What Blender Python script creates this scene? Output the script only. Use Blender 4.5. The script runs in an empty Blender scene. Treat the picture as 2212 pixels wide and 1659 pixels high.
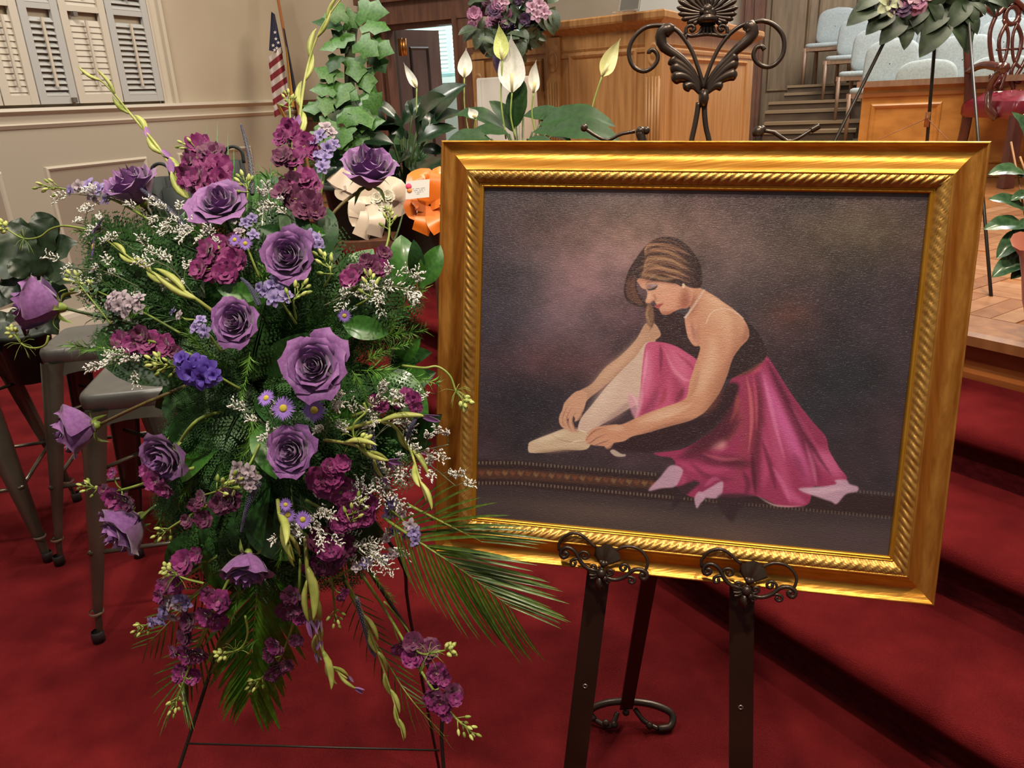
import bpy, math, random
import numpy as np
from math import sin, cos, pi, radians, sqrt
from mathutils import Vector, Matrix
rnd = random.Random(7)
S = bpy.context.scene
COL = S.collection

# ------------------------------------------------------------------ camera
F, CX, CY, EYE = 1661.0, 1106.0, 829.5, 1.4
_up = -np.array([212.0, -4450.0, -F]); _up /= np.linalg.norm(_up)
_fw = np.array([0, 0, -1.0]); _fw = _fw - (_fw @ _up) * _up; _fw /= np.linalg.norm(_fw)
_rt = np.cross(_fw, _up)
M3 = np.array([_rt, _fw, _up])                      # camera axes -> world axes
cd = bpy.data.cameras.new('camera'); cam = bpy.data.objects.new('camera', cd); COL.objects.link(cam)
cd.sensor_width = 36.0; cd.lens = F / 2212.0 * 36.0; cd.clip_start = 0.05; cd.clip_end = 80
mw = Matrix.Identity(4)
for i in range(3):
    for j in range(3): mw[i][j] = M3[i][j]
    mw[i][3] = (0, 0, EYE)[i]
cam.matrix_world = mw
S.camera = cam
cR, cU, cB = M3[:, 0], M3[:, 1], M3[:, 2]

# ------------------------------------------------------------------ view, world, lamps
S.view_settings.view_transform = 'Standard'; S.view_settings.look = 'None'
S.view_settings.gamma = 1.0; S.view_settings.exposure = 0.0
try: S.view_settings.use_curve_mapping = False
except Exception: pass
S.cycles.use_denoising = True
S.cycles.max_bounces = 6; S.cycles.diffuse_bounces = 3; S.cycles.glossy_bounces = 3; S.cycles.transmission_bounces = 4
S.cycles.caustics_reflective = False; S.cycles.caustics_refractive = False
W = bpy.data.worlds.new('room_light'); S.world = W; W.use_nodes = True
bg = W.node_tree.nodes['Background']; bg.inputs[0].default_value = (1.0, 0.93, 0.84, 1); bg.inputs[1].default_value = 0.2
def area(name, loc, target, size, power, color):
    l = bpy.data.lights.new(name, 'AREA'); l.energy = power; l.color = color; l.shape = 'RECTANGLE'; l.size = size[0]; l.size_y = size[1]
    o = bpy.data.objects.new(name, l); COL.objects.link(o); o.location = loc
    o.rotation_euler = (Vector(target) - Vector(loc)).to_track_quat('-Z', 'Y').to_euler(); return o
def spot(name, loc, target, power, color, angle, radius, blend=0.6):
    l = bpy.data.lights.new(name, 'SPOT'); l.energy = power; l.color = color; l.spot_size = radians(angle); l.shadow_soft_size = radius; l.spot_blend = blend
    o = bpy.data.objects.new(name, l); COL.objects.link(o); o.location = loc
    o.rotation_euler = (Vector(target) - Vector(loc)).to_track_quat('-Z', 'Y').to_euler(); return o
WARM = (1.0, 0.84, 0.62)
spot('nave_ceiling_lamp', (0.9, -0.3, 4.9), (0.5, 1.5, 0.6), 520, WARM, 80, 0.10)
spot('nave_ceiling_lamp_side', (-0.7, -0.5, 4.9), (-0.1, 1.5, 0.6), 400, (1.0, 0.90, 0.76), 80, 0.12)
spot('chancel_ceiling_lamp', (2.3, 2.2, 4.9), (1.3, 1.6, 0.6), 330, WARM, 85, 0.12)
area('chancel_fill', (3.0, 4.6, 5.0), (2.4, 5.8, 0.8), (3.0, 1.2), 270, (1.0, 0.87, 0.68))  # added fill to brighten the chancel background, no fixture there
area('choir_fill', (5.0, 7.0, 5.6), (4.6, 9.0, 1.2), (2.4, 1.2), 380, (0.95, 0.97, 1.0))  # added fill that lifts the choir rows and far wall
area('left_wall_fill', (-1.6, 2.6, 4.9), (-3.0, 5.6, 1.6), (1.6, 1.0), 165, (1.0, 0.94, 0.86))  # wall-washer added to brighten the left wall, not a fitting

# ------------------------------------------------------------------ pixel <-> place helpers (the 2212 x 1659 frame)
def ray(x, y): return M3 @ np.array([(x - CX) / F, -(y - CY) / F, -1.0])
def C(x, y, d): return ray(x, y) * d + np.array([0, 0, EYE])
def atz(x, y, z): r = ray(x, y); return r * ((z - EYE) / r[2]) + np.array([0, 0, EYE])
def onp(x, y, p, n): r = ray(x, y); return r * (np.dot(np.array(p) - [0, 0, EYE], n) / np.dot(r, n)) + np.array([0, 0, EYE])
def atD(x, y, D): r = ray(x, y); return r * (D / math.hypot(r[0], r[1])) + np.array([0, 0, EYE])
def nrm(a): a = np.array(a, float); return a / (np.linalg.norm(a) + 1e-12)

# ------------------------------------------------------------------ materials
def lin(c):
    return tuple(((v / 255.0) / 12.92 if v / 255.0 <= 0.04045 else ((v / 255.0 + 0.055) / 1.055) ** 2.4) for v in c) + (1.0,)
MATS = {}
def mat(name, c1, c2=None, scale=8.0, rough=0.6, metal=0.0, bump=0.0, bscale=60.0, stretch=(1, 1, 1), detail=4.0, ramp=(0.35, 0.65), sheen=0.0, emit=None, trans=0.0, coat=0.0, spec=0.5, c3=None, coords='Object', alpha=1.0):
    if name in MATS: return MATS[name]
    m = bpy.data.materials.new(name); m.use_nodes = True; nt = m.node_tree; N = nt.nodes; L = nt.links
    b = N['Principled BSDF']; b.inputs['Base Color'].default_value = lin(c1)
    b.inputs['Roughness'].default_value = rough; b.inputs['Metallic'].default_value = metal
    b.inputs['Specular IOR Level'].default_value = spec
    if sheen: b.inputs['Sheen Weight'].default_value = sheen
    if coat: b.inputs['Coat Weight'].default_value = coat; b.inputs['Coat Roughness'].default_value = 0.15
    if trans: b.inputs['Transmission Weight'].default_value = trans
    if emit: b.inputs['Emission Color'].default_value = lin(emit[0]); b.inputs['Emission Strength'].default_value = emit[1]
    if alpha < 1: b.inputs['Alpha'].default_value = alpha
    tc = N.new('ShaderNodeTexCoord'); mp = N.new('ShaderNodeMapping'); mp.inputs['Scale'].default_value = stretch
    L.new(tc.outputs[coords], mp.inputs[0])
    if c2:
        n = N.new('ShaderNodeTexNoise'); n.inputs['Scale'].default_value = scale; n.inputs['Detail'].default_value = detail
        r = N.new('ShaderNodeValToRGB'); r.color_ramp.elements[0].position = ramp[0]; r.color_ramp.elements[1].position = ramp[1]
        r.color_ramp.elements[0].color = lin(c1); r.color_ramp.elements[1].color = lin(c2)
        if c3: e = r.color_ramp.elements.new((ramp[0] + ramp[1]) / 2); e.color = lin(c3)
        L.new(mp.outputs[0], n.inputs[0]); L.new(n.outputs[0], r.inputs[0]); L.new(r.outputs[0], b.inputs['Base Color'])
    if bump:
        n2 = N.new('ShaderNodeTexNoise'); n2.inputs['Scale'].default_value = bscale; n2.inputs['Detail'].default_value = 3
        bp = N.new('ShaderNodeBump'); bp.inputs['Strength'].default_value = bump; bp.inputs['Distance'].default_value = 0.01
        L.new(mp.outputs[0], n2.inputs[0]); L.new(n2.outputs[0], bp.inputs['Height']); L.new(bp.outputs[0], b.inputs['Normal'])
    MATS[name] = m; return m

# ------------------------------------------------------------------ mesh helpers
class G:
    def __init__(s): s.v = []; s.f = []
    def add(s, V, Fc):
        o = len(s.v); s.v += [tuple(float(a) for a in p) for p in V]; s.f += [tuple(i + o for i in q) for q in Fc]; return s
    def grid(s, P, closed_u=False, closed_v=False):   # P[i][j]
        P = np.asarray(P, float); a, b = P.shape[:2]; fs = []
        for i in range(a if closed_u else a - 1):
            for j in range(b if closed_v else b - 1):
                i2 = (i + 1) % a; j2 = (j + 1) % b
                fs.append((i * b + j, i * b + j2, i2 * b + j2, i2 * b + j))
        return s.add(P.reshape(-1, 3), fs)
    def box(s, c, size, ax=None):
        c = np.array(c, float); h = np.array(size, float) / 2
        ax = np.eye(3) if ax is None else np.array(ax, float)
        V = [c + sx * h[0] * ax[0] + sy * h[1] * ax[1] + sz * h[2] * ax[2] for sx in (-1, 1) for sy in (-1, 1) for sz in (-1, 1)]
        return s.add(V, [(0, 1, 3, 2), (4, 6, 7, 5), (0, 4, 5, 1), (2, 3, 7, 6), (0, 2, 6, 4), (1, 5, 7, 3)])
    def quadbox(s, p, u, v, n):      # corner p, edges u, v, n
        p, u, v, n = (np.array(a, float) for a in (p, u, v, n))
        V = [p, p + n, p + v, p + v + n, p + u, p + u + n, p + u + v, p + u + v + n]
        return s.add(V, [(0, 1, 3, 2), (4, 6, 7, 5), (0, 4, 5, 1), (2, 3, 7, 6), (0, 2, 6, 4), (1, 5, 7, 3)])
    def tube(s, P, r, n=8, caps=True, flat=1.0):
        P = [np.array(p, float) for p in P]; m = len(P)
        R = r if hasattr(r, '__len__') else [r] * m
        T = [nrm(P[min(i + 1, m - 1)] - P[max(i - 1, 0)]) for i in range(m)]
        a = np.array([0, 0, 1.0]) if abs(T[0][2]) < 0.9 else np.array([1.0, 0, 0])
        U = nrm(np.cross(T[0], a)); rings = []
        for i in range(m):
            U = nrm(U - (U @ T[i]) * T[i]); V2 = np.cross(T[i], U)
            rings.append([P[i] + R[i] * (cos(2 * pi * k / n) * U + flat * sin(2 * pi * k / n) * V2) for k in range(n)])
        o = len(s.v); s.grid(rings, closed_v=True)
        if caps: s.f.append(tuple(o + k for k in range(n))[::-1]); s.f.append(tuple(o + (m - 1) * n + k for k in range(n)))
        return s
    def lathe(s, prof, c=(0, 0, 0), n=20, ax=None):
        c = np.array(c, float); ax = np.eye(3) if ax is None else np.array(ax, float)
        return s.grid([[c + r * cos(2 * pi * k / n) * ax[0] + r * sin(2 * pi * k / n) * ax[1] + z * ax[2] for k in range(n)] for r, z in prof], closed_v=True)
    def blob(s, c, r, n=6, m=4, ax=None, sc=(1, 1, 1)):
        ax = np.eye(3) if ax is None else np.array(ax, float)
        ax = np.array([ax[0] * sc[0], ax[1] * sc[1], ax[2] * sc[2]])
        return s.lathe([(r * max(sin(pi * i / m), 0.02), -r * cos(pi * i / m)) for i in range(m + 1)], c, n, ax)
def mesh(name, g, m, smooth=True):
    me = bpy.data.meshes.new(name); me.from_pydata(g.v, [], g.f); me.validate(); me.materials.append(m)
    if smooth: me.polygons.foreach_set('use_smooth', [True] * len(me.polygons))
    return me
def wloc(o):
    p = np.zeros(3); M = Matrix.Identity(4); q = o; ch = []
    while q is not None: ch.append(q.matrix_basis.copy()); q = q.parent
    for k in reversed(ch): M = M @ k
    return M
def obj(name, g, m, parent=None, smooth=True, label=None, cat=None, group=None, kind=None, local=False, loc=None):
    """link one mesh object; g holds world-space points (local=True: points in the parent's space)"""
    if parent is None and loc is None:
        a = np.array(g.v); loc = (float((a[:, 0].min() + a[:, 0].max()) / 2), float((a[:, 1].min() + a[:, 1].max()) / 2), float(a[:, 2].min()))
    if parent is not None and not local:
        Mi = np.array(wloc(parent).inverted()); a = np.array(g.v); a = a @ Mi[:3, :3].T + Mi[:3, 3]; g.v = [tuple(p) for p in a]
    if parent is None: a = np.array(g.v) - np.array(loc); g.v = [tuple(p) for p in a]
    o = bpy.data.objects.new(name, mesh(name, g, m, smooth)); COL.objects.link(o)
    if parent is not None: o.parent = parent
    else: o.location = loc
    tag(o, label, cat, group, kind); return o
def inst(name, me, parent, M=None):
    o = bpy.data.objects.new(name, me); COL.objects.link(o); o.parent = parent
    if M is not None: o.matrix_basis = M
    return o
def tag(o, label=None, cat=None, group=None, kind=None):
    if label: o['label'] = label
    if cat: o['category'] = cat
    if group: o['group'] = group
    if kind: o['kind'] = kind
    return o
def empty(name, loc, label=None, cat=None, group=None, M=None):
    o = bpy.data.objects.new(name, None); COL.objects.link(o); o.empty_display_size = 0.05
    if M is not None: o.matrix_basis = M
    else: o.location = [float(a) for a in loc]
    return tag(o, label, cat, group)
def MX(loc, X, Y, Z, s=1.0):
    m = Matrix.Identity(4)
    for i in range(3):
        m[i][0] = float(X[i]) * s; m[i][1] = float(Y[i]) * s; m[i][2] = float(Z[i]) * s; m[i][3] = float(loc[i])
    return m
def frameZ(Z, hint=(0, 0, 1)):
    Z = nrm(Z); h = np.array(hint, float)
    if abs(Z @ nrm(h)) > 0.98: h = np.array([1.0, 0.2, 0])
    X = nrm(np.cross(h, Z)); return X, np.cross(Z, X), Z
def bez(pts, n=16):
    """smooth curve through the points (Catmull-Rom)"""
    P = [np.array(p, float) for p in pts]; P = [2 * P[0] - P[1]] + P + [2 * P[-1] - P[-2]]; out = []; k = len(P) - 3
    for i in range(n + 1):
        t = i / n * k; j = min(int(t), k - 1); u = t - j; a, b, c, d = P[j:j + 4]
        out.append(0.5 * ((2 * b) + (c - a) * u + (2 * a - 5 * b + 4 * c - d) * u * u + (-a + 3 * b - 3 * c + d) * u ** 3))
    return out
def leafgrid(P, widths, N, fold=0.25, nu=4, droop=0.0):
    """a leaf blade along the curve P, half widths per point, facing N, folded along its midrib"""
    P = [np.array(p, float) for p in P]; rows = []
    for i, p in enumerate(P):
        T = nrm(P[min(i + 1, len(P) - 1)] - P[max(i - 1, 0)]); s = nrm(np.cross(T, N)); nn = np.cross(s, T)
        rows.append([p + s * (widths[i] * u) + nn * (fold * widths[i] * abs(u)) for u in np.linspace(-1, 1, nu + 1)])
    return rows
def leafw(n, w, p0=0.0, peak=0.4):
    out = []
    for i in range(n + 1):
        t = i / n; a = t / peak if t < peak else (1 - t) / (1 - peak)
        out.append(w * max(0.03, sin(pi / 2 * min(1, a)) ** 0.8) if t < 1 else w * 0.02)
    return out
# ================================================================== the room
wall_cream = mat('cream_wall_paint', (178, 163, 140), (184, 170, 147), 2.0, 0.85, bump=0.03, bscale=180)
trim_cream = mat('cream_trim_gloss', (196, 184, 164), rough=0.42)
wains = mat('beige_wainscot_paint', (168, 156, 136), rough=0.75)
panel_in = mat('taupe_panel_field', (146, 130, 112), rough=0.8)
carpet = mat('red_cut_pile_carpet', (104, 25, 29), (136, 38, 41), 7.0, 0.97, bump=1.0, bscale=520, detail=8, ramp=(0.3, 0.7), spec=0.05)
dkwood = mat('dark_brown_stained_wood', (84, 52, 38), (104, 68, 50), 6.0, 0.45, stretch=(6, 6, 0.8), bump=0.05)
greywood = mat('aged_walnut_panelling', (100, 84, 64), (122, 102, 78), 4.0, 0.5, stretch=(5, 5, 0.6))
oak = mat('honey_oak_veneer', (150, 106, 60), (174, 128, 78), 5.0, 0.42, stretch=(10, 10, 0.7), bump=0.04, bscale=90)
oak_lt = mat('orange_oak_burl_veneer', (170, 116, 54), (192, 136, 68), 6.0, 0.35, stretch=(1.2, 1.2, 2.2), detail=8)
white_p = mat('white_door_paint', (206, 204, 192), rough=0.6)

VA = np.array([0.4226, 0.9063, 0.0]); VB = np.array([0.9063, -0.4226, 0.0]); UP = np.array([0, 0, 1.0])
WL = np.array([-2.5, 6.0, 0.0])                                # a point of the left wall
def wl(x, y, off=0.0): return onp(x, y, WL + VB * off, VB)
tcorner = None
c0 = wl(632, 200); c0[2] = 0; CORNER = c0
def door_wall(x, y, off=0.0): return onp(x, y, CORNER - VA * off, VA)
g = G(); g.quadbox((-14, -4, -0.05), (28, 0, 0), (0, 20, 0), (0, 0, 0.05)); obj('floor', g, carpet, kind='structure', smooth=False)
g = G(); st = CORNER - VA * 12; g.quadbox(st - VB * 0.15, VA * 12, VB * 0.15, UP * 5.2); obj('wall_left', g, wall_cream, kind='structure', smooth=False)

# the rail above the wainscot and the wainscot face with its box mouldings
zr = [wl(300, 226)[2], wl(300, 236)[2], wl(300, 254)[2], wl(300, 264)[2]]
def along(lo, hi, prof, g):      # profile (offset from wall, z) swept along the left wall
    rows = [[CORNER + VA * t + VB * a + UP * z for a, z in prof] for t in (lo, hi)]; g.grid(rows)
g = G(); along(-12, 0, [(0, zr[0] + .005), (.055, zr[0]), (.06, zr[0] - .018), (.035, zr[1]), (.022, zr[1] - .01), (.022, zr[2]), (.034, zr[2] - .01), (.02, zr[3]), (0, zr[3] - .01)], g)
obj('trim_1', g, trim_cream, kind='structure', smooth=False)
g = G(); g.quadbox(CORNER - VA * 12 + UP * 0, VA * 12, VB * 0.012, UP * (zr[3] - .004)); obj('trim_2', g, wains, kind='structure', smooth=False)
g = G(); along(-12, 0, [(.012, .19), (.03, .175), (.034, .15), (.034, 0), (.012, 0)], g); obj('baseboard_left', g, trim_cream, kind='structure', smooth=False)
def box_mould(g, p, U, V, lu, lv, w=.035, h=.018, N=VB):
    pr = [(0, 0), (0.15, .7), (.4, 1), (.7, .6), (1, 0)]
    c = [(0, 0, 1, 1), (lu, 0, -1, 1), (lu, lv, -1, -1), (0, lv, 1, -1), (0, 0, 1, 1)]
    g.grid([[p + U * (a + su * w * q) + V * (b + sv * w * q) + N * (h * hh) for q, hh in pr] for a, b, su, sv in c])
a = wl(94, 362, .012); b = wl(315, 337, .012); ztop = (a[2] + b[2]) / 2; lu = float((b - a) @ VA)
for k, dx in enumerate((0.0, -(lu + .28), lu + .28, 2 * (lu + .28))):
    p = a + VA * dx; p[2] = 0.28
    if (p - CORNER) @ VA + lu > -0.05: continue
    g = G(); box_mould(g, p, VA, UP, lu, ztop - .28); o = obj('trim_%d' % (3 + k), g, trim_cream, kind='structure', smooth=False)
    g = G(); g.quadbox(p + VA * .03 + UP * .03, VA * (lu - .06), UP * (ztop - .34), VB * .002); obj('panel', g, panel_in, o, smooth=False)

# window_1: casing and four hinged louvred shutter panels
shut = mat('ivory_shutter_paint', (196, 186, 168), rough=0.5)
shut_sh = mat('shaded_grey_shutter_paint', (176, 174, 168), rough=0.5)  # same shutter paint, greyed to carry the shade of open-tilted louvres
win = empty('window_1', wl(345, 222)); tag(win, kind='structure')
zs = zr[0]
er = wl(349, 222); er[2] = zs; eo = wl(378, 222); eo[2] = zs
cas = float((eo - er) @ VA)
g = G()
g.quadbox(er + VA * .0, VA * cas, UP * 2.9, VB * .02); g.quadbox(er + VA * (cas - .03), VA * .03, UP * 2.9, VB * .045); g.quadbox(er, VA * .018, UP * 2.9, VB * .035)
obj('casing', g, trim_cream, win, smooth=False)
xs = [348, 260, 163, 78, -2, -90]
pts = [wl(x, 222) for x in xs]; pts = [(p - er) @ VA for p in pts]
zm0 = wl(300, 38)[2]; zm1 = wl(300, 26)[2]
for i in range(5):
    hi_, lo_ = pts[i] - .004, pts[i + 1] + .004
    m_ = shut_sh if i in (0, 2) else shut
    g = G(); sw = .052
    base = er + VB * .012
    for t in (lo_, hi_ - sw): g.quadbox(base + VA * t + UP * .02, VA * sw, UP * 2.8, VB * .028)
    for z0, z1 in ((.02, .075), (zm0 - zs, zm1 - zs), (2.75, 2.82)): g.quadbox(base + VA * lo_ + UP * z0, VA * (hi_ - lo_), UP * (z1 - z0), VB * .026)
    pn = obj('shutter_panel', g, m_, win, smooth=False)
    g = G(); z = .09; tilt = (.020, -.026) if i in (0, 2) else (.008, -.036)
    while z < 2.74:
        if not (zm0 - zs - .02 < z < zm1 - zs + .012):
            p = base + VA * (lo_ + sw) + UP * z + VB * .004
            g.quadbox(p, VA * (hi_ - lo_ - 2 * sw), VB * tilt[0] + UP * tilt[1], VB * .004 + UP * .003)
        z += .036
    o = obj('louver', g, m_, pn, smooth=False, kind='stuff')
    g = G()
    for za, zb in ((.12, zm0 - zs - .05), (zm1 - zs + .06, 2.6)): g.quadbox(base + VA * ((lo_ + hi_) / 2 - .008) + VB * .03 + UP * za, VA * .016, UP * (zb - za), VB * .012)
    obj('tilt_rod', g, trim_cream, pn, smooth=False)
g = G()
for y in (30, 216): p = wl(160, y, .045); g.box(p, (.03, .03, .03), (VA, VB, UP))
obj('hinge', g, mat('aged_steel', (120, 112, 102), rough=.4, metal=.6), win, smooth=False)

# the door wall with the dark door to a bright vestibule
oL, oR = door_wall(822, 60), door_wall(984, 60); ztopd = door_wall(900, 49)[2]
tl, tr = float((oL - CORNER) @ VB), float((oR - CORNER) @ VB)
END = float((door_wall(1100, 60) - CORNER) @ VB)
g = G()
g.quadbox(CORNER - VB * .15, VB * (tl + .15), VA * .14, UP * 5.2); g.quadbox(CORNER + VB * tr, VB * (END - tr), VA * .14, UP * 5.2)
g.quadbox(CORNER + VB * tl + UP * ztopd, VB * (tr - tl), VA * .14, UP * (5.2 - ztopd))
wb = obj('wall_back', g, wall_cream, kind='structure', smooth=False)
zw = door_wall(720, 213)[2]
cL = float((door_wall(790, 60) - CORNER) @ VB); cR_ = float((door_wall(1030, 60) - CORNER) @ VB)
g = G(); g.quadbox(CORNER - VA * .02, VB * cL, VA * .02, UP * (zw - .03)); g.quadbox(CORNER - VA * .06 + UP * (zw - .05), VB * cL, VA * .06, UP * .05)
g.quadbox(CORNER - VA * .035 + UP * (zw - .17), VB * cL, VA * .03, UP * .03)
obj('trim_7', g, dkwood, kind='structure', smooth=False)
door = empty('door_1', CORNER + VB * (tl + tr) / 2); tag(door, kind='structure')
g = G()
for a_, b_ in ((cL, tl), (tr, cR_ + .05)):
    g.quadbox(CORNER + VB * a_ - VA * .04, VB * (b_ - a_), VA * .04, UP * (ztopd + .02)); g.quadbox(CORNER + VB * (b_ - .035 if b_ == tl else a_) - VA * .06, VB * .035, VA * .06, UP * ztopd)
    g.quadbox(CORNER + VB * (a_ + .01) - VA * .055, VB * .03, VA * .055, UP * (ztopd + .02))
g.quadbox(CORNER + VB * cL - VA * .05 + UP * ztopd, VB * (cR_ + .05 - cL), VA * .05, UP * .16)
g.quadbox(CORNER + VB * (cL - .03) - VA * .10 + UP * (ztopd + .16), VB * (cR_ + .12 - cL), VA * .10, UP * .05)
g.quadbox(CORNER + VB * cL - VA * .05 + UP * (ztopd + .21), VB * (cR_ + .05 - cL), VA * .05, UP * .5)
g.quadbox(CORNER + VB * tl, VB * .03, VA * .14, UP * ztopd); g.quadbox(CORNER + VB * (tr - .03), VB * .03, VA * .14, UP * ztopd); g.quadbox(CORNER + VB * tl + UP * (ztopd - .03), VB * (tr - tl), VA * .14, UP * .03)
obj('door_frame', g, dkwood, door, smooth=False)
# leaf, swung away from us on its left hinges
hp = CORNER + VB * (tl + .05) + VA * .15
far = onp(948, 75, CORNER + VA * .55, VA); dl = far - hp; dl[2] = 0; lw = np.linalg.norm(dl); dU = dl / lw; dN = np.array([-dU[1], dU[0], 0])
if dN[1] > 0: dN = -dN
leafm = mat('umber_door_stain', (78, 62, 58), (90, 72, 66), 3, 0.3, stretch=(6, 6, .7))
zt2 = onp(930, 66, CORNER + VA * .5, VA)[2]
g = G(); g.quadbox(hp, dU * lw, UP * zt2, -dN * .04)
lf = obj('door_leaf', g, leafm, door, smooth=False)
g = G(); box_mould(g, hp + dU * .12 + UP * .9, dU, UP, lw - .24, zt2 - 1.03, .03, .012, dN); obj('panel_moulding', g, mat('black_umber', (44, 32, 30), rough=.35), lf, smooth=False)
g = G(); p = door_wall(856, 101, .0); g.box(p + VA * .1, (.075, .02, .13), (VB, VA, UP)); g.tube([p + VA * .085 - UP * .07, p + VA * .085 + UP * .07], .011)
obj('brass_hinge', g, mat('brushed_brass', (176, 120, 62), rough=.35, metal=.8), door)
# vestibule beyond: pale wall with a day-lit louvred shutter window
vp0 = CORNER + VA * 2.2
def vw(x, y, o=0): return onp(x, y, vp0 - VA * o, VA)
g = G(); q = vw(780, 200); q[2] = 0; g.quadbox(q, VB * 2.2, VA * .1, UP * 3.6); obj('wall_far', g, mat('cool_white_wall', (176, 200, 196), rough=.8), kind='structure', smooth=False)
w2 = empty('window_2', vw(960, 100)); tag(w2, kind='structure')
zb, zt = vw(970, 158)[2], vw(970, 20)[2]; xl = vw(880, 100)
g = G(); g.quadbox(np.array([xl[0], xl[1], zb]) - VA * .01, VB * 1.0, UP * (zt - zb), VA * .005); obj('pane', g, mat('daylit_glass', (220, 240, 240), emit=((205, 240, 242), 1.3)), w2, smooth=False)
g = G(); z = zb
while z < zt: g.quadbox(np.array([xl[0], xl[1], z]) - VA * .06, VB * 1.0, -VA * .012 + UP * .018, VA * .004); z += .042
obj('louver', g, mat('glowing_white_shutter', (214, 232, 230), rough=.5, emit=((190, 225, 225), .45)), w2, smooth=False, kind='stuff')  # slats and stiles emit a little, backlight put into their material
g = G()
for x in (880, 972, 1012): p = vw(x, 100); g.quadbox(np.array([p[0], p[1], zb]) - VA * .075, VB * .06, UP * (zt - zb), VA * .02)
g.quadbox(np.array([xl[0], xl[1], zb - .1]) - VA * .1, VB * 1.0, UP * .06, VA * .08)
obj('shutter_stile', g, MATS['glowing_white_shutter'], w2, smooth=False)
area('vestibule_daylight', tuple(CORNER + VA * 1.3 + VB * 1.2 + UP * 2.9), tuple(CORNER + VA * 1.5 + VB * 1.2), (1.2, 1.0), 34, (.78, .95, 1.0))

# ------------------------------------------------------------------ chancel: carpeted steps, parquet platform
th = radians(-57); SD = np.array([cos(th), sin(th), 0]); SN = np.array([.8387, .5446, 0])
RISE = .16
SS = [1.435, 1.80, 2.152, 2.53]
def step_poly(s, off=0.0):          # front edge of a step: along the left wall side, then turning toward the right front
    K = s - 2.53
    pL0 = np.array([-1.42, 5.89, 0]) + VA * K * 1.0; pL0 = pL0 - VB * 2.5
    # meet of the two lines
    A = np.array([[SN[0], SN[1]], [VA[0], VA[1]]]); bb = np.array([s - off, (np.array([-1.42, 5.89, 0]) @ VA) + K - off])
    m = np.linalg.solve(A, bb); mid = np.array([m[0], m[1], 0])
    return [mid - VB * 4.0, mid, mid + SD * 9.0]
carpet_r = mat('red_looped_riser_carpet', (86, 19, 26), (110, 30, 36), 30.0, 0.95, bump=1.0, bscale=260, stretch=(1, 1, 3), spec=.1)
for k in range(3):
    z0, z1 = RISE * k, RISE * (k + 1)
    nose = step_poly(SS[k], .045); ris = step_poly(SS[k]); back = step_poly(SS[k + 1], -.10)
    def offn(poly, d): return [poly[0] + VA * d, poly[1] + nrm(SN + VA) * d * 1.02, poly[2] + SN * d]
    g = G(); rr = .028
    prof = [(.045, -.062), (.028, -.061), (.012, -.054), (.003, -.044), (0, -.032), (.002, -.020), (.009, -.009), (.020, -.002), (.034, 0), (.06, 0)]
    rows = [[q + UP * (z1 + dz) for q in offn(nose, d)] for d, dz in prof] + [[q + UP * z1 for q in back]]
    # subdivide along for the long runs
    g.grid(rows)
    st_ = obj('step', g, carpet, kind='structure', smooth=True)
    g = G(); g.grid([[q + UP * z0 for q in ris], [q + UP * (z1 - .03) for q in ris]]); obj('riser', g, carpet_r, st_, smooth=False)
# wooden top riser, nosing board, parquet
e = step_poly(SS[3]); n_ = step_poly(SS[3], .05); PZ = RISE * 4
pf = mat('platform_oak_riser', (120, 66, 30), (146, 84, 42), 5, .3, stretch=(1, 1, 6), coat=.3)
g = G(); g.grid([[q + UP * .48 for q in step_poly(SS[3], .03)], [q + UP * .50 for q in step_poly(SS[3], .03)], [q + UP * .515 for q in e], [q + UP * .60 for q in e]])
pl = obj('platform', g, pf, kind='structure', smooth=False)
g = G(); ib = [q + UP * PZ for q in step_poly(SS[3], -.14)]
g.grid([[q + UP * (PZ - .045) for q in e], [q + UP * (PZ - .045) for q in n_], [q + UP * (PZ - .012) for q in step_poly(SS[3], .056)], [q + UP * PZ for q in step_poly(SS[3], .045)], ib])
obj('nosing_board', g, mat('nosing_oak', (140, 92, 54), (158, 108, 66), 6, .34, stretch=(4, 4, 1), coat=.15), pl, smooth=False)
fill = G(); mid = ib[1]; fill.add([ib[0] - UP * .004, mid - UP * .004, ib[2] - UP * .004, ib[2] + SN * 14 - UP * .004, mid + VA * 12 - UP * .004, ib[0] + VA * 12 - UP * .004], [(0, 1, 4, 5), (1, 2, 3, 4)])
obj('subfloor', fill, mat('parquet_far', (160, 104, 60), (184, 128, 84), 9, .16, coat=.5), pl, smooth=False)
# parquet tiles: finger blocks laid in alternating squares on the visible right part
pm = [mat('parquet_%d' % i, c, tuple(min(255, v + 14) for v in c), 14, .24, coat=.25, stretch=(1, 1, 1)) for i, c in enumerate(((160, 112, 76), (144, 96, 64), (172, 126, 90)))]
tile = [mesh('parquet_tile', G().box((0, 0, 0), (.30, .074, .006)), m_, False) for m_ in pm]
tile2 = [mesh('parquet_tile', G().box((0, 0, 0), (.074, .30, .006)), m_, False) for m_ in pm]
cnt = 0
for i in range(2, 16):
    for j in range(-14, 12):
        for q in range(4):
            alt = (i + j) % 2; o_ = (q - 1.5) * .0765
            p = SN * (SS[3] + .14 + .155 + .307 * (i - 2)) + SD * (1.2 - .307 * j)
            p = p + (SN * o_ if alt else SD * o_)
            if cnt >= 290: continue
            r = M3.T @ (p + UP * PZ - [0, 0, EYE])
            if r[2] > -.5: continue
            x, y = CX + F * r[0] / -r[2], CY - F * r[1] / -r[2]
            if not (2060 < x < 2260 and 380 < y < 760): continue
            cnt += 1
            me = (tile if alt else tile2)[rnd.randrange(3)]
            inst('parquet_tile', me, pl, wloc(pl).inverted() @ MX(p + UP * (PZ - .003), SD, SN, UP))
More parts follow.
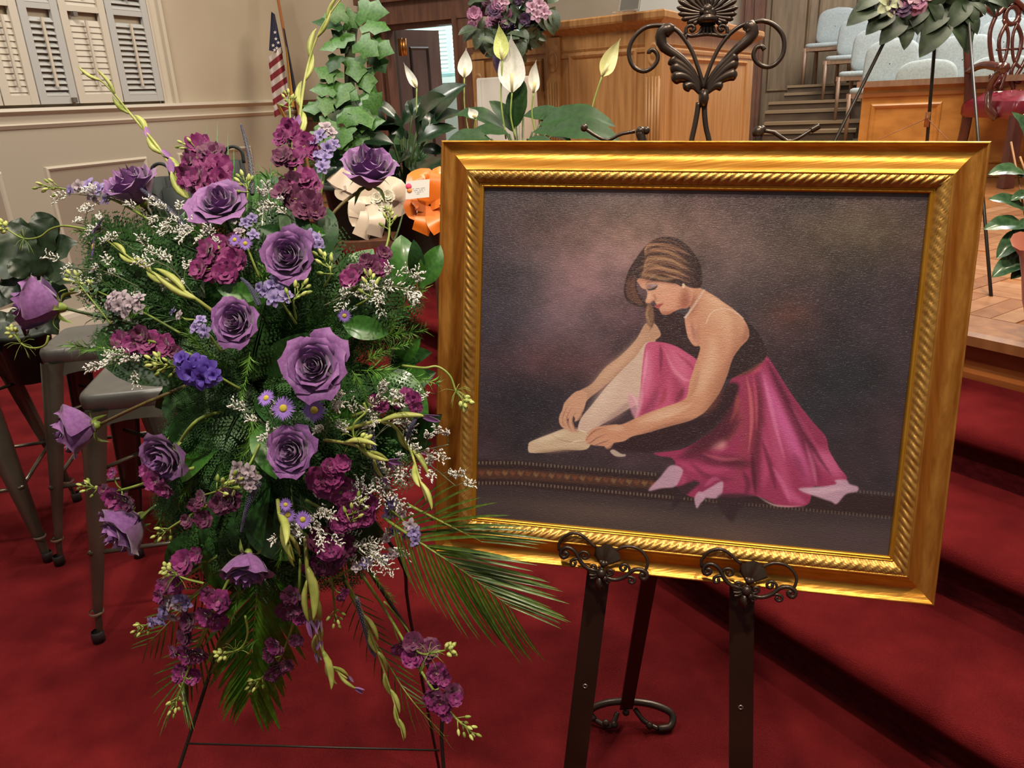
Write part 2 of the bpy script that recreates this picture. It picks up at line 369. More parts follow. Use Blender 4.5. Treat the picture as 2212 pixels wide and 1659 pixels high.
# ================================================================== pulpit and its wing
ZP = 1.79
P0, P1_, P2_ = atz(1164, 50, ZP), atz(1436, 18, ZP), atz(1652, 68, ZP)
def face(a, b, ins=.05):
    d = nrm(b - a); n = np.array([d[1], -d[0], 0.0]);
    if n @ (a - [0, 0, ZP]) > 0: n = -n
    return d, n
d1, n1 = face(P0, P1_); d2, n2 = face(P1_, P2_)
pul = empty('pulpit', (P0[0], P0[1], PZ), 'honey oak pulpit with fluted pilasters and a moulded cap, centre of the platform', 'pulpit')
def isect(a, da, b, db):
    m = np.linalg.solve(np.array([[da[0], -db[0]], [da[1], -db[1]]]), (b - a)[:2]); return a + da * m[0]
def ring(ins, z):
    a = P0 - n1 * ins; c = P2_ - n2 * ins; bq = isect(a, d1, P1_ - n2 * ins, d2)
    return [a + d1 * ins, bq, c - d2 * ins, c - d2 * ins - n2 * .5 , a + d1 * ins - n1 * .5], z
def ringmesh(g, lst):
    rows = []
    for ins, z in lst:
        r, _ = ring(ins, z); rows.append([np.array([p[0], p[1], z]) for p in r])
    g.grid(rows, closed_v=True); return rows
g = G(); rw = ringmesh(g, [(.07, ZP - .09), (.05, ZP - .075), (.03, ZP - .062), (.005, ZP - .045), (0, ZP - .035), (0, ZP - .008), (.008, ZP)]); g.add(rw[-1], [(0, 1, 2, 3, 4)])
obj('cap_moulding', g, oak, pul, smooth=False)
g = G(); ringmesh(g, [(.06, PZ), (.06, ZP - .07)]); obj('body', g, oak, pul, smooth=False)
g = G(); ringmesh(g, [(.062, ZP - .2), (.052, ZP - .195), (.05, ZP - .18), (.058, ZP - .17), (.05, ZP - .155), (.062, ZP - .15)]); obj('frieze_moulding', g, oak, pul, smooth=False)
g = G(); ringmesh(g, [(.03, PZ), (.03, PZ + .12), (.045, PZ + .14), (.062, PZ + .15)]); obj('plinth', g, oak, pul, smooth=False)
def f1(x, y, ins=.06): return onp(x, y, P0 - n1 * ins, n1)
def f2(x, y, ins=.06): return onp(x, y, P1_ - n2 * ins, n2)
def pilaster(p, d, n, w, z0, z1, par):
    g = G(); p = np.array([p[0], p[1], z0]); g.quadbox(p, d * w, UP * (z1 - z0), n * .018)
    pz = obj('pilaster', g, oak, par, smooth=False)
    g = G()
    for k in range(5): g.tube([p + d * (w * (.14 + .18 * k)) + n * .018 + UP * (.1 + dz) for dz in (0, (z1 - z0) - .34)], w * .085, 6)
    obj('flute', g, oak, pz, kind='stuff')
    g = G(); c = p + d * w / 2 + n * .02 + UP * (z1 - z0 - .13); g.lathe([(.0, .012), (.012, .01), (.016, .004), (.024, .004), (.03, .010), (.036, .0)], c, 16, (d, UP * 1.7, n)); obj('carved_rosette', g, oak, pz)
b1 = f1(1181, 74); b1e = f1(1212, 74); pw = float((b1e - b1) @ d1)
pilaster(b1, d1, n1, pw, PZ + .15, ZP - .08, pul)
b2 = f1(1397, 90); pilaster(b2, d1, n1, pw, PZ + .15, ZP - .08, pul)
pa, pb = f1(1228, 112), f1(1378, 108); g = G(); zc = (pa[2] + pb[2]) / 2; p = np.array([pa[0], pa[1], PZ + .22]); box_mould(g, p, d1, UP, float((pb - pa) @ d1), zc - PZ - .22, .035, .014, n1); obj('panel_moulding', g, oak, pul, smooth=False)
pa, pb = f2(1450, 122), f2(1612, 132); p = np.array([pa[0], pa[1], PZ + .22]); g = G(); box_mould(g, p, d2, UP, float((pb - pa) @ d2), (pa[2] + pb[2]) / 2 - PZ - .22, .03, .014, n2); obj('panel_moulding', g, oak, pul, smooth=False)
# the lower wing on the left
wa, wb_ = P0 - n1 * .1, None
wz = onp(1100, 76, wa, n1)[2]
wL = onp(1020, 85, wa, n1); wing = empty('pulpit_wing', (wL[0], wL[1], PZ), 'low oak side screen joined to the left of the pulpit, fluted pilaster at its end', 'screen')
L_ = float((P0 - wL) @ d1) + .06; w0 = np.array([wL[0], wL[1], PZ])
g = G(); g.quadbox(w0, d1 * L_, UP * (wz - PZ - .05), -n1 * .08); obj('panel_body', g, oak, wing, smooth=False)
g = G(); g.quadbox(w0 - d1 * .02 + UP * (wz - PZ - .05), d1 * (L_ + .02), UP * .045, n1 * .03); g.quadbox(w0 + UP * (wz - PZ - .12), d1 * L_, UP * .03, n1 * .018); g.quadbox(w0 - d1 * .02 + UP * (wz - PZ - .05) , d1 * (L_ + .02), UP * .045, -n1 * .1)
obj('cap_moulding', g, oak, wing, smooth=False)
pilaster(w0 + UP * 0, d1, n1, pw, PZ + .02, wz - .13, wing)
pa = onp(1068, 135, wa, n1); pb = onp(1174, 128, wa, n1); g = G(); box_mould(g, np.array([pa[0], pa[1], PZ + .15]), d1, UP, float((pb - pa) @ d1), pa[2] - PZ - .15, .035, .014, n1); obj('panel_moulding', g, oak, wing, smooth=False)
# acrylic card holder on the cap
ct = np.array([0, 0, ZP]) + (atz(1308, 26, ZP) - [0, 0, ZP]); ct = ct - n1 * .12
g = G(); g.quadbox(ct, d1 * .13, UP * .10 - n1 * .03, n1 * .004); g.quadbox(ct, d1 * .13, n1 * .05, UP * .004)
clear = mat('clear_acrylic', (235, 235, 230), rough=.08, trans=.9)
ah = obj('card_holder', g, clear, smooth=False, label='small clear acrylic card holder standing on top of the pulpit', cat='holder')
g = G(); g.quadbox(ct + d1 * .01 + UP * .01 - n1 * .006, d1 * .11, UP * .08 - n1 * .024, n1 * .0006); obj('card', g, mat('white_card', (222, 218, 206), rough=.7), ah, smooth=False)

# ================================================================== far walls
FW = atD(1600, 50, 12.5); FW[2] = 0
def fw(x, y, off=0.): return onp(x, y, FW - VA * off, VA)
def fx(x): return float((fw(x, 100) - FW) @ VB)
g = G(); g.quadbox(FW + VB * (fx(1100)), VB * (fx(2330) - fx(1100)), VA * .15, UP * 5.6); obj('wall_right', g, wall_cream, kind='structure', smooth=False)
dr = empty('door_2', FW + VB * fx(1500)); tag(dr, kind='structure')
zt3 = 4.2
g = G(); g.quadbox(FW + VB * fx(1382) - VA * .05, VB * (fx(1602) - fx(1382)), VA * .05, UP * zt3); lf2 = obj('door_leaf', g, white_p, dr, smooth=False)
g = G(); g.quadbox(FW + VB * fx(1376) - VA * .07, VB * .04, VA * .07, UP * zt3); g.quadbox(FW + VB * fx(1498) - VA * .07, VB * .03, VA * .03, UP * zt3); obj('door_frame', g, trim_cream, dr, smooth=False)
g = G(); g.quadbox(FW + VB * fx(1602) - VA * .25, VB * (fx(1652) - fx(1602)), VA * .25, UP * 5.6); g.quadbox(FW + VB * fx(1612) - VA * .28, VB * .08, VA * .04, UP * 5.6); g.quadbox(FW + VB * fx(1632) - VA * .28, VB * .08, VA * .04, UP * 5.6); obj('trim_8', g, dkwood, kind='structure', smooth=False)
g = G(); g.quadbox(FW + VB * fx(1652) - VA * .04, VB * (fx(2330) - fx(1652)), VA * .04, UP * 5.6); pw_ = obj('trim_9', g, greywood, kind='structure', smooth=False)
zz = fw(1750, 145)[2]
for i in range(11):
    x0 = fx(1652) + .06 + i * .62
    g = G(); box_mould(g, FW + VB * x0 - VA * .04 + UP * 1.3, VB, UP, .52, 2.0, .05, .03, -VA); obj('panel_moulding', g, greywood, pw_, smooth=False)
g = G(); g.quadbox(FW + VB * (fx(1652)) - VA * .1 + UP * 3.42, VB * 8, VA * .06, UP * .09); obj('cap_rail', g, greywood, pw_, smooth=False)

# ================================================================== choir terraces, chairs and the low panelled front
rowD = [8.0, 8.8, 9.8, 10.9, 11.7]; rowZ = [.64, .85, 1.01, 1.20, 1.38]
dkstep = mat('dark_walnut_step', (70, 54, 40), (88, 68, 50), 5, .45); nosem = mat('pale_step_nosing', (120, 98, 72), rough=.5)  # nosing strips coloured a lighter brown than the step bodies
lefts = [1640, 1648, 1655, 1662, 1700]
for k in range(1, 5):
    c = atD(1860, 150, rowD[k] - .42); c[2] = 0; t = atD(lefts[k] - 10, 150, rowD[k] - .42); t[2] = 0
    a = c + VB * float((onp(lefts[k], 200, c, VA) - c) @ VB); z0, z1 = rowZ[k - 1], rowZ[k]
    g = G(); g.quadbox(np.array([a[0], a[1], PZ]), VB * 7, VA * 3.4, UP * (z1 - PZ - .03)); ts = obj('choir_step', g, dkstep, kind='structure', smooth=False)
    g = G(); g.quadbox(np.array([a[0], a[1], z1 - .03]) - VA * .03, VB * 7, VA * .2, UP * .03); obj('step_nosing', g, nosem, ts, smooth=False)
    if k > 0:   # half-height aisle step beside the rows
        g = G(); h = (z0 + z1) / 2; g.quadbox(np.array([a[0], a[1], h - .03]) - VA * .32, VB * .95, VA * .32, UP * .03); obj('step_nosing', g, nosem, ts, smooth=False)
        g = G(); g.quadbox(np.array([a[0], a[1], PZ]) - VA * .30, VB * .93, VA * .3, UP * (h - PZ - .03)); obj('half_step', g, dkstep, ts, smooth=False)
fab = mat('pale_blue_grey_tweed', (142, 151, 152), (158, 166, 165), 60, .9, bump=.25, bscale=400, sheen=.3)
chwood = mat('taupe_chair_wood', (124, 96, 76), (140, 110, 88), 8, .45, stretch=(4, 4, 1))
def cushion(w, h, t, n=10, arch=0.0, round_=.06):
    """rounded slab: front outline superellipse in (x, z), thickness t along y"""
    g = G(); rows = []
    N = 28
    def outl(s):
        pts = []
        for k in range(N):
            a = 2 * pi * k / N; ca, sa = cos(a), sin(a); e = .38
            x = w / 2 * s * math.copysign(abs(ca) ** e, ca); z = h / 2 * s * math.copysign(abs(sa) ** e, sa)
            if arch and sa > 0: z += arch * (1 - (2 * x / w) ** 2) * s - arch * .35 * s
            pts.append((x, z))
        return pts
    for s, y in ((.02, -t / 2 - .004), (.6, -t / 2 - .003), (.9, -t / 2), (.985, -t * .32), (1, 0), (.985, t * .32), (.9, t / 2), (.02, t / 2)):
        rows.append([(x, y, z) for x, z in outl(s)])
    return g.grid(rows, closed_v=True)
def rotg(g, M):
    g.v = [tuple(M @ Vector(p)) for p in g.v]; return g
m_back = rotg(cushion(.49, .40, .055, arch=.05), Matrix.Translation((0, .235, .68)) @ Matrix.Rotation(radians(-9), 4, 'X'))
m_seat = rotg(cushion(.47, .45, .06), Matrix.Translation((0, 0, .455)) @ Matrix.Rotation(radians(90), 4, 'X'))
me_back, me_seat = mesh('backrest', m_back, fab), mesh('seat', m_seat, fab)
g = G()
for z in (.415,):
    for s in (-1, 1): g.box((s * .22, 0, z), (.028, .44, .045))
    g.box((0, -.2, z), (.44, .028, .045)); g.box((0, .2, z), (.44, .028, .045))
me_apron = mesh('seat_frame', g, chwood, False)
me_fleg = mesh('leg', G().tube([(0, 0, 0), (0, 0, .43)], [.016, .022], 8), chwood)
me_bleg = mesh('leg', G().tube([(0, .05, 0), (0, 0, .42), (0, .03, .56), (0, .065, .8)], [.017, .022, .018, .014], 8), chwood)
fz = nrm([-.66, -.75, 0]); Yb = -fz; Xr = np.cross(Yb, UP)
def choir_chair(x, y, k, label):
    p = atD(x, y, rowD[k]); p = p - Yb * .28; p[2] = rowZ[k]
    t = empty('choir_chair', p, label, 'chair', 'upholstered chairs of the choir loft', MX(p, Xr, Yb, UP))
    inst('seat', me_seat, t); inst('backrest', me_back, t); inst('seat_frame', me_apron, t)
    for s in (-1, 1):
        inst('leg', me_fleg, t, Matrix.Translation((s * .21, -.2, 0))); inst('leg', me_bleg, t, Matrix.Translation((s * .21, .2, 0)))
rows_ = [[(2008, 119), (2170, 113)], [(1933, 89), (2090, 83), (2240, 77)], [(1900, 62), (2040, 56), (2178, 50)], [(1862, 44), (1990, 36), (2115, 30), (2240, 22)], [(1812, 23), (1935, 17), (2050, 11), (2165, 5)]]
rn = ['front', 'second', 'third', 'fourth', 'top']; cn = ['first', 'second', 'third', 'fourth']
for k, r_ in enumerate(rows_):
    for i, (x, y) in enumerate(r_): choir_chair(x, y, k, 'pale blue-grey choir chair, %s from the left in the %s row' % (cn[i], rn[k]))
# modesty panel
mr0 = atD(1862, 180, 7.25); mr0[2] = 0
def mr(x, y): return onp(x, y, mr0, VA)
zt4 = mr(1870, 176)[2]; a = mr(1864, 200); A0 = np.array([a[0], a[1], PZ])
mod = empty('choir_front_screen', A0, 'low burled oak screen with framed panels in front of the choir chairs', 'screen')
g = G(); g.quadbox(A0, VB * 3.2, UP * (zt4 - PZ - .04), VA * .06); obj('panel_body', g, oak_lt, mod, smooth=False)
g = G(); g.quadbox(A0 - VB * .05 - VA * .05 + UP * (zt4 - PZ - .045), VB * 3.3, UP * .045, VA * .14); obj('cap_rail', g, chwood, mod, smooth=False)
zf = mr(1990, 201)[2]; g = G(); g.quadbox(A0 - VA * .02 + UP * (zf - PZ - .015), VB * 3.2, UP * .03, VA * .02); obj('frieze_moulding', g, mat('brown_oak_moulding', (140, 88, 42), rough=.4), mod, smooth=False)
pzt = mr(1990, 220)[2]; xa, xb = float((mr(1881, 224) - A0) @ VB), float((mr(2037, 219) - A0) @ VB)
for i in range(3):
    g = G(); box_mould(g, A0 + VB * (xa + i * (xb - xa + .2)) + UP * .1, VB, UP, xb - xa, pzt - PZ - .1, .045, .02, -VA); obj('panel_moulding', g, MATS['orange_oak_burl_veneer'], mod, smooth=False)

# ================================================================== carved armchair with buttoned red leather seat
mah = mat('polished_mahogany', (70, 30, 22), (88, 40, 30), 8, .25, stretch=(3, 3, 1), coat=.5)
lea = mat('oxblood_buttoned_leather', (104, 16, 36), (122, 26, 46), 12, .28, coat=.4)
ab = atz(2166, 406, PZ)      # front left foot
af = nrm([.06, -1.0, 0]); aY = -af; aX = np.cross(aY, UP)
ac = ab + aX * .33 + aY * .29
arm = empty('armchair', ac, 'carved mahogany armchair with pierced back and buttoned oxblood leather seat, right edge', 'chair', M=MX(ac, aX, aY, UP, 1.16))
def la(name, g, m, **k): return obj(name, g, m, arm, local=True, **k)
for s in (-1, 1):
    g = G(); g.box((s * .27, -.25, .21), (.06, .06, .42)); g.box((s * .27, -.25, .02), (.066, .066, .04)); la('leg', g, mah, smooth=False)
    g = G(); g.tube(bez([(s * .25, .34, 0), (s * .245, .27, .25), (s * .25, .26, .5), (s * .27, .31, .78), (s * .285, .36, 1.0)], 14), [.032] * 8 + [.028] * 7, 8); la('back_post', g, mah)
    g = G(); g.tube(bez([(s * .27, .28, .68), (s * .31, .08, .71), (s * .33, -.12, .69)], 12), [.022] * 8 + [.025] * 5, 8); g.blob((s * .33, -.15, .685), .034); la('armrest', g, mah)
    g = G(); g.tube(bez([(s * .33, -.12, .68), (s * .31, -.02, .58), (s * .33, -.06, .47), (s * .29, -.1, .4)], 12), [.02, .022, .024, .024, .024, .022, .02, .02, .022, .024, .026, .026, .028], 8); la('arm_support', g, mah)
g = G(); N_ = 15; rows = []
for i in range(N_):
    row = []
    for j in range(N_):
        u, v = i / (N_ - 1) * 2 - 1, j / (N_ - 1) * 2 - 1
        e = max(abs(u), abs(v)); z = .50 + .05 * (1 - e ** 4) + .012 * cos(u * 9) * cos(v * 9) * (1 - e ** 6)
        row.append((u * .29 * (1 - .05 * (v + 1) / 2), v * .26, z))
    rows.append(row)
g.grid(rows)
rim = [rows[0][j] for j in range(N_)] + [rows[i][-1] for i in range(1, N_)] + [rows[-1][j] for j in range(N_ - 2, -1, -1)] + [rows[i][0] for i in range(N_ - 2, 0, -1)]
g.grid([rim, [(x * 1.04, y * 1.04, .47) for x, y, z in rim], [(x * 1.04, y * 1.04, .42) for x, y, z in rim], [(x, y, .40) for x, y, z in rim]], closed_v=True)
seat = la('seat', g, lea)
g = G()
for k in range(30): g.blob((-.29 + .02 * k, -.273, .42), .007, 6, 3)
obj('nail_trim', g, mat('brass_nails', (205, 160, 90), rough=.3, metal=.8), seat, local=True, kind='stuff')
g = G()
for i in range(3):
    for j in range(3): g.blob((-.16 + .16 * i, -.15 + .14 * j, .545), .009, 6, 3)
obj('button', g, lea, seat, local=True, kind='stuff')
# crest rail and pierced splat
def yb(z): return .26 + .17 * max(0, z - .5) ** 1.2
def cp(x, z): return (x, yb(z), z)
g = G(); cr = [cp(-.285, 1.0), cp(-.25, 1.045), cp(-.18, 1.05), cp(-.11, 1.01), cp(-.06, 1.05), cp(0, 1.09), cp(.06, 1.05), cp(.11, 1.01), cp(.18, 1.05), cp(.25, 1.045), cp(.285, 1.0)]
g.tube(bez(cr, 40), .026, 8, flat=.7); la('crest_rail', g, mah)
g = G(); g.tube([cp(.045 * cos(a), 1.0 + .052 * sin(a)) for a in np.linspace(0, 2 * pi, 17)], .016, 6)
for s in (-1, 1):
    g.tube(bez([cp(s * .10, 1.02), cp(s * .14, .9), cp(s * .115, .74), cp(s * .05, .62), cp(s * .10, .60), cp(s * .115, .655)], 20), .013, 6)
    g.tube(bez([cp(s * .03, .96), cp(s * .075, .86), cp(s * .055, .74), cp(s * .02, .66), cp(s * .05, .54)], 16), .013, 6)
    g.tube(bez([cp(s * .055, .98), cp(s * .015, .88), cp(s * .03, .74), cp(s * .085, .68)], 14), .011, 6)
g.box(cp(0, .53), (.2, .03, .04)); g.tube([cp(-.09, .80), cp(.09, .80)], .008, 6)
la('pierced_splat', g, mah)

# ================================================================== cloth-covered flower table with a violet vase
tD = 4.55
tl_, tr_ = atD(1040, 168, tD), atD(1150, 164, tD - .15); ztab = tl_[2]
td = nrm([tr_[0] - tl_[0], tr_[1] - tl_[1], 0]); tn = np.array([td[1], -td[0], 0]); tw = float((tr_ - tl_) @ td) * .86
clo = mat('white_pleated_cloth', (206, 200, 190), rough=.85)
g = G(); cx = atD(1094, 168, tD + .12); cx[2] = 0; rows = []
for z, s in ((ztab, .02), (ztab, .98), (ztab - .01, 1.0), (ztab - .3, 1.02), (ztab - .6, 1.04), (ztab - .88, 1.06)):
    row = []
    for k in range(120):
        a = 2 * pi * k / 120; ca, sa = cos(a), sin(a); e = .3
        x = tw / 2 * s * math.copysign(abs(ca) ** e, ca); y = tw / 2 * s * math.copysign(abs(sa) ** e, sa)
        rp = 1 + (.05 * sin(k * 2 * pi / 5)) * (0 if s < 1 else min(1, (ztab - z) * 3 + .25)); row.append(cx + td * x * rp - tn * y * rp + UP * z)
    rows.append(row)
g.grid(rows, closed_v=True); tb = obj('draped_table', g, clo, label='small square table under a pleated white cloth beside the pulpit', cat='table')
vm = mat('violet_glass', (60, 34, 130), rough=.06, coat=.6, spec=.8)
vb = atD(1096, 160, tD + .1); vb[2] = ztab; 
g = G(); g.lathe([(.0, 0), (.05, 0), (.055, .01), (.075, .06), (.085, .12), (.07, .18), (.045, .22), (.05, .26), (.065, .29), (.06, .285), (.04, .25), (.035, .22)], vb, 24)
obj('vase', g, vm, label='violet blue glass vase holding the arrangement on the white-cloth table', cat='vase')
# ================================================================== the framed portrait
FO = np.array([-0.09433, 1.28650, 1.34044]); FU = nrm([0.976391, -0.213094, -0.035364]); FV = nrm([-0.079321, -0.201427, -0.976286]); FN = nrm([-0.200917, -0.956043, 0.213575])
FWd, FHt = .80, .6898
def fp(u, v, h=0.): return FO + FU * u + FV * v + FN * h
gold_c = mat('brushed_gold_leaf', (204, 140, 48), (216, 154, 62), 26, .36, metal=.78, stretch=(.05, 1, 1), bump=.08, bscale=160, detail=6)
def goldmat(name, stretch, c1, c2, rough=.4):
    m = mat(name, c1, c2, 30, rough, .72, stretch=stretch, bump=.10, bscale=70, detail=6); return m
gH = goldmat('gilt_wood_across_lit', (.12, 3, 3), (196, 132, 44), (222, 164, 72)); gV = goldmat('gilt_wood_upright_shaded', (3, 3, .12), (176, 112, 42), (204, 142, 64))  # one gilding; overhead light put in as brighter level rails, darker uprights
grope = mat('antique_gilt_rope', (176, 128, 58), (206, 160, 86), 90, .42, metal=.65)
glip = mat('bright_gilt_lip', (214, 152, 46), (226, 168, 66), 20, .30, metal=.8)
pf_ = empty('framed_portrait', fp(FWd / 2, FHt, 0), 'large gilt framed portrait of a seated ballet dancer, standing on the scrolled easel', 'picture')
cove = [(0, -.028), (0, -.001), (.0012, 0), (.003, 0), (.0042, -.0035), (.0075, -.005), (.012, -.0085), (.018, -.010), (.024, -.0088), (.030, -.004), (.036, .002), (.041, .0075), (.0445, .0105), (.0462, .0112), (.0475, .0098)]
lipp = [(.0655, .0015), (.0663, .0028), (.0672, .0012), (.0680, .0002), (.0690, .0016), (.0705, .0012), (.0722, -.0015), (.0725, -.007)]
def side(k, w, t):   # k: 0 top 1 right 2 bottom 3 left; t in 0..1 along the mitred side
    if k == 0: return w + (FWd - 2 * w) * t, w
    if k == 1: return FWd - w, w + (FHt - 2 * w) * t
    if k == 2: return FWd - w - (FWd - 2 * w) * t, FHt - w
    return w, FHt - w - (FHt - 2 * w) * t
for k, nm in enumerate(('top', 'right', 'bottom', 'left')):
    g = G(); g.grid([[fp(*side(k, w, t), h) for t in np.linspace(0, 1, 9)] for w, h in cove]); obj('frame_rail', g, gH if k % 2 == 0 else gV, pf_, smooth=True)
    g = G(); g.grid([[fp(*side(k, w, t), h) for t in np.linspace(0, 1, 5)] for w, h in lipp]); obj('inner_lip', g, glip, pf_)
    # carved rope bead
    Ls = (FWd if k % 2 == 0 else FHt) - .115; pitch = .0132; n = int(Ls / pitch) * 8; rows = []
    for q in range(9):
        qq = q / 8; w = .0475 + .018 * qq; hb = .0098 * (1 - qq) + .0015 * qq + .0052 * sin(pi * qq); row = []
        for t in np.linspace(0, 1, n + 1):
            u, v = side(k, w, t); s = (u if k % 2 == 0 else v) / pitch
            ph = (s + qq * 1.9) if k == 0 else ((s - qq * 1.9) if k == 2 else (s + qq * 1.8 if k == 1 else s - qq * 1.8))
            f_ = ph % 1.0; hh = hb + .0042 * (sin(pi * f_) ** .7 - .75) * sin(pi * min(1, max(0, qq * .94 + .03)))
            if k % 2 == 0: hh += .0005 * sin(s * 2 * pi * 3.1 + q * 2.2)
            row.append(fp(u, v, hh))
        rows.append(row)
    g = G(); g.grid(rows); obj('rope_moulding', g, grope, pf_)
g = G(); g.quadbox(fp(.004, .004, -.030), FU * (FWd - .008), FV * (FHt - .008), FN * .006); obj('backing_board', g, mat('kraft_backing', (110, 84, 60), rough=.9), pf_, smooth=False)

# ---- the picture itself, painted in the image buffer of its canvas
IW, IH = 1440, 1200
crn = [(1043, 407), (2014, 418), (1921, 1202), (1029, 1117)]
def hom(src, dst):
    A = []
    for (x, y), (u, v) in zip(src, dst): A.append([x, y, 1, 0, 0, 0, -u * x, -u * y, -u]); A.append([0, 0, 0, x, y, 1, -v * x, -v * y, -v])
    return np.linalg.svd(np.array(A, float))[2][-1].reshape(3, 3)
HM = hom(crn, [(0, 0), (IW, 0), (IW, IH), (0, IH)])
def q7(pts, sc=2.514, ox=1120, oy=480):      # coordinates read off an enlargement of the photograph -> canvas pixels
    P = np.array([[ox + x / sc, oy + y / sc, 1] for x, y in pts]) @ HM.T
    return P[:, :2] / P[:, 2:3]
IMG = np.zeros((IH, IW, 3), np.float32)
YY, XX = np.mgrid[0:IH, 0:IW].astype(np.float32)
def box1(a, r, ax):
    if r < 1: return a
    c = np.cumsum(np.pad(a, [(r + 1, r) if i == ax else (0, 0) for i in range(2)], mode='edge'), axis=ax, dtype=np.float64)
    n = a.shape[ax]; sl = lambda s: tuple(slice(s, s + n) if i == ax else slice(None) for i in range(2))
    return ((c[sl(2 * r + 1)] - c[sl(0)]) / (2 * r + 1)).astype(np.float32)
def blur(a, r):
    r = int(r)
    for _ in range(2): a = box1(box1(a, r, 0), r, 1)
    return a
def smoothpts(P, k=6):
    n = len(P); out = []
    for i in range(n):
        a, b, c, d = P[i - 1], P[i], P[(i + 1) % n], P[(i + 2) % n]
        for t in np.arange(k) / k: out.append(0.5 * ((2 * b) + (c - a) * t + (2 * a - 5 * b + 4 * c - d) * t * t + (-a + 3 * b - 3 * c + d) * t ** 3))
    return np.array(out)
def mask(P, soft=1.0, smooth=True):
    P = np.array(P, float)
    if smooth: P = smoothpts(P)
    m = int(soft * 3) + 3
    x0, x1 = max(0, int(P[:, 0].min()) - m), min(IW, int(P[:, 0].max()) + m + 1); y0, y1 = max(0, int(P[:, 1].min()) - m), min(IH, int(P[:, 1].max()) + m + 1)
    if x1 <= x0 or y1 <= y0: return None
    M = np.zeros((y1 - y0, x1 - x0), np.float32); Q = np.roll(P, -1, 0)
    for sub in (.25, .75):
        for yi in range(y0, y1):
            y = yi + sub; c = ((P[:, 1] <= y) != (Q[:, 1] <= y))
            if not c.any(): continue
            xs = np.sort(P[c, 0] + (y - P[c, 1]) * (Q[c, 0] - P[c, 0]) / (Q[c, 1] - P[c, 1]))
            for a, b in zip(xs[::2], xs[1::2]):
                i0, i1 = max(0, int(round(a)) - x0), min(x1 - x0, int(round(b)) - x0)
                if i1 > i0: M[yi - y0, i0:i1] += .5
    return (y0, y1, x0, x1), blur(M, max(1, soft))
def paint(P, col, op=1.0, soft=1.0, smooth=True, raw=False, clip=None):
    P = P if raw else q7(P); r = mask(P, soft, smooth)
    if r is None: return
    (y0, y1, x0, x1), M = r; M = M[..., None] * op
    if clip is not None: M = M * clip[y0:y1, x0:x1, None]
    IMG[y0:y1, x0:x1] = IMG[y0:y1, x0:x1] * (1 - M) + np.array(col, np.float32) * M
def full(P, soft=1.0):
    r = mask(q7(P), soft); A = np.zeros((IH, IW), np.float32); (y0, y1, x0, x1), M = r; A[y0:y1, x0:x1] = M; return A
def strokep(P, w, col, op=1.0, soft=1.0, taper=True, clip=None):
    P = q7(P); P = np.array(bez([(*p, 0) for p in P], 14))[:, :2]; L_ = []; R_ = []
    for i, p in enumerate(P):
        t = P[min(i + 1, len(P) - 1)] - P[max(i - 1, 0)]; t /= (np.linalg.norm(t) + 1e-6); n_ = np.array([-t[1], t[0]]); ww = w * (max(.12, sin(pi * (i + .5) / len(P))) if taper else 1) * .7
        L_.append(p + n_ * ww); R_.append(p - n_ * ww)
    paint(np.array(L_ + R_[::-1]), col, op, soft, False, True, clip)
def spotp(x, y, rx, ry, col, op):
    (cx, cy), (ex, _), (_, ey) = q7([(x, y), (x + rx, y), (x, y + ry)])
    w = np.exp(-(((XX - cx) / (ex - cx)) ** 2 + ((YY - cy) / (ey - cy)) ** 2))[..., None] * op
    IMG[:] = IMG * (1 - w) + np.array(col, np.float32) * w
IMG[:] = (38, 27, 34)
for a in ((250, 300, 420, 330, (104, 76, 84), .85), (700, 60, 620, 230, (104, 80, 70), .8), (150, 500, 330, 200, (98, 70, 80), .5), (430, 230, 260, 150, (116, 88, 96), .4), (1150, 250, 330, 260, (94, 70, 70), .55), (1480, 520, 150, 90, (96, 52, 40), .7), (1450, 660, 260, 120, (74, 48, 54), .6),
          (1900, 60, 420, 200, (76, 66, 40), .5), (60, 60, 330, 240, (58, 44, 42), .7), (-120, 500, 250, 600, (26, 22, 32), .8), (300, 800, 300, 130, (74, 42, 46), .6), (1700, 900, 330, 420, (18, 18, 24), .85), (1600, 150, 260, 200, (48, 40, 34), .55), (100, 960, 300, 140, (24, 18, 26), .8)): spotp(*a)
rs = np.random.RandomState(3)
def cloud(nx, ny):
    a = rs.rand(ny, nx).astype(np.float32); yi = np.linspace(0, ny - 1.001, IH); xi = np.linspace(0, nx - 1.001, IW)
    y0, x0 = yi.astype(int), xi.astype(int); fy, fx_ = (yi - y0)[:, None], (xi - x0)[None]; fy = fy * fy * (3 - 2 * fy); fx_ = fx_ * fx_ * (3 - 2 * fx_)
    return (a[y0][:, x0] * (1 - fy) * (1 - fx_) + a[y0 + 1][:, x0] * fy * (1 - fx_) + a[y0][:, x0 + 1] * (1 - fy) * fx_ + a[y0 + 1][:, x0 + 1] * fy * fx_)
cl = cloud(14, 12) * .5 + cloud(30, 26) * .3 + cloud(60, 60) * .2
IMG *= (1 + .75 * (cl - .5))[..., None]; IMG[..., 0] += 10 * (cloud(9, 9) - .5)
IMG *= 1.22
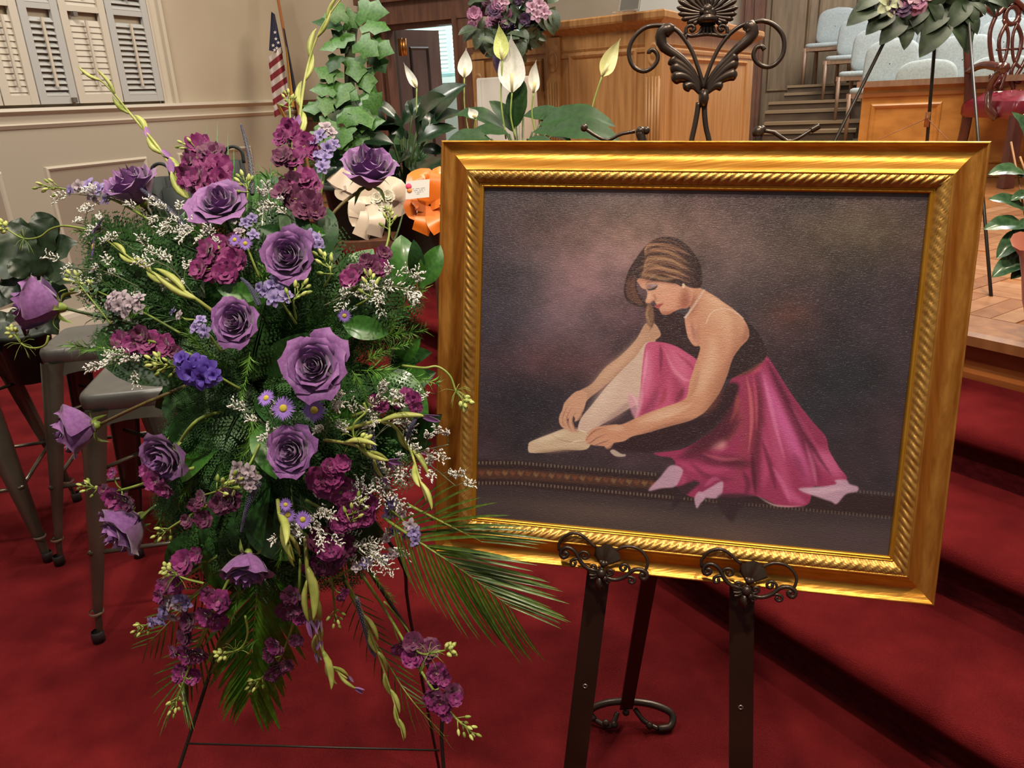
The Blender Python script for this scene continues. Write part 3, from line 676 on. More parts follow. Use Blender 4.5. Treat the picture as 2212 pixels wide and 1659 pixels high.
# floor, rug
paint([(-400, 1270), (200, 1290), (900, 1370), (2100, 1480), (2200, 2100), (-500, 2000)], (44, 34, 38), .9, 12, False)
paint([(-400, 1500), (0, 1500), (900, 1580), (2100, 1660), (2200, 2100), (-500, 2000)], (62, 50, 50), .7, 18, False)
spotp(450, 1580, 420, 60, (92, 72, 62), .45); spotp(1180, 1700, 260, 60, (104, 72, 64), .45); spotp(1800, 1720, 300, 70, (66, 50, 60), .4); spotp(-60, 1650, 200, 90, (44, 32, 40), .6)
paint([(-300, 1290), (0, 1300), (760, 1370), (2100, 1500), (2100, 1610), (850, 1520), (0, 1440), (-300, 1425)], (34, 20, 22), .95, 4, False)
paint([(-300, 1340), (0, 1345), (740, 1405), (735, 1450), (0, 1400), (-300, 1392)], (80, 44, 30), .6, 3, False)
for i in range(26):
    x = -280 + i * 42; y = 1366 + max(0, x) * .078; c = (150, 108, 66) if i % 2 else (128, 62, 36)
    paint([(x - 16, y), (x - 4, y - 15), (x + 4, y - 5), (x + 18, y - 12), (x + 14, y + 4), (x + 2, y + 16), (x - 8, y + 6)], c, .55, 2)
for i in range(125):
    x = -290 + i * 19.5
    for y, a_ in ((1312 + max(0, x) * .083, 1), (1420 + max(0, x) * .092, 1)):
        if 760 < x < 1480 and y < 1400 and a_: continue
        paint([(x, y - 9), (x + 7, y - 8), (x + 6, y + 9), (x - 1, y + 8)], (150, 132, 112), .62 if x < 900 else .4, 1, False)
# --- far arm
skin, skin_d, skin_l = (204, 140, 110), (150, 88, 70), (232, 186, 156)
paint([(690, 560), (740, 560), (785, 600), (790, 670), (735, 690), (640, 750), (540, 840), (450, 915), (375, 975), (330, 1040), (280, 1010), (262, 985), (330, 925), (400, 885), (470, 800), (560, 730), (640, 645)], (186, 138, 112))
strokep([(690, 610), (590, 730), (480, 830), (380, 925)], 22, (222, 178, 150), .7, 12); strokep([(780, 670), (640, 760), (500, 885), (400, 960)], 10, (128, 78, 64), .6, 6)
# --- stockinged leg and shoe
paint([(560, 815), (640, 735), (700, 660), (760, 690), (700, 900), (660, 985), (600, 1020), (520, 1070), (440, 1115), (400, 1150), (330, 1140), (340, 1075), (400, 1000), (480, 900)], (212, 180, 166))
strokep([(560, 850), (470, 950), (370, 1090)], 26, (230, 204, 190), .7, 14); strokep([(640, 960), (540, 1050), (430, 1120)], 16, (146, 112, 110), .7, 8)
paint([(56, 1222), (64, 1200), (110, 1180), (170, 1158), (240, 1130), (290, 1125), (350, 1140), (400, 1175), (388, 1225), (350, 1243), (250, 1243), (150, 1256), (70, 1258), (56, 1245)], (206, 178, 150))
strokep([(80, 1205), (170, 1175), (270, 1145)], 14, (232, 212, 186), .7, 6); strokep([(90, 1252), (200, 1248), (370, 1232)], 8, (140, 108, 86), .7, 4)
strokep([(180, 1160), (240, 1190), (300, 1200), (385, 1195)], 2, (150, 116, 94), .8, 1); strokep([(275, 1210), (320, 1195), (390, 1185)], 3, (236, 216, 196), .8, 1)
# --- dark torso between
paint([(690, 455), (760, 470), (860, 500), (905, 520), (925, 600), (960, 670), (1000, 700), (985, 780), (900, 730), (800, 675), (745, 655), (775, 620), (745, 560), (700, 520)], (40, 22, 26))
# --- skirt
pk, pkd, pkl = (146, 38, 80), (80, 18, 42), (208, 88, 158)
main = [(1345, 730), (1385, 780), (1440, 870), (1510, 975), (1600, 1090), (1670, 1170), (1690, 1245), (1740, 1330), (1785, 1400), (1700, 1440), (1600, 1440), (1590, 1500), (1560, 1540), (1430, 1545), (1300, 1492), (1180, 1500), (1100, 1495), (1010, 1480), (960, 1500), (860, 1440), (850, 1300), (770, 1275), (740, 1258), (880, 1240), (980, 1190), (1080, 1110), (1140, 1000), (1150, 870), (1250, 815), (1330, 765)]
paint(main, pk); mk = full(main)
for a, w, c, o in (([(1320, 800), (1400, 1000), (1500, 1220), (1590, 1430)], 40, pkl, .85), ([(1360, 780), (1450, 960), (1560, 1200), (1640, 1420)], 24, pkd, .8), ([(1390, 850), (1530, 1050), (1640, 1200), (1700, 1330)], 38, (130, 34, 70), .7), ([(1600, 1240), (1680, 1300), (1760, 1400)], 40, (212, 96, 150), .75),
                   ([(1300, 820), (1310, 1050), (1290, 1250), (1300, 1480)], 26, (84, 22, 40), .85), ([(1230, 850), (1260, 1000), (1240, 1200), (1180, 1450)], 34, (140, 44, 66), .7), ([(1340, 1000), (1400, 1200), (1440, 1380), (1500, 1520)], 30, (186, 66, 116), .8), ([(1330, 1100), (1350, 1300), (1330, 1450)], 22, (196, 70, 120), .6),
                   ([(1160, 900), (1130, 1020), (1060, 1140), (930, 1230)], 44, (46, 18, 24), .9), ([(1190, 950), (1200, 1080), (1130, 1180), (980, 1250)], 20, (168, 66, 74), .6), ([(1220, 1060), (1100, 1180), (900, 1260)], 30, (70, 22, 36), .8), ([(1040, 1230), (1100, 1210), (1090, 1240)], 26, (232, 150, 160), .9),
                   ([(860, 1300), (950, 1340), (1060, 1350), (1200, 1330)], 22, (190, 62, 112), .6), ([(900, 1400), (1000, 1440), (1150, 1460)], 20, (120, 34, 70), .7), ([(1090, 1280), (1180, 1310), (1280, 1320)], 26, (60, 18, 30), .75), ([(1440, 1440), (1500, 1500), (1560, 1530)], 22, (204, 84, 140), .7), ([(1130, 1380), (1240, 1420), (1290, 1480)], 20, (150, 44, 84), .7), ([(1490, 1250), (1560, 1400)], 18, (120, 32, 70), .6), ([(1250, 830), (1330, 790)], 14, (190, 60, 90), .7)): strokep(a, w, c, o, max(3, w * .35), True, mk)
for a, w, c, o in (([(900, 1270), (1010, 1215), (1120, 1130), (1200, 1000)], 36, (66, 18, 34), .8), ([(860, 1285), (980, 1270), (1060, 1300), (1180, 1330)], 26, (78, 20, 42), .75), ([(1240, 840), (1262, 960), (1268, 1100), (1250, 1260)], 9, (206, 96, 110), .7), ([(1275, 830), (1292, 960), (1296, 1140)], 8, (196, 74, 104), .6), ([(1180, 900), (1190, 1000), (1150, 1100)], 10, (150, 62, 60), .7), ([(1330, 830), (1362, 960), (1400, 1120), (1450, 1300)], 10, (236, 130, 190), .55),
                   ([(1350, 760), (1420, 900), (1520, 1080), (1620, 1260), (1700, 1380)], 12, (70, 16, 40), .7), ([(1480, 990), (1560, 1130), (1640, 1250)], 12, (170, 58, 104), .6), ([(1320, 1180), (1370, 1330), (1400, 1460)], 12, (96, 22, 50), .75), ([(1220, 1350), (1250, 1430), (1230, 1490)], 14, (80, 20, 44), .7), ([(1380, 1330), (1440, 1430), (1480, 1530)], 12, (216, 100, 156), .6), ([(930, 1310), (1040, 1390), (1180, 1400)], 14, (104, 28, 58), .7), ([(1000, 1260), (1100, 1290), (1220, 1290)], 10, (196, 84, 110), .6), ([(880, 1350), (900, 1400), (880, 1440)], 14, (176, 60, 104), .7), ([(1010, 1440), (1060, 1400), (1100, 1400)], 12, (200, 80, 136), .6),
                   ([(1130, 930), (1090, 1050), (1000, 1140), (870, 1220)], 14, (112, 40, 44), .7), ([(1270, 1250), (1280, 1380), (1290, 1490)], 10, (60, 14, 32), .8), ([(1560, 1200), (1600, 1330), (1620, 1430)], 10, (214, 104, 160), .6)): strokep(a, w, c, o, max(2, w * .3), True, mk)
paint([(600, 1180), (700, 1130), (820, 1110), (960, 1080), (1010, 1050), (1080, 960), (1150, 880), (1200, 900), (1160, 1000), (1060, 1120), (950, 1190), (820, 1235), (700, 1255), (560, 1245), (520, 1215)], (34, 16, 22), .95, 5)
strokep([(1000, 1060), (1060, 990), (1110, 910)], 22, (110, 52, 44), .6, 8)
knee = [(695, 672), (745, 658), (830, 672), (905, 710), (985, 775), (975, 870), (930, 960), (870, 995), (760, 1030), (640, 1085), (650, 1010), (662, 930), (668, 860), (678, 760)]
paint(knee, (196, 72, 118)); kk = full(knee)
for a, w, c, o in (([(770, 670), (790, 800), (760, 960)], 34, (164, 46, 88), .7), ([(820, 690), (880, 780), (900, 900)], 34, (216, 104, 144), .7), ([(710, 690), (700, 830), (690, 960)], 22, (222, 112, 160), .75), ([(840, 830), (870, 920), (840, 990)], 26, (140, 36, 72), .6), ([(760, 900), (720, 1000), (660, 1060)], 22, (120, 34, 66), .6), ([(770, 672), (776, 740), (772, 830)], 8, (110, 26, 60), .7), ([(792, 690), (840, 800), (900, 860), (950, 870)], 9, (236, 140, 176), .6), ([(700, 700), (690, 800), (676, 900)], 8, (244, 160, 196), .6), ([(860, 720), (930, 780), (965, 830)], 8, (150, 40, 80), .6), ([(800, 900), (790, 960), (760, 1010)], 12, (150, 44, 66), .7), ([(900, 900), (880, 950), (850, 990)], 14, (104, 28, 48), .7)): strokep(a, w, c, o, w * .35, True, kk)
paint([(600, 935), (650, 960), (672, 880), (680, 960), (660, 1040), (640, 1080), (605, 1010)], (222, 150, 176), .75, 3); strokep([(600, 930), (640, 975), (650, 1040)], 6, (240, 190, 200), .7, 3)
# hems, shadows on the rug
for P_ in ([(708, 1460), (770, 1390), (830, 1325), (893, 1345), (880, 1400), (850, 1440), (780, 1448)], [(985, 1480), (1050, 1440), (1112, 1412), (1095, 1495), (1010, 1498)], [(958, 1500), (985, 1465), (1018, 1495), (990, 1530), (970, 1555)], [(1520, 1452), (1640, 1440), (1725, 1425), (1720, 1405), (1780, 1402), (1800, 1425), (1845, 1440), (1840, 1465), (1780, 1480), (1730, 1532), (1700, 1520), (1640, 1500)]): paint(P_, (196, 152, 186), .92, 2)
strokep([(1540, 1460), (1640, 1465), (1800, 1440)], 14, (230, 190, 215), .6, 6); strokep([(1300, 1490), (1400, 1540), (1560, 1545)], 4, (226, 176, 190), .8, 2)
paint([(850, 1445), (960, 1405), (990, 1420), (930, 1470), (835, 1565)], (34, 22, 28), .9, 3, False); paint([(1100, 1480), (1290, 1490), (1200, 1560), (1165, 1630), (1120, 1590), (1090, 1540)], (36, 22, 28), .8, 4)
paint([(500, 1250), (520, 1240), (560, 1262), (584, 1266), (578, 1278), (530, 1276)], (196, 176, 164), .9, 1)
# --- bodice
paint([(1228, 535), (1290, 590), (1345, 685), (1352, 720), (1335, 755), (1260, 805), (1160, 855), (1120, 850), (1150, 770), (1190, 690), (1245, 650), (1255, 600)], (34, 20, 24))
strokep([(1180, 850), (1260, 815), (1345, 750)], 8, (88, 44, 36), .9, 3)
# --- neck, shoulder, near arm
armP = [(890, 370), (940, 350), (1000, 372), (1060, 405), (1110, 440), (1170, 482), (1225, 535), (1252, 590), (1250, 640), (1205, 690), (1165, 750), (1135, 840), (1095, 930), (1030, 1020), (990, 1055), (930, 1085), (820, 1115), (700, 1150), (620, 1170), (575, 1195), (520, 1205), (500, 1225), (470, 1222), (400, 1215), (366, 1190), (395, 1155), (440, 1118), (520, 1105), (570, 1102), (680, 1052), (780, 1015), (870, 985), (915, 955), (930, 880), (955, 800), (985, 710), (985, 682), (955, 680), (925, 640), (912, 590), (905, 530), (930, 490), (928, 430)]
paint(armP, skin); am = full(armP)
for a, w, c, o in (([(1010, 420), (1090, 480), (1160, 560), (1150, 680)], 60, (226, 176, 144), .8), ([(1240, 600), (1190, 700), (1130, 850), (1060, 980), (980, 1060)], 26, (152, 92, 70), .75), ([(1060, 600), (1050, 750), (1000, 880), (960, 960)], 34, (230, 184, 152), .7), ([(900, 1000), (780, 1050), (640, 1100)], 22, (232, 188, 158), .75), ([(980, 1065), (820, 1112), (640, 1165)], 14, (150, 92, 72), .7),
                   ([(905, 380), (920, 450), (925, 520)], 30, (164, 92, 72), .75), ([(915, 540), (930, 610), (965, 670)], 18, (222, 150, 130), .7), ([(985, 560), (970, 620), (985, 680)], 12, (180, 116, 96), .6), ([(480, 1130), (540, 1125), (580, 1130)], 14, (226, 178, 150), .7), ([(1120, 470), (1180, 520), (1230, 590)], 16, (186, 130, 100), .5), ([(930, 960), (960, 900), (985, 800)], 10, (170, 108, 84), .5), ([(930, 390), (945, 450), (930, 520)], 26, (150, 82, 62), .6), ([(1000, 400), (1060, 430), (1120, 470)], 14, (236, 192, 162), .5), ([(940, 545), (950, 600), (960, 660)], 8, (150, 90, 84), .6), ([(1170, 540), (1190, 620), (1170, 690)], 24, (176, 112, 84), .55), ([(1230, 560), (1246, 610), (1220, 670)], 14, (138, 82, 66), .6), ([(1120, 780), (1080, 880), (1020, 970)], 26, (180, 116, 88), .5), ([(960, 980), (860, 1040), (720, 1090)], 10, (240, 198, 168), .5)): strokep(a, w, c, o, w * .4, True, am)
# near hand: fingers
for P_ in ([(470, 1115), (420, 1130), (385, 1160), (368, 1185)], [(480, 1150), (430, 1170), (395, 1195), (372, 1200)], [(500, 1180), (450, 1198), (410, 1214)], [(520, 1200), (490, 1225), (470, 1222)]):
    strokep(P_, 11, (206, 146, 118), 1, 1, True); strokep([(x, y + 7) for x, y in P_], 3, (120, 66, 54), .7, 1)
# far hand
paint([(262, 975), (320, 925), (372, 940), (365, 1000), (345, 1050), (318, 1085), (300, 1060), (270, 1075), (240, 1060), (244, 1010)], (206, 150, 124))
for P_ in ([(262, 1000), (236, 1060), (240, 1105), (268, 1135)], [(285, 1010), (256, 1070), (270, 1120), (300, 1150)], [(310, 1030), (285, 1080), (300, 1130), (322, 1148)], [(345, 1020), (330, 1060), (308, 1090)]):
    strokep(P_, 12, (204, 148, 122), 1, 1, True); strokep([(x + 9, y) for x, y in P_], 3, (128, 74, 60), .6, 1)
strokep([(310, 1120), (350, 1140), (385, 1165)], 3, (236, 220, 204), .9, 1)
# straps
strokep([(1020, 560), (1050, 500), (1110, 478), (1170, 490), (1225, 532)], 2.2, (240, 206, 180), .9, 1, False)
# --- head
fc = [(640, 315), (655, 345), (672, 368), (692, 375), (700, 395), (696, 420), (690, 438), (700, 450), (725, 446), (738, 436), (745, 448), (752, 458), (748, 466), (762, 474), (768, 488), (776, 502), (792, 512), (820, 508), (850, 492), (885, 478), (925, 470), (950, 400), (940, 330), (900, 320), (800, 312), (700, 300)]
paint(fc, (212, 150, 122)); fm = full(fc)
for a, w, c, o in (([(700, 340), (760, 345), (840, 350)], 22, (226, 170, 144), .6), ([(790, 420), (840, 430), (860, 460)], 34, (222, 148, 122), .7), ([(880, 400), (900, 450), (860, 500)], 26, (160, 84, 66), .7), ([(780, 495), (820, 500), (860, 480)], 12, (190, 112, 88), .6), ([(650, 320), (670, 350)], 12, (190, 120, 96), .5), ([(720, 380), (712, 410), (706, 436)], 8, (236, 184, 158), .7), ([(900, 360), (912, 420), (905, 490)], 20, (140, 70, 54), .6), ([(768, 492), (800, 506), (850, 492)], 8, (150, 80, 62), .6), ([(760, 400), (800, 400), (840, 396)], 20, (228, 164, 138), .5), ([(735, 400), (745, 425), (738, 436)], 5, (150, 84, 68), .7), ([(650, 325), (760, 325), (880, 350)], 12, (140, 80, 64), .7)): strokep(a, w, c, o, w * .4, True, fm)
paint([(690, 358), (710, 347), (748, 344), (756, 354), (740, 370), (712, 370), (698, 366)], (116, 84, 92), .7, 3); strokep([(694, 372), (715, 376), (742, 368), (756, 352)], 4.5, (30, 22, 26), .95, 1); strokep([(714, 356), (735, 353), (750, 349)], 3.4, (158, 166, 196), .7, 1.5); strokep([(686, 352), (704, 336), (740, 328), (770, 332)], 3.2, (92, 54, 42), .75, 2)
strokep([(716, 447), (728, 440), (738, 434)], 3, (110, 52, 44), .8, 1)
paint([(738, 462), (756, 456), (780, 450), (790, 452), (776, 464), (764, 480), (748, 474)], (186, 74, 76), .9, 1); strokep([(740, 464), (762, 462), (786, 453)], 2, (96, 34, 38), .9, 1)
# hair
hair = [(648, 380), (642, 345), (655, 315), (720, 325), (800, 335), (860, 345), (885, 358), (900, 350), (940, 365), (990, 362), (1000, 300), (985, 230), (945, 165), (885, 108), (815, 88), (750, 98), (690, 140), (640, 205), (600, 270), (578, 340), (574, 400), (595, 440), (640, 462), (690, 470), (680, 430), (655, 400)]
paint(hair, (44, 25, 25)); hm = full(hair, 1)
for k in range(110):
    t = k / 109; b_ = rs.rand()
    c = [(74, 42, 36), (122, 76, 56), (176, 124, 90), (50, 28, 27)][int(b_ * 3.99)]
    if t < .72:
        y0 = 110 + t * 260; strokep([(640 + 60 * (1 - t) + rs.randn() * 8, y0 + 70 + 20 * t), (720 + rs.randn() * 12, y0 + 5 - 10 * t), (830, y0 + 12 + rs.randn() * 10), (930 + rs.randn() * 20, y0 + 60 - 20 * t)], 1.6 + 3.4 * rs.rand(), c, .66, 1.2, True, hm)
    else:
        o_ = (t - .72) * 150; strokep([(600 + o_, 300), (588 + o_, 360), (600 + o_ * 1.2, 420), (660 + o_ * .6, 458)], 3, c if b_ < .5 else (70, 42, 40), .6, 2, True, hm)
for a, w in (([(655, 290), (720, 300), (800, 318), (880, 305)], 9), ([(640, 265), (720, 240), (820, 270), (900, 275)], 6), ([(690, 175), (780, 165), (860, 195), (930, 235)], 5), ([(665, 225), (760, 205), (850, 225), (930, 262)], 6)): strokep(a, w, (176, 132, 92), .7, 3, True, hm)
strokep([(930, 180), (985, 260), (990, 350)], 26, (36, 22, 22), .8, 8, True, hm)
paint([(700, 455), (690, 490), (690, 530), (705, 570), (728, 580), (738, 540), (735, 490), (722, 455)], (120, 82, 62), .9, 2); strokep([(708, 460), (698, 510), (715, 570)], 4, (180, 136, 104), .8, 2)
strokep([(740, 500), (730, 560), (712, 600)], 3, (90, 56, 44), .7, 1)
# jewels
for i in range(22):
    t = i / 21; x = 1010 + (906 - 1010) * t - 6 * sin(pi * t) ; y = 378 + (527 - 378) * t + 14 * sin(pi * t) ; paint([(x - 7, y - 3), (x + 7, y - 1), (x + 6, y + 4), (x - 8, y + 2)], (226, 214, 202), .95, 1, False)
paint([(890, 344), (902, 342), (906, 356), (900, 368), (892, 362)], (230, 206, 176), .9, 1)
# linen grain
IMG *= (1 + .035 * rs.randn(IH, 1, 1) * .5 + .05 * (box1(rs.randn(IH, IW).astype(np.float32), 9, 1)[..., None]) * 2.0 + .02 * rs.randn(IH, IW, 1))
IMG = np.clip(IMG, 0, 255) / 255.0; IMG = .055 + .945 * IMG ** .88  # blacks lifted and tones raised, haze put into the print colours
im = bpy.data.images.new('portrait_print', IW, IH); px = np.ones((IH, IW, 4), np.float32); px[..., :3] = IMG[::-1]; im.pixels.foreach_set(px.ravel()); im.update(); im.pack()
cm = bpy.data.materials.new('printed_linen_canvas'); cm.use_nodes = True; nt = cm.node_tree; b = nt.nodes['Principled BSDF']
ti = nt.nodes.new('ShaderNodeTexImage'); ti.image = im; nt.links.new(ti.outputs[0], b.inputs['Base Color']); b.inputs['Roughness'].default_value = .34; b.inputs['Specular IOR Level'].default_value = .55
tcn = nt.nodes.new('ShaderNodeTexCoord'); bumps = None
for sc, st, dist in ((1, (90, 900, 1), .0006), (1, (700, 120, 1), .0004), (1, (330, 330, 1), .0004)):
    mp = nt.nodes.new('ShaderNodeMapping'); mp.inputs['Scale'].default_value = st; nz = nt.nodes.new('ShaderNodeTexNoise'); nz.inputs['Scale'].default_value = .8; nz.inputs['Detail'].default_value = 2
    bp = nt.nodes.new('ShaderNodeBump'); bp.inputs['Strength'].default_value = .8; bp.inputs['Distance'].default_value = dist
    nt.links.new(tcn.outputs['UV'], mp.inputs[0]); nt.links.new(mp.outputs[0], nz.inputs[0]); nt.links.new(nz.outputs[0], bp.inputs['Height'])
    if bumps is not None: nt.links.new(bumps.outputs[0], bp.inputs['Normal'])
    bumps = bp
nt.links.new(bumps.outputs[0], b.inputs['Normal'])
g = G(); g.add([fp(.0705, FHt - .0705, -.0045), fp(FWd - .0705, FHt - .0705, -.0045), fp(FWd - .0705, .0705, -.0045), fp(.0705, .0705, -.0045)], [(0, 1, 2, 3)])
cv = obj('canvas', g, cm, pf_, smooth=False, label='printed linen canvas showing a dancer tying her pointe shoe')
uv = cv.data.uv_layers.new(name='uv'); d_ = .0725 - .0705
for l, (u, v) in zip(range(4), ((0, 0), (1, 0), (1, 1), (0, 1))): uv.data[l].uv = (u, v)
# ================================================================== scrolled iron easel
iron = mat('dark_bronze_iron', (58, 46, 40), (72, 58, 48), 20, .38, metal=.55, coat=.2)
bar = mat('brown_steel_bar', (46, 28, 22), (58, 36, 26), 6, .35, metal=.5)
def pe(x, y, h): return onp(x, y, FO + FN * h, FN)
eas = empty('display_easel', np.array([.2, 1.1, 0]), 'tall dark bronze scrolled easel with leaf and shell crest, holding the portrait', 'easel')
def zt(pts, sc, ox, oy, h): return [pe(ox + x / sc, oy + y / sc, h) for x, y in pts]
K = .00080
def z3(pts, h=-.045): return zt(pts, 5.184, 1340, 0, h)
g = G()
for P_, r in (([(500, 290), (400, 285), (280, 310), (170, 400), (105, 520), (100, 640), (150, 750), (250, 800), (340, 770), (410, 690), (415, 610), (370, 560), (325, 575), (318, 600)], .0034),
              ([(1480, 250), (1600, 235), (1720, 280), (1810, 380), (1835, 500), (1810, 630), (1720, 730), (1620, 750), (1530, 700), (1490, 620), (1520, 540), (1580, 520), (1615, 560)], .0034),
              ([(500, 290), (620, 330), (720, 440), (800, 570), (850, 700), (900, 850), (930, 960)], .0032), ([(1480, 250), (1350, 290), (1230, 380), (1130, 500), (1060, 620), (1000, 760), (950, 900), (925, 980)], .0032)):
    g.tube(bez(z3(P_), 44), r, 8)
obj('crest_scroll', g, iron, eas)
g = G()
for P_ in ([(875, 1150), (862, 1250), (835, 1400), (800, 1560), (780, 1700), (770, 1900)], [(940, 1150), (945, 1300), (960, 1430), (990, 1560), (1010, 1700), (1020, 1900)]): g.tube(bez(z3(P_), 16), .0042, 8)
obj('mast_rod', g, iron, eas)
def lobe(P_, r0, r1, h=-.045, fl=.5):
    q = bez(z3(P_, h), 14); n_ = len(q); R = [(r0 + (r1 - r0) * (i / (n_ - 1)) ** .8) * (1 if i < n_ - 2 else (.75 if i == n_ - 2 else .25)) for i in range(n_)]; return q, R
g = G()
for P_, a, b in (([(915, 1000), (830, 830), (720, 690), (600, 600), (490, 530), (450, 430), (480, 350), (560, 340), (600, 360)], 10, 46), ([(905, 1010), (820, 850), (700, 740), (600, 690), (560, 650)], 9, 38), ([(900, 1020), (800, 870), (680, 790), (560, 740)], 9, 42), ([(895, 1030), (800, 910), (690, 860), (570, 880)], 9, 46), ([(890, 1050), (830, 970), (770, 960), (710, 1000)], 9, 36),
                 ([(945, 1000), (1040, 830), (1160, 700), (1300, 560), (1430, 450), (1480, 370), (1450, 300), (1370, 310)], 10, 46), ([(955, 1010), (1060, 850), (1180, 730), (1260, 660), (1310, 620)], 9, 38), ([(960, 1020), (1080, 870), (1200, 760), (1320, 695)], 9, 38), ([(965, 1030), (1080, 920), (1200, 850), (1310, 825)], 9, 42), ([(970, 1050), (1040, 980), (1090, 960), (1150, 965)], 9, 34)):
    q, R = lobe(P_, a * 1.5 / 5.184 * K, b * 1.65 / 5.184 * K); g.tube(q, R, 10)
obj('leaf_scroll', g, iron, eas)
g = G(); c_ = z3([(930, 1020), (935, 1110), (925, 1200)]); g.tube(c_, [.0105, .011, .0085], 12, flat=.7); obj('collar', g, iron, eas)
g = G()
for sgn in (-1, 1):
    for a_, L_ in ((96, 300), (112, 330), (127, 345), (142, 355), (156, 360), (169, 350), (181, 330), (193, 300), (205, 255), (217, 215)):
        t_ = radians(a_ if sgn < 0 else 180 - a_); ex, ey = 975 + L_ * cos(t_), 150 - L_ * sin(t_); mx_, my_ = 975 + L_ * .5 * cos(t_), 150 - L_ * .5 * sin(t_) + 12
        q, R = lobe([(975 + 30 * sgn * -1 * 0, 150), (mx_, my_), (ex, ey)], 1.4 * K, 5.4 * K); g.tube(q, R, 8)
for (x, y, r) in ((975, 110, .0085), (930, 130, .006), (1020, 130, .006), (975, 160, .008), (955, 90, .0045), (1000, 92, .0045)): g.blob(z3([(x, y)], -.040)[0], r, 10, 6)
g.lathe([(.012, 0), (.0165, .003), (.0165, .008), (.011, .012), (.013, .016), (.010, .022)], z3([(975, 275)], -.045)[0], 16, (FU, FN, -FV))
for P_ in ([(735, 440), (735, 390), (800, 405), (880, 370), (920, 300)], [(1200, 430), (1200, 390), (1140, 405), (1070, 370), (1035, 300)], [(800, 405), (975, 385), (1140, 405)], [(940, 300), (930, 390)], [(975, 300), (975, 395)], [(1010, 300), (1020, 390)], [(735, 390), (740, 310), (800, 285), (835, 320), (805, 350), (785, 325)], [(1200, 390), (1190, 310), (1135, 285), (1100, 320), (1130, 350), (1155, 325)]):
    g.tube(bez(z3(P_), 16), .0030, 6)
obj('shell_finial', g, iron, eas)
# scrolled tips of the back arms that show above the frame
for arm_i in (0, 1):
  g = G()
  for P_, R_ in (([(1262, 276), (1285, 292), (1312, 303), (1340, 290), (1372, 284)], 3.4), ([(1382, 286), (1388, 310), (1386, 360)], 9), ([(1640, 284), (1636, 310), (1638, 360)], 9), ([(1642, 282), (1672, 286), (1700, 305), (1722, 300), (1745, 286), (1770, 270)], 3.6), ([(1770, 272), (1752, 282)], 6)):
    if (P_[0][0] > 1500) == arm_i: g.tube(bez([pe(x, y, -.05) for x, y in P_], 10), R_ * K, 8)
  for x, y, r in ((1384, 284, 9), (1396, 282, 7), (1638, 286, 11), (1646, 280, 7), (1262, 276, 7)):
    if (x > 1500) == arm_i: g.blob(pe(x, y, -.05), r * K * 1.1, 10, 6)
  obj('back_arm', g, iron, eas)
# ledge brackets, one pressed shell and scroll plate on each front leg
def z4(pts, h=.016): return zt(pts, 9.617, 1190, 1140, h)
O4 = z4([(1050, 780)])[0]
def brk():
    g = G(); k = K
    for P_, r in (([(170, 470), (170, 330), (270, 190), (420, 118), (560, 122), (700, 200), (830, 320), (930, 400)], .0021), ([(1340, 480), (1480, 405), (1650, 390), (1820, 440), (1950, 560), (2012, 700), (1990, 830), (1960, 880)], .0021),
                  ([(1000, 900), (800, 860), (680, 780), (600, 680), (550, 570), (480, 470), (380, 415), (290, 412), (210, 470), (205, 570), (260, 620), (340, 590), (345, 530), (295, 505), (270, 540)], .0027),
                  ([(580, 560), (620, 510), (700, 500), (780, 540), (770, 620), (690, 640), (650, 590), (690, 570)], .0020), ([(560, 650), (480, 655), (415, 700), (430, 775), (490, 780), (515, 725), (475, 710)], .0020),
                  ([(1050, 980), (1250, 1070), (1400, 1070), (1550, 1010), (1650, 920), (1750, 870), (1880, 870), (1985, 930), (2000, 1020), (1930, 1075), (1850, 1010), (1880, 950), (1930, 990)], .0027),
                  ([(1640, 930), (1620, 820), (1540, 760), (1470, 780), (1440, 840), (1500, 890), (1560, 840), (1530, 810)], .0020), ([(1560, 1020), (1650, 1020), (1735, 1060), (1740, 1120), (1680, 1150), (1620, 1110), (1660, 1070)], .0020),
                  ([(960, 900), (850, 880), (840, 800), (900, 780), (940, 830), (890, 850)], .002), ([(1140, 960), (1180, 1000), (1280, 960), (1270, 890), (1200, 880), (1190, 940), (1230, 950)], .002),
                  ([(1000, 940), (880, 930), (790, 900)], .0018), ([(1000, 960), (880, 985), (800, 975)], .0018), ([(1000, 980), (900, 1040), (820, 1050)], .0018), ([(1060, 1010), (1120, 1100), (1180, 1160)], .0018), ([(1090, 1000), (1170, 1080), (1250, 1120)], .0018)):
        g.tube(bez(z4(P_), 22), r * 1.28, 6)
    b0 = z4([(1070, 800)])[0]     # ribbed shell
    tips = [(845, 480), (880, 600), (930, 400), (1060, 370), (1070, 370), (1200, 320), (1330, 440), (1340, 450), (1420, 530), (1450, 680), (1200, 800)]
    fan = [(860, 490, 0), (900, 560, .0025), (925, 410, -.001), (990, 375, .004), (1060, 372, -.001), (1140, 315, .005), (1230, 330, .005), (1325, 430, -.001), (1370, 470, .004), (1425, 560, -.001), (1440, 620, .003), (1460, 690, -.001)]
    rows = [[b0 + (z4([(x, y)])[0] + FN * hh - b0) * t + FN * (.003 * sin(pi * t)) for x, y, hh in fan] for t in np.linspace(.06, 1, 6)]
    g.grid(rows)
    for x, y, r in ((1090, 745, .0062), (1040, 710, .004), (1150, 740, .0045), (1060, 860, .0045), (1050, 940, .0085), (990, 1150, .004), (1020, 1200, .004), (1120, 1050, .005)): g.blob(z4([(x, y)], .018)[0], r, 10, 6)
    g.tube(z4([(1000, 1000), (990, 1240)], .012), [.012, .013], 8, flat=.4)
    return g
gb = brk(); V = np.array(gb.v) - O4; gb.v = [tuple((float(p @ FU), float(p @ FV), float(p @ FN))) for p in V]
mb = mesh('ledge_bracket', gb, iron)
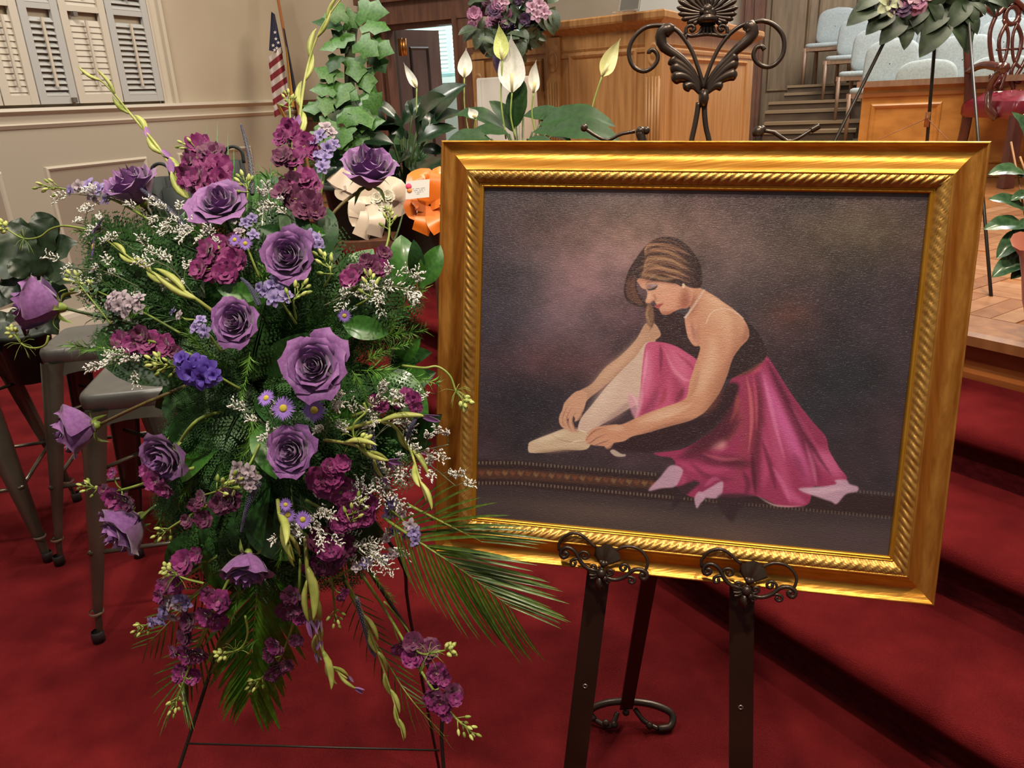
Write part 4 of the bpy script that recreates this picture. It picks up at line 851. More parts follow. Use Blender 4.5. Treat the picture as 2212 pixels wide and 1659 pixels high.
Zi = wloc(eas).inverted()
for (x, y) in ((1190 + 1050 / 9.617, 1140 + 780 / 9.617), (1480 + 1050 / 7.9, 1160 + 775 / 7.9)):
    inst('ledge_bracket', mb, eas, Zi @ MX(pe(x, y, .016), FU, FV, FN))
# front legs: flat bars with a screw eyelet; rear leg with a scrolled foot
eyel = mat('steel_eyelet', (150, 140, 132), rough=.3, metal=.9)
for (xa, ya), (xb, yb_), (xe, ye) in (((1293, 1240), (1244, 1640), (1264, 1482)), ((1602, 1270), (1600, 1640), (1600, 1528))):
    a, b = pe(xa, ya, -.028), pe(xb, yb_, -.028); d = nrm(b - a); top = a - d * .30; bot = b + d * ((b[2] - .0) / -d[2]); sd = nrm(np.cross(d, FN)); sd = -sd if sd @ FU < 0 else sd
    g = G(); w_ = .0185 * 1.05; p = top - sd * w_ + FN * .0; g.quadbox(p, sd * w_ * 2, bot - top, FN * .006); lg = obj('front_leg', g, bar, eas, smooth=False)
    g = G(); c = pe(xe, ye, -.022); g.lathe([(.0022, -.001), (.0022, .0015), (.0042, .0015), (.0046, 0)], c, 14, (sd, d, FN)); obj('eyelet', g, eyel, lg)
    g = G(); g.tube(bez([bot + sd * .05 + UP * .012, bot + sd * .03 + UP * .02, bot + UP * .03, bot - sd * .03 + UP * .02, bot - sd * .05 + UP * .012], 10), .008, 6); obj('foot', g, iron, lg)
g = G(); a, b = pe(1250, 1100, -.036), pe(1640, 1140, -.036); g.quadbox(a, b - a, FV * .02, FN * .006); g.quadbox(pe(1488, 700, -.05), FU * .035, FV * .36, FN * .006); obj('crossbar', g, bar, eas, smooth=False)
fr = atz(1352, 1560, 0); pr = onp(1403, 1235, (0, 1.22, 0), (0, 1, 0)); f_top = fr + UP * .045; dd = nrm(pr - f_top); sx = nrm(np.cross(dd, UP)); sx = sx if sx[0] > 0 else -sx
hinge = pr + dd * .13
g = G(); nn = np.cross(sx, dd); g.quadbox(f_top - sx * .015, sx * .03, hinge - f_top, nn * .006); rl = obj('rear_leg', g, bar, eas, smooth=False)
def zfoot(pts): return [onp(x, y, fr, (0, 1, 0)) for x, y in pts]
g = G(); g.tube(bez([fr + v for v in (np.array([-.075, .0, .012]), np.array([-.085, .01, .03]), np.array([-.05, .01, .05]), np.array([0, .005, .058]), np.array([.06, .0, .05]), np.array([.105, -.01, .03]), np.array([.10, -.03, .012]), np.array([.07, -.035, .010]))], 30), .0085, 8)
g.tube(bez([fr + v for v in (np.array([-.075, 0, .012]), np.array([-.04, -.02, .009]), np.array([-.02, 0, .03]))], 12), .006, 6); g.tube(bez([fr + v for v in (np.array([.07, -.035, .01]), np.array([.04, -.02, .02]), np.array([.02, 0, .04]))], 12), .006, 6)
for dx, dy, dz in ((-.05, -.02, .02), (-.03, -.02, .014), (.05, -.03, .016), (.0, 0, .03)): g.blob(fr + np.array([dx, dy, dz]), .009, 8, 5)
obj('foot', g, iron, rl)

# ================================================================== metal bar stools at the left
gun = mat('gunmetal_lacquer', (92, 84, 74), (106, 98, 86), 10, .34, metal=.75, coat=.3)
gun_top = mat('brushed_gunmetal_seat', (106, 106, 104), (116, 115, 112), 12, .42, metal=.6)
def stool(c, yaw, hgt, label):
    ca, sa = cos(yaw), sin(yaw); X = np.array([ca, sa, 0]); Y = np.array([-sa, ca, 0])
    t = empty('metal_stool', c, label, 'stool', 'gunmetal bar stools', MX(c, X, Y, UP))
    def L(name, g, m, **k): return obj(name, g, m, t, local=True, **k)
    def sq(r, z, e=.22, n=32, rr=None):
        return [(r * math.copysign(abs(cos(a)) ** e, cos(a)), r * math.copysign(abs(sin(a)) ** e, sin(a)), z) for a in [2 * pi * k / n for k in range(n)]]
    g = G(); g.grid([sq(.145, hgt - .05), sq(.15, hgt - .045), sq(.152, hgt - .012), sq(.148, hgt - .003), sq(.138, hgt), sq(.12, hgt - .003), sq(.02, hgt - .006), sq(.0005, hgt - .006)], closed_v=True); st_ = L('seat', g, gun_top)
    g = G()
    for i in range(3): g.lathe([(.006, 0), (.009, .001), (.0095, 0)], (-.03 + .03 * i, 0, hgt - .006), 10)
    obj('drain_hole', g, mat('black_void', (12, 12, 12), rough=.9), st_, local=True)
    g = G()
    for ax in range(4):
        u = [(1, 0), (0, 1), (-1, 0), (0, -1)][ax]; v = (-u[1], u[0])
        top = [(u[0] * .147 + v[0] * s, u[1] * .147 + v[1] * s, hgt - .04) for s in np.linspace(-.135, .135, 9)]
        bot = [(u[0] * .158 + v[0] * s * 1.05, u[1] * .158 + v[1] * s * 1.05, hgt - .075 - .05 * (abs(s) / .135) ** 3) for s in np.linspace(-.135, .135, 9)]
        g.grid([top, bot])
    L('apron', g, gun)
    for sx in (-1, 1):
        for sy in (-1, 1):
            g = G(); rows = []
            for z, o, w in ((hgt - .045, .130, .052), (hgt * .6, .165, .042), (.10, .212, .020), (.085, .214, .016), (.0, .222, .013)):
                row = []
                for k in range(9):     # open channel section, convex outwards
                    a = pi * k / 8 - pi / 2
                    lx, ly = cos(a) * w * .75, sin(a) * w
                    ax_, ay_ = (lx + ly) * .7071, (lx - ly) * .7071
                    row.append((sx * (o + ax_ - w * .3), sy * (o + ay_ - w * .3), z))
                rows.append(row)
            g.grid(rows); lg = L('leg', g, gun)
            g = G(); g.lathe([(.013, 0), (.017, .0), (.018, .03), (.015, .035)], (sx * .222, sy * .222, 0), 10); obj('foot_cap', g, mat('black_rubber', (40, 30, 30), rough=.6), lg, local=True)
            g = G(); g.lathe([(.019, 0), (.0205, .004), (.019, .008)], (sx * .213, sy * .213, .088), 10); obj('collar', g, mat('pale_weld_band', (150, 136, 120), rough=.4, metal=.5), lg, local=True)
    for z, o in ((.27, .196),):
        for ax in range(4):
            u = [(1, 0), (0, 1), (-1, 0), (0, -1)][ax]; v = (-u[1], u[0]); g = G(); p = np.array([u[0] * o, u[1] * o, z]); vv = np.array([v[0], v[1], 0]); g.tube([p - vv * o, p + vv * o], .007, 8); L('foot_rail', g, gun)
    g = G(); g.tube([(-.15, -.15, hgt - .22), (.15, .15, hgt - .22)], .006, 6); g.tube([(-.15, .15, hgt - .22), (.15, -.15, hgt - .22)], .006, 6); L('cross_brace', g, gun)
    return t
# nearest front-left foot of each stool sits on the floor at these places
SH = .82
yw = radians(14)
def by_foot(px, py, sx, sy, yaw, seat_px, label):
    p = atz(px, py, 0); q = np.array([sx * -.07, sy * -.07]); q = p[:2] + [q[0] * cos(yaw) - q[1] * sin(yaw), q[0] * sin(yaw) + q[1] * cos(yaw)]
    best = min(np.arange(.6, 1.1, .004), key=lambda h: abs(CY - F * (M3.T @ (np.array([q[0], q[1], h]) - [0, 0, EYE]))[1] / -(M3.T @ (np.array([q[0], q[1], h]) - [0, 0, EYE]))[2] - seat_px[1])); hgt = float(best)
    print('STOOL', hgt)
    ca, sa = cos(yaw), sin(yaw); off = np.array([sx * .222 * ca - sy * .222 * sa, sx * .222 * sa + sy * .222 * ca, 0]); stool(p - off, yaw, hgt, label)
by_foot(215, 1385, -1, -1, radians(10), (165, 858), 'nearest gunmetal stool, in the middle behind the lowest left roses')
by_foot(130, 1219, -1, -1, radians(12), (84, 760), 'middle gunmetal stool with its seat just below the leftmost purple rose')
by_foot(106, 1211, 1, -1, radians(16), (60, 752), 'leftmost gunmetal stool, cut off by the left edge')
by_foot(-60, 1010, 1, -1, radians(16), (-70, 640), 'gunmetal stool standing behind the leftmost one')
# ================================================================== the standing spray of flowers
SC0 = (565, 830)
def dep(x, y, k=0.0):
    r = ((x - SC0[0]) / 470) ** 2 + ((y - SC0[1]) / 560) ** 2
    d = 1.06 + .17 * min(r, 1.35)
    if x > 880: d = min(d, 1.10)
    return d + k
def Q(x, y, k=0.0): return C(x, y, dep(x, y, k))
core = C(590, 870, 1.30)
def cdir(r, u, b): return nrm(cR * r + cU * u + cB * b)
grn = lambda n, a, b, **k: mat(n, a, b, 30, **{**dict(rough=.5), **k})
stem_g = grn('fresh_stem_green', (118, 142, 58), (142, 160, 74)); stem_d = grn('dark_stem_green', (52, 74, 34), (70, 92, 42)); stem_b = grn('brownish_rose_stem', (96, 74, 44), (112, 102, 52))
lime = grn('lime_bud_green', (172, 184, 96), (196, 204, 124)); glad_g = grn('gladiolus_sheath_green', (140, 152, 66), (180, 184, 104), rough=.42)
rosem = mat('lilac_purple_rose_petal', (126, 74, 140), (146, 94, 160), 9, .6, sheen=.4, bump=.05, bscale=60)
rosem2 = mat('deeper_purple_rose_petal', (110, 62, 126), (130, 80, 146), 9, .6, sheen=.4, bump=.05, bscale=60)
mag = mat('magenta_stock_petal', (112, 14, 88), (136, 28, 108), 40, .6, sheen=.3); magd = mat('wine_stock_petal', (78, 8, 56), (100, 16, 74), 40, .6, sheen=.3)
lav = mat('lavender_larkspur_petal', (128, 112, 170), (154, 138, 190), 40, .6); lavp = mat('greyed_lilac_petal', (158, 140, 160), (186, 172, 176), 40, .6); vio = mat('deep_violet_petal', (70, 46, 140), (92, 64, 168), 40, .55)
asterm = mat('violet_aster_ray', (134, 96, 188), (156, 120, 206), 40, .6); yel = mat('yellow_disc', (206, 186, 56), (226, 206, 84), 200, .8, bump=.5, bscale=500)
whit = mat('silver_white_statice', (232, 230, 226), rough=.7)
lf_d = mat('glossy_dark_leaf', (26, 58, 24), (40, 80, 34), 14, .46, spec=.35); lf_m = mat('mid_green_leaf', (44, 92, 28), (64, 116, 40), 14, .38, coat=.15); fern_m = mat('fern_green', (34, 70, 28), (52, 94, 38), 20, .5); fern_l = mat('bright_feather_green', (84, 132, 42), (104, 154, 54), 20, .5)
palm_m = mat('palm_leaflet_green', (52, 78, 18), (80, 104, 30), 12, .38, coat=.2); vero = mat('blue_violet_spike', (88, 84, 126), (116, 112, 146), 120, .7)

# ---- roses
def petal(r0, R, H, hw, curl, th0, seed, nu=9, nv=9, z0=0):
    rr = random.Random(seed); tip = rr.uniform(.0, .16); side = rr.uniform(-.25, .25); rows = []
    for j in range(nv):
        v = j / (nv - 1); w = (0.42 + 0.58 * sin(pi * min(1, .08 + v * .62))) * (1 - .62 * max(0, (v - .72) / .28) ** 2.2)
        t = max(0, (v - .55) / .45); row = []
        for i in range(nu):
            u = i / (nu - 1) * 2 - 1; a = th0 + u * hw * w + side * v * .2
            r = r0 + (R - r0) * sin(pi / 2 * min(1, v * 1.12)) ** .9 + curl * R * .62 * t ** 2 + curl * R * .30 * abs(u) ** 3 * v
            z = z0 + H * (v ** 1.05) - curl * H * .55 * t ** 2.2 - H * .10 * u * u * v + tip * H * max(0, 1 - abs(u) * 1.6) * t * (1 - curl)
            z += curl * .10 * H * abs(u) ** 3 * t
            row.append((r * cos(a), r * sin(a), z))
        rows.append(row)
    return G().grid(rows)
def rose_proto(seed, openness, n=25):
    rr = random.Random(seed); out = []
    for i in range(n):
        f = i / (n - 1); R = .055 + (.84 if openness > .5 else .72) * f ** 1.05; r0 = .02 + .20 * f
        H = 1.02 + .10 * sin(pi * f) - (.30 * openness) * f; curl = .02 + (.22 + .50 * openness) * max(0, f - .12) ** 1.3
        hw = 1.9 - 1.08 * f ** .5; th = i * 2.39996 + rr.uniform(-.12, .12)
        g = petal(r0, R, H, hw, curl, th, seed * 50 + i, nu=9 if f > .3 else 13, z0=-.0)
        out.append(mesh('petal', g, rosem if (i * 7 + seed) % 3 else rosem2))
    g = G(); g.lathe([(.05, -.20), (.10, -.16), (.14, -.08), (.16, 0), (.12, .06)], n=12)
    for k in range(5):
        a = 2 * pi * k / 5 + seed; d = np.array([cos(a), sin(a), 0]); L_ = .55 + .3 * rr.random(); cu = rr.uniform(.3, 1.2)
        P = bez([d * .12 + UP * -.02, d * (.12 + L_ * .5) + UP * .10 * (1 - cu), d * (.12 + L_ * .8) - UP * L_ * .45 * cu], 6); g.grid(leafgrid(P, leafw(6, .08, peak=.3), UP, .3, 2))
    return out, mesh('calyx', g, stem_g)
protos = [rose_proto(1, .85), rose_proto(2, .35), rose_proto(3, .65)]
ROSES = [ # px, py, radius px, facing(right, up, toward us), proto, extra depth, stem bends, label
 (287, 404, 56, (-.25, .72, .60), 1, .0, 'purple rose at the upper left of the spray, beside the taupe wall panel'),
 (474, 436, 62, (.02, .55, .80), 0, -.02, 'large purple rose upper centre, just below the magenta stock head'),
 (622, 552, 59, (-.05, .12, 1), 2, -.03, 'open purple rose right of centre, third from the top of the spray'),
 (508, 694, 53, (-.12, .10, 1), 2, -.02, 'open purple rose near the centre, left of and above the largest rose'),
 (678, 790, 70, (.0, .12, 1), 0, -.05, 'largest fully open purple rose in the middle, above the asters'),
 (797, 366, 58, (.14, .66, .66), 1, .0, 'tall purple rose held highest, in front of the white ribbon bow'),
 (84, 658, 62, (-.90, .12, .30), 1, .0, 'leftmost purple rose, facing left above the metal stools'),
 (166, 928, 56, (-.88, -.22, .38), 1, .0, 'purple rose on a long bare stem, in front of the nearest stool seat'),
 (350, 988, 57, (-.30, -.35, .85), 2, .0, 'purple rose with a wet outer petal, lower left beside the stool leg'),
 (268, 1140, 58, (-.62, -.50, .50), 1, .0, 'drooping purple rose furthest down on the left side'),
 (627, 974, 55, (-.10, .05, 1), 2, -.03, 'dusky purple rose low in the centre, below the two asters'),
 (533, 1228, 50, (.05, -.82, .40), 1, -.01, 'lowest purple rose hanging face down at the bottom centre'),
]
for i, (x, y, rp, fd, pi_, k, lab) in enumerate(ROSES):
    Z = cdir(*fd); X, Y, Z = frameZ(Z, cU); R = rp / F * dep(x, y, k) / (1.04 if pi_ != 1 else .80)
    a = rnd.uniform(0, 6.28); X, Y = X * cos(a) + Y * sin(a), Y * cos(a) - X * sin(a)
    c = Q(x, y, k) - Z * R * (.55 if pi_ != 1 else .5)
    t = empty('rose', c, lab, 'rose', 'purple roses in the standing spray', MX(c, X, Y, Z, R))
    pm_, cal = protos[pi_]
    for me in pm_: inst('petal', me, t, Matrix.Rotation(rnd.uniform(-.06, .06), 4, 'Z'))
    inst('calyx', cal, t)
    b0 = c - Z * R * .15; tgt = core + (c - core) * .15; mid = c - Z * .09 + (tgt - c) * .25 - cB * .02
    if i == 7: mid = Q(320, 868, .01); tgt = Q(480, 800, .09)
    if i == 8: mid = Q(440, 900, .03)
    if i == 5: b0 = c; mid = Q(725, 455, .03); tgt = Q(660, 560, .1)
    g = G(); g.tube(bez([b0, mid, tgt], 14), .0026, 7); obj('stem', g, stem_b if i in (5, 7) else (stem_g if i in (8,) else stem_d), t)

# ---- florets shared by many stems
def ruffle(seed, n1=6, n2=5, R=1.0):
    rr = random.Random(seed); g = G()
    for L_, (n, sc, up) in enumerate(((n1, 1.0, .15), (n2, .72, .45), (3, .4, .8))):
        for k in range(n):
            a = 2 * pi * k / n + L_ * .6 + rr.uniform(-.2, .2); d = np.array([cos(a), sin(a), 0]); s = np.array([-sin(a), cos(a), 0]); rows = []
            tw = rr.uniform(-.3, .3); e = rr.uniform(-.2, .25)
            for j in range(5):
                v = j / 4; w = .12 + .50 * sin(pi * (.1 + .72 * v)); row = []
                for i in range(5):
                    u = i / 2 - 1
                    row.append(R * sc * (d * v * .95 + s * u * w + UP * (up * v + e * v * v + .13 * sin(u * 5 + seed + k) * v + tw * u * v * .5)))
                rows.append(row)
            g.grid(rows)
    return g
def starfl(seed, n=5, w=.34, up=.25, L2=True):
    rr = random.Random(seed); g = G()
    for L_ in range(2 if L2 else 1):
        for k in range(n):
            a = 2 * pi * (k + .5 * L_) / n + rr.uniform(-.15, .15); d = np.array([cos(a), sin(a), 0]); sc = 1 if L_ == 0 else .6; el = up + rr.uniform(-.15, .2) + .4 * L_
            P = bez([(0, 0, 0), d * .5 * sc + UP * el * .6, d * sc + UP * (el * .8 - .1)], 5); g.grid(leafgrid(P, leafw(5, w * sc, peak=.6), UP, .2, 2))
    return g
def budg(): return G().lathe([(.02, 0), (.30, .12), (.42, .45), (.34, .85), (.10, 1.1), (.01, 1.15)], n=8)
FM = {'mag': [mesh('flower', ruffle(i), mag) for i in range(4)] + [mesh('flower', ruffle(9), magd)], 'wine': [mesh('flower', ruffle(i + 20), magd) for i in range(3)] + [mesh('flower', ruffle(7), mag)],
      'lav': [mesh('flower', starfl(i), lav) for i in range(3)] + [mesh('flower', starfl(8), lavp)], 'pale': [mesh('flower', starfl(i + 5), lavp) for i in range(3)], 'vio': [mesh('flower', starfl(i + 11, 6, .4, .3), vio) for i in range(3)]}
BUDL = mesh('bud', budg(), lime); BUDM = mesh('bud', budg(), mag); BUDG = mesh('bud', budg(), stem_g)
def flowering(name, cat, grp, lab, path, fl, kind, budtip=True, r=.0024, k=0.0, size=1.0):
    """path: stem in pixels from its root to its tip; fl: list of (x, y, radius px)"""
    pts = [Q(x, y, k + (.03 if i == 0 else 0)) for i, (x, y) in enumerate(path)]; cv_ = bez(pts, 18)
    t = empty(name, pts[0], lab, cat, grp)
    g = G(); g.tube(cv_, [r * (1.1 - .5 * i / 18) for i in range(19)], 7)
    Zi = wloc(t).inverted(); ped = []
    for (x, y, rp) in fl:
        p = Q(x, y, k - .012 + rnd.uniform(-.006, .006)); R = rp * (1.32 if kind in ('mag', 'wine', 'vio') else 1.1) / F * dep(x, y)
        q = min(cv_, key=lambda c_: np.linalg.norm(c_ - p)); d = p - q; 
        Z = nrm(nrm(d + cB * .012) * .6 + cB * .75 + nrm(pts[-1] - pts[0]) * .25 + np.array([rnd.uniform(-.3, .3) for _ in range(3)]))
        X, Y, Z = frameZ(Z, [rnd.uniform(-1, 1) for _ in range(3)])
        if kind in FM:
            inst('flower', rnd.choice(FM[kind]), t, Zi @ MX(p - Z * R * .3, X, Y, Z, R))
        g.tube(bez([q, (q + p) / 2 - cU * .004, p - Z * R * .3], 5), r * .5, 5)
    if budtip:
        T = nrm(cv_[-1] - cv_[-4]); bm = BUDL
        for j in range(9):
            f_ = j / 8; p = cv_[-1] - T * .028 * (1 - f_); a = j * 2.4; X, Y, Zz = frameZ(T, cB); d = X * cos(a) + Y * sin(a); e = p + (d * .009 * (1.1 - .6 * f_) + T * .008) * size
            X2, Y2, Z2 = frameZ(d * (.9 - .6 * f_) + T * .9, cU); inst('bud', bm if j % 4 else BUDG, t, Zi @ MX(e, X2 * .75, Y2 * .75, Z2 * 1.1, .0078 * size)); g.tube([p, e], .0009, 4)
    obj('stem', g, stem_g, t); return t
GS = 'magenta stock stems in the spray'
STOCK = [
 ([(455, 470), (445, 400), (428, 330), (400, 315)], [(425, 310, 22), (455, 322, 24), (402, 352, 22), (440, 352, 26), (470, 358, 24), (418, 385, 26), (455, 392, 28), (395, 380, 20), (478, 385, 18)], 'mag', 'full magenta stock head rising above the upper centre rose', 1),
 ([(650, 520), (645, 420), (632, 320), (624, 210)], [(622, 278, 20), (636, 292, 18), (604, 295, 16), (658, 312, 22), (606, 334, 20), (634, 338, 22), (676, 330, 16), (652, 384, 26), (628, 396, 22), (672, 392, 20)], 'mag', 'tall magenta stock spike with green tip, left of the highest rose', 1),
 ([(640, 500), (645, 450), (660, 420)], [(605, 410, 20), (640, 425, 24), (668, 430, 22), (655, 450, 20), (684, 455, 16)], 'wine', 'wine coloured stock cluster under the tall magenta spike', 0),
 ([(500, 640), (480, 570), (470, 520)], [(440, 545, 24), (470, 530, 22), (500, 558, 24), (448, 575, 26), (485, 585, 22), (425, 580, 18), (510, 520, 16)], 'mag', 'deep magenta stock tucked left of the third rose', 0),
 ([(740, 640), (810, 590), (838, 520), (842, 465)], [(830, 545, 14), (800, 572, 20), (822, 578, 16), (768, 586, 20), (752, 600, 18), (790, 560, 12)], 'wine', 'half open stock stem below the white bow, buds at its tip', 1),
 ([(420, 770), (340, 740), (270, 730)], [(255, 735, 18), (285, 742, 20), (320, 738, 22), (352, 745, 20), (300, 722, 16), (375, 760, 14)], 'wine', 'dark wine stock lying left, above the nearest stool seat', 0),
 ([(620, 1000), (700, 1040), (770, 1090)], [(690, 1038, 24), (718, 1030, 20), (740, 1062, 26), (700, 1062, 20), (770, 1070, 22), (790, 1094, 22), (752, 1098, 20), (715, 1008, 16), (740, 1000, 16)], 'mag', 'broad bright magenta stock lower right of the lowest centre rose', 0),
 ([(660, 1080), (740, 1120), (770, 1100)], [(735, 1130, 18), (760, 1122, 18), (790, 1118, 18), (748, 1110, 14)], 'mag', 'short magenta stock with lime buds, right of the small asters', 1),
 ([(620, 1120), (680, 1170), (740, 1200)], [(690, 1165, 22), (712, 1182, 24), (742, 1180, 22), (725, 1205, 20), (690, 1222, 20), (670, 1232, 16), (712, 1232, 16)], 'wine', 'wine magenta stock under the white statice at the lower right', 0),
 ([(420, 1010), (340, 1035), (250, 1060), (185, 1050)], [(330, 1040, 20), (352, 1060, 16), (245, 1078, 20), (268, 1088, 18), (222, 1060, 12), (240, 1022, 10), (315, 1018, 14)], 'mag', 'magenta stock with bud tip reaching left between the two lower left roses', 1),
 ([(560, 1020), (480, 1075), (400, 1120), (345, 1155)], [(490, 1080, 24), (470, 1092, 18), (430, 1078, 16), (418, 1094, 14), (438, 1124, 16), (400, 1126, 12)], 'wine', 'wine stock with lime buds left of the lowest centre rose', 1),
 ([(470, 1200), (410, 1240), (370, 1280)], [(392, 1215, 22), (370, 1230, 16), (350, 1268, 16), (375, 1262, 18), (340, 1290, 14), (420, 1200, 14)], 'mag', 'magenta stock low on the left above the lavender larkspur', 0),
 ([(500, 1240), (460, 1320), (425, 1400), (375, 1530)], [(450, 1290, 18), (470, 1300, 20), (440, 1335, 20), (470, 1345, 18), (400, 1345, 18), (395, 1378, 16), (398, 1418, 20), (425, 1420, 18), (370, 1408, 12), (390, 1455, 16), (415, 1462, 14), (380, 1462, 12)], 'mag', 'long magenta stock trailing down over the palm at the bottom left', 1),
 ([(650, 1200), (640, 1320), (600, 1430), (545, 1480)], [(628, 1290, 18), (640, 1310, 20), (618, 1325, 20), (650, 1335, 14), (640, 1385, 12), (590, 1400, 18), (578, 1415, 14), (600, 1450, 16), (618, 1440, 12), (585, 1462, 12)], 'wine', 'magenta stock hanging straight down at the bottom centre', 1),
 ([(780, 1240), (840, 1330), (910, 1450), (965, 1530), (1015, 1580)], [(870, 1405, 20), (892, 1388, 18), (890, 1420, 18), (930, 1400, 18), (918, 1418, 14), (945, 1455, 18), (960, 1470, 14), (938, 1475, 14), (980, 1500, 18), (935, 1510, 18), (952, 1525, 20), (985, 1512, 12), (965, 1550, 10)], 'mag', 'longest magenta stock trailing down to the right with pale bud tip', 1),
 ([(760, 900), (840, 870), (905, 850)], [(878, 848, 12), (892, 862, 14), (898, 880, 12), (862, 872, 10), (812, 868, 14), (826, 876, 12)], 'mag', 'small magenta stock at the right of the largest rose', 0),
 ([(690, 1180), (715, 1250), (725, 1340)], [(738, 1290, 9), (745, 1280, 8)], 'mag', 'nearly closed stock stem with hanging pale green buds', 1),
]
for path, fl, kd, lab, bt in STOCK: flowering('stock_stem', 'flower', GS, lab, path, fl, kd, bool(bt))
LARK = [
 ([(330, 480), (240, 430), (150, 410), (95, 402)], [(168, 402, 16), (190, 398, 20), (212, 408, 20), (200, 420, 18), (150, 410, 12), (225, 430, 14)], 'lav', 'lavender larkspur with lime buds reaching to the top left, over the wall moulding', 1),
 ([(690, 440), (702, 350), (696, 270)], [(704, 275, 18), (690, 290, 16), (716, 285, 14), (676, 305, 16), (708, 320, 18), (722, 310, 14), (700, 340, 18), (684, 335, 14), (696, 360, 16)], 'lav', 'lavender larkspur behind the tall magenta spike', 0),
 ([(640, 700), (600, 640), (575, 600)], [(598, 595, 16), (585, 615, 18), (605, 625, 18), (570, 630, 16), (618, 640, 16), (590, 645, 18), (560, 622, 14)], 'lav', 'lavender larkspur with pale buds directly under the third rose', 0),
 ([(390, 720), (300, 670), (190, 620)], [(262, 640, 18), (242, 640, 16), (280, 655, 18), (255, 662, 18), (298, 665, 16), (232, 660, 14), (270, 680, 16), (300, 640, 14)], 'pale', 'creamy lilac larkspur with yellow-green buds at the left, behind the leftmost rose', 1),
 ([(560, 960), (535, 1010), (500, 1060)], [(512, 1010, 16), (535, 1018, 18), (525, 1035, 18), (548, 1030, 16), (540, 1050, 14), (505, 1028, 14)], 'pale', 'pale lilac larkspur beside lime buds left of the lowest centre rose', 1),
 ([(760, 1040), (830, 1090), (890, 1140)], [(845, 1085, 16), (858, 1098, 16), (842, 1110, 18), (868, 1112, 14), (885, 1135, 16), (895, 1150, 16), (878, 1158, 16), (898, 1170, 14), (850, 1150, 16), (835, 1165, 14)], 'lav', 'lavender larkspur at the right edge of the spray above the palm', 0),
 ([(470, 1240), (400, 1300), (300, 1360)], [(362, 1300, 18), (385, 1290, 18), (400, 1305, 16), (350, 1318, 16), (345, 1340, 16), (372, 1335, 16), (325, 1345, 14), (380, 1312, 14)], 'lav', 'lavender larkspur low at the left with a green bud tip over the carpet', 1),
 ([(480, 760), (440, 710), (420, 690)], [(432, 690, 14), (420, 708, 14), (440, 715, 16), (372, 672, 12), (385, 680, 12)], 'lav', 'small lavender sprig left of the centre rose', 0),
 ([(520, 840), (440, 800), (350, 790)], [(398, 790, 20), (420, 785, 22), (445, 798, 22), (412, 808, 24), (436, 818, 22), (390, 775, 16), (460, 812, 16)], 'vio', 'deep violet delphinium cluster left of the largest rose', 1),
 ([(560, 600), (530, 520), (520, 460)], [(505, 470, 14), (530, 480, 14), (515, 500, 14), (545, 470, 12), (548, 505, 14)], 'lav', 'blue-lavender larkspur between the upper centre rose and the third rose', 0),
 ([(660, 560), (680, 520), (690, 500)], [(668, 505, 14), (684, 515, 14), (690, 530, 12)], 'lav', 'lavender larkspur tip touching the top right of the third rose', 0),
 ([(700, 1260), (760, 1230), (820, 1215)], [(790, 1215, 14), (810, 1200, 14), (830, 1210, 14), (850, 1195, 14), (770, 1225, 12)], 'lav', 'lavender larkspur mixed into the white statice at the lower right', 0),
]
for path, fl, kd, lab, bt in LARK: flowering('larkspur_stem', 'flower', 'larkspur stems in the spray', lab, path, fl, kd, bool(bt), r=.0018)
for path, lab in (([(700, 620), (715, 590), (700, 560)], 'pale green larkspur buds right of the third rose'), ([(770, 660), (800, 640), (800, 605)], 'lime green bud tip above the feathery fern at the right'), ([(640, 690), (635, 650), (652, 622)], 'yellow-green buds just below the third rose'), ([(520, 470), (535, 420), (528, 390)], 'light green bells beside the upper centre rose'),
                  ([(440, 1070), (470, 1060), (500, 1040)], 'bright lime bud cluster over the wine stock at the lower left'), ([(240, 700), (200, 650), (160, 600)], 'yellow-green buds above the leftmost rose'), ([(700, 1120), (760, 1110), (775, 1090)], 'pale lime buds on the bright magenta stock'), ([(350, 790), (345, 785), (335, 780)], 'creamy buds at the left end of the violet delphinium')):
    flowering('bud_sprig', 'flower', 'green bud sprigs in the spray', lab, path, [], 'none', True, .0014, -.02, 1.15)

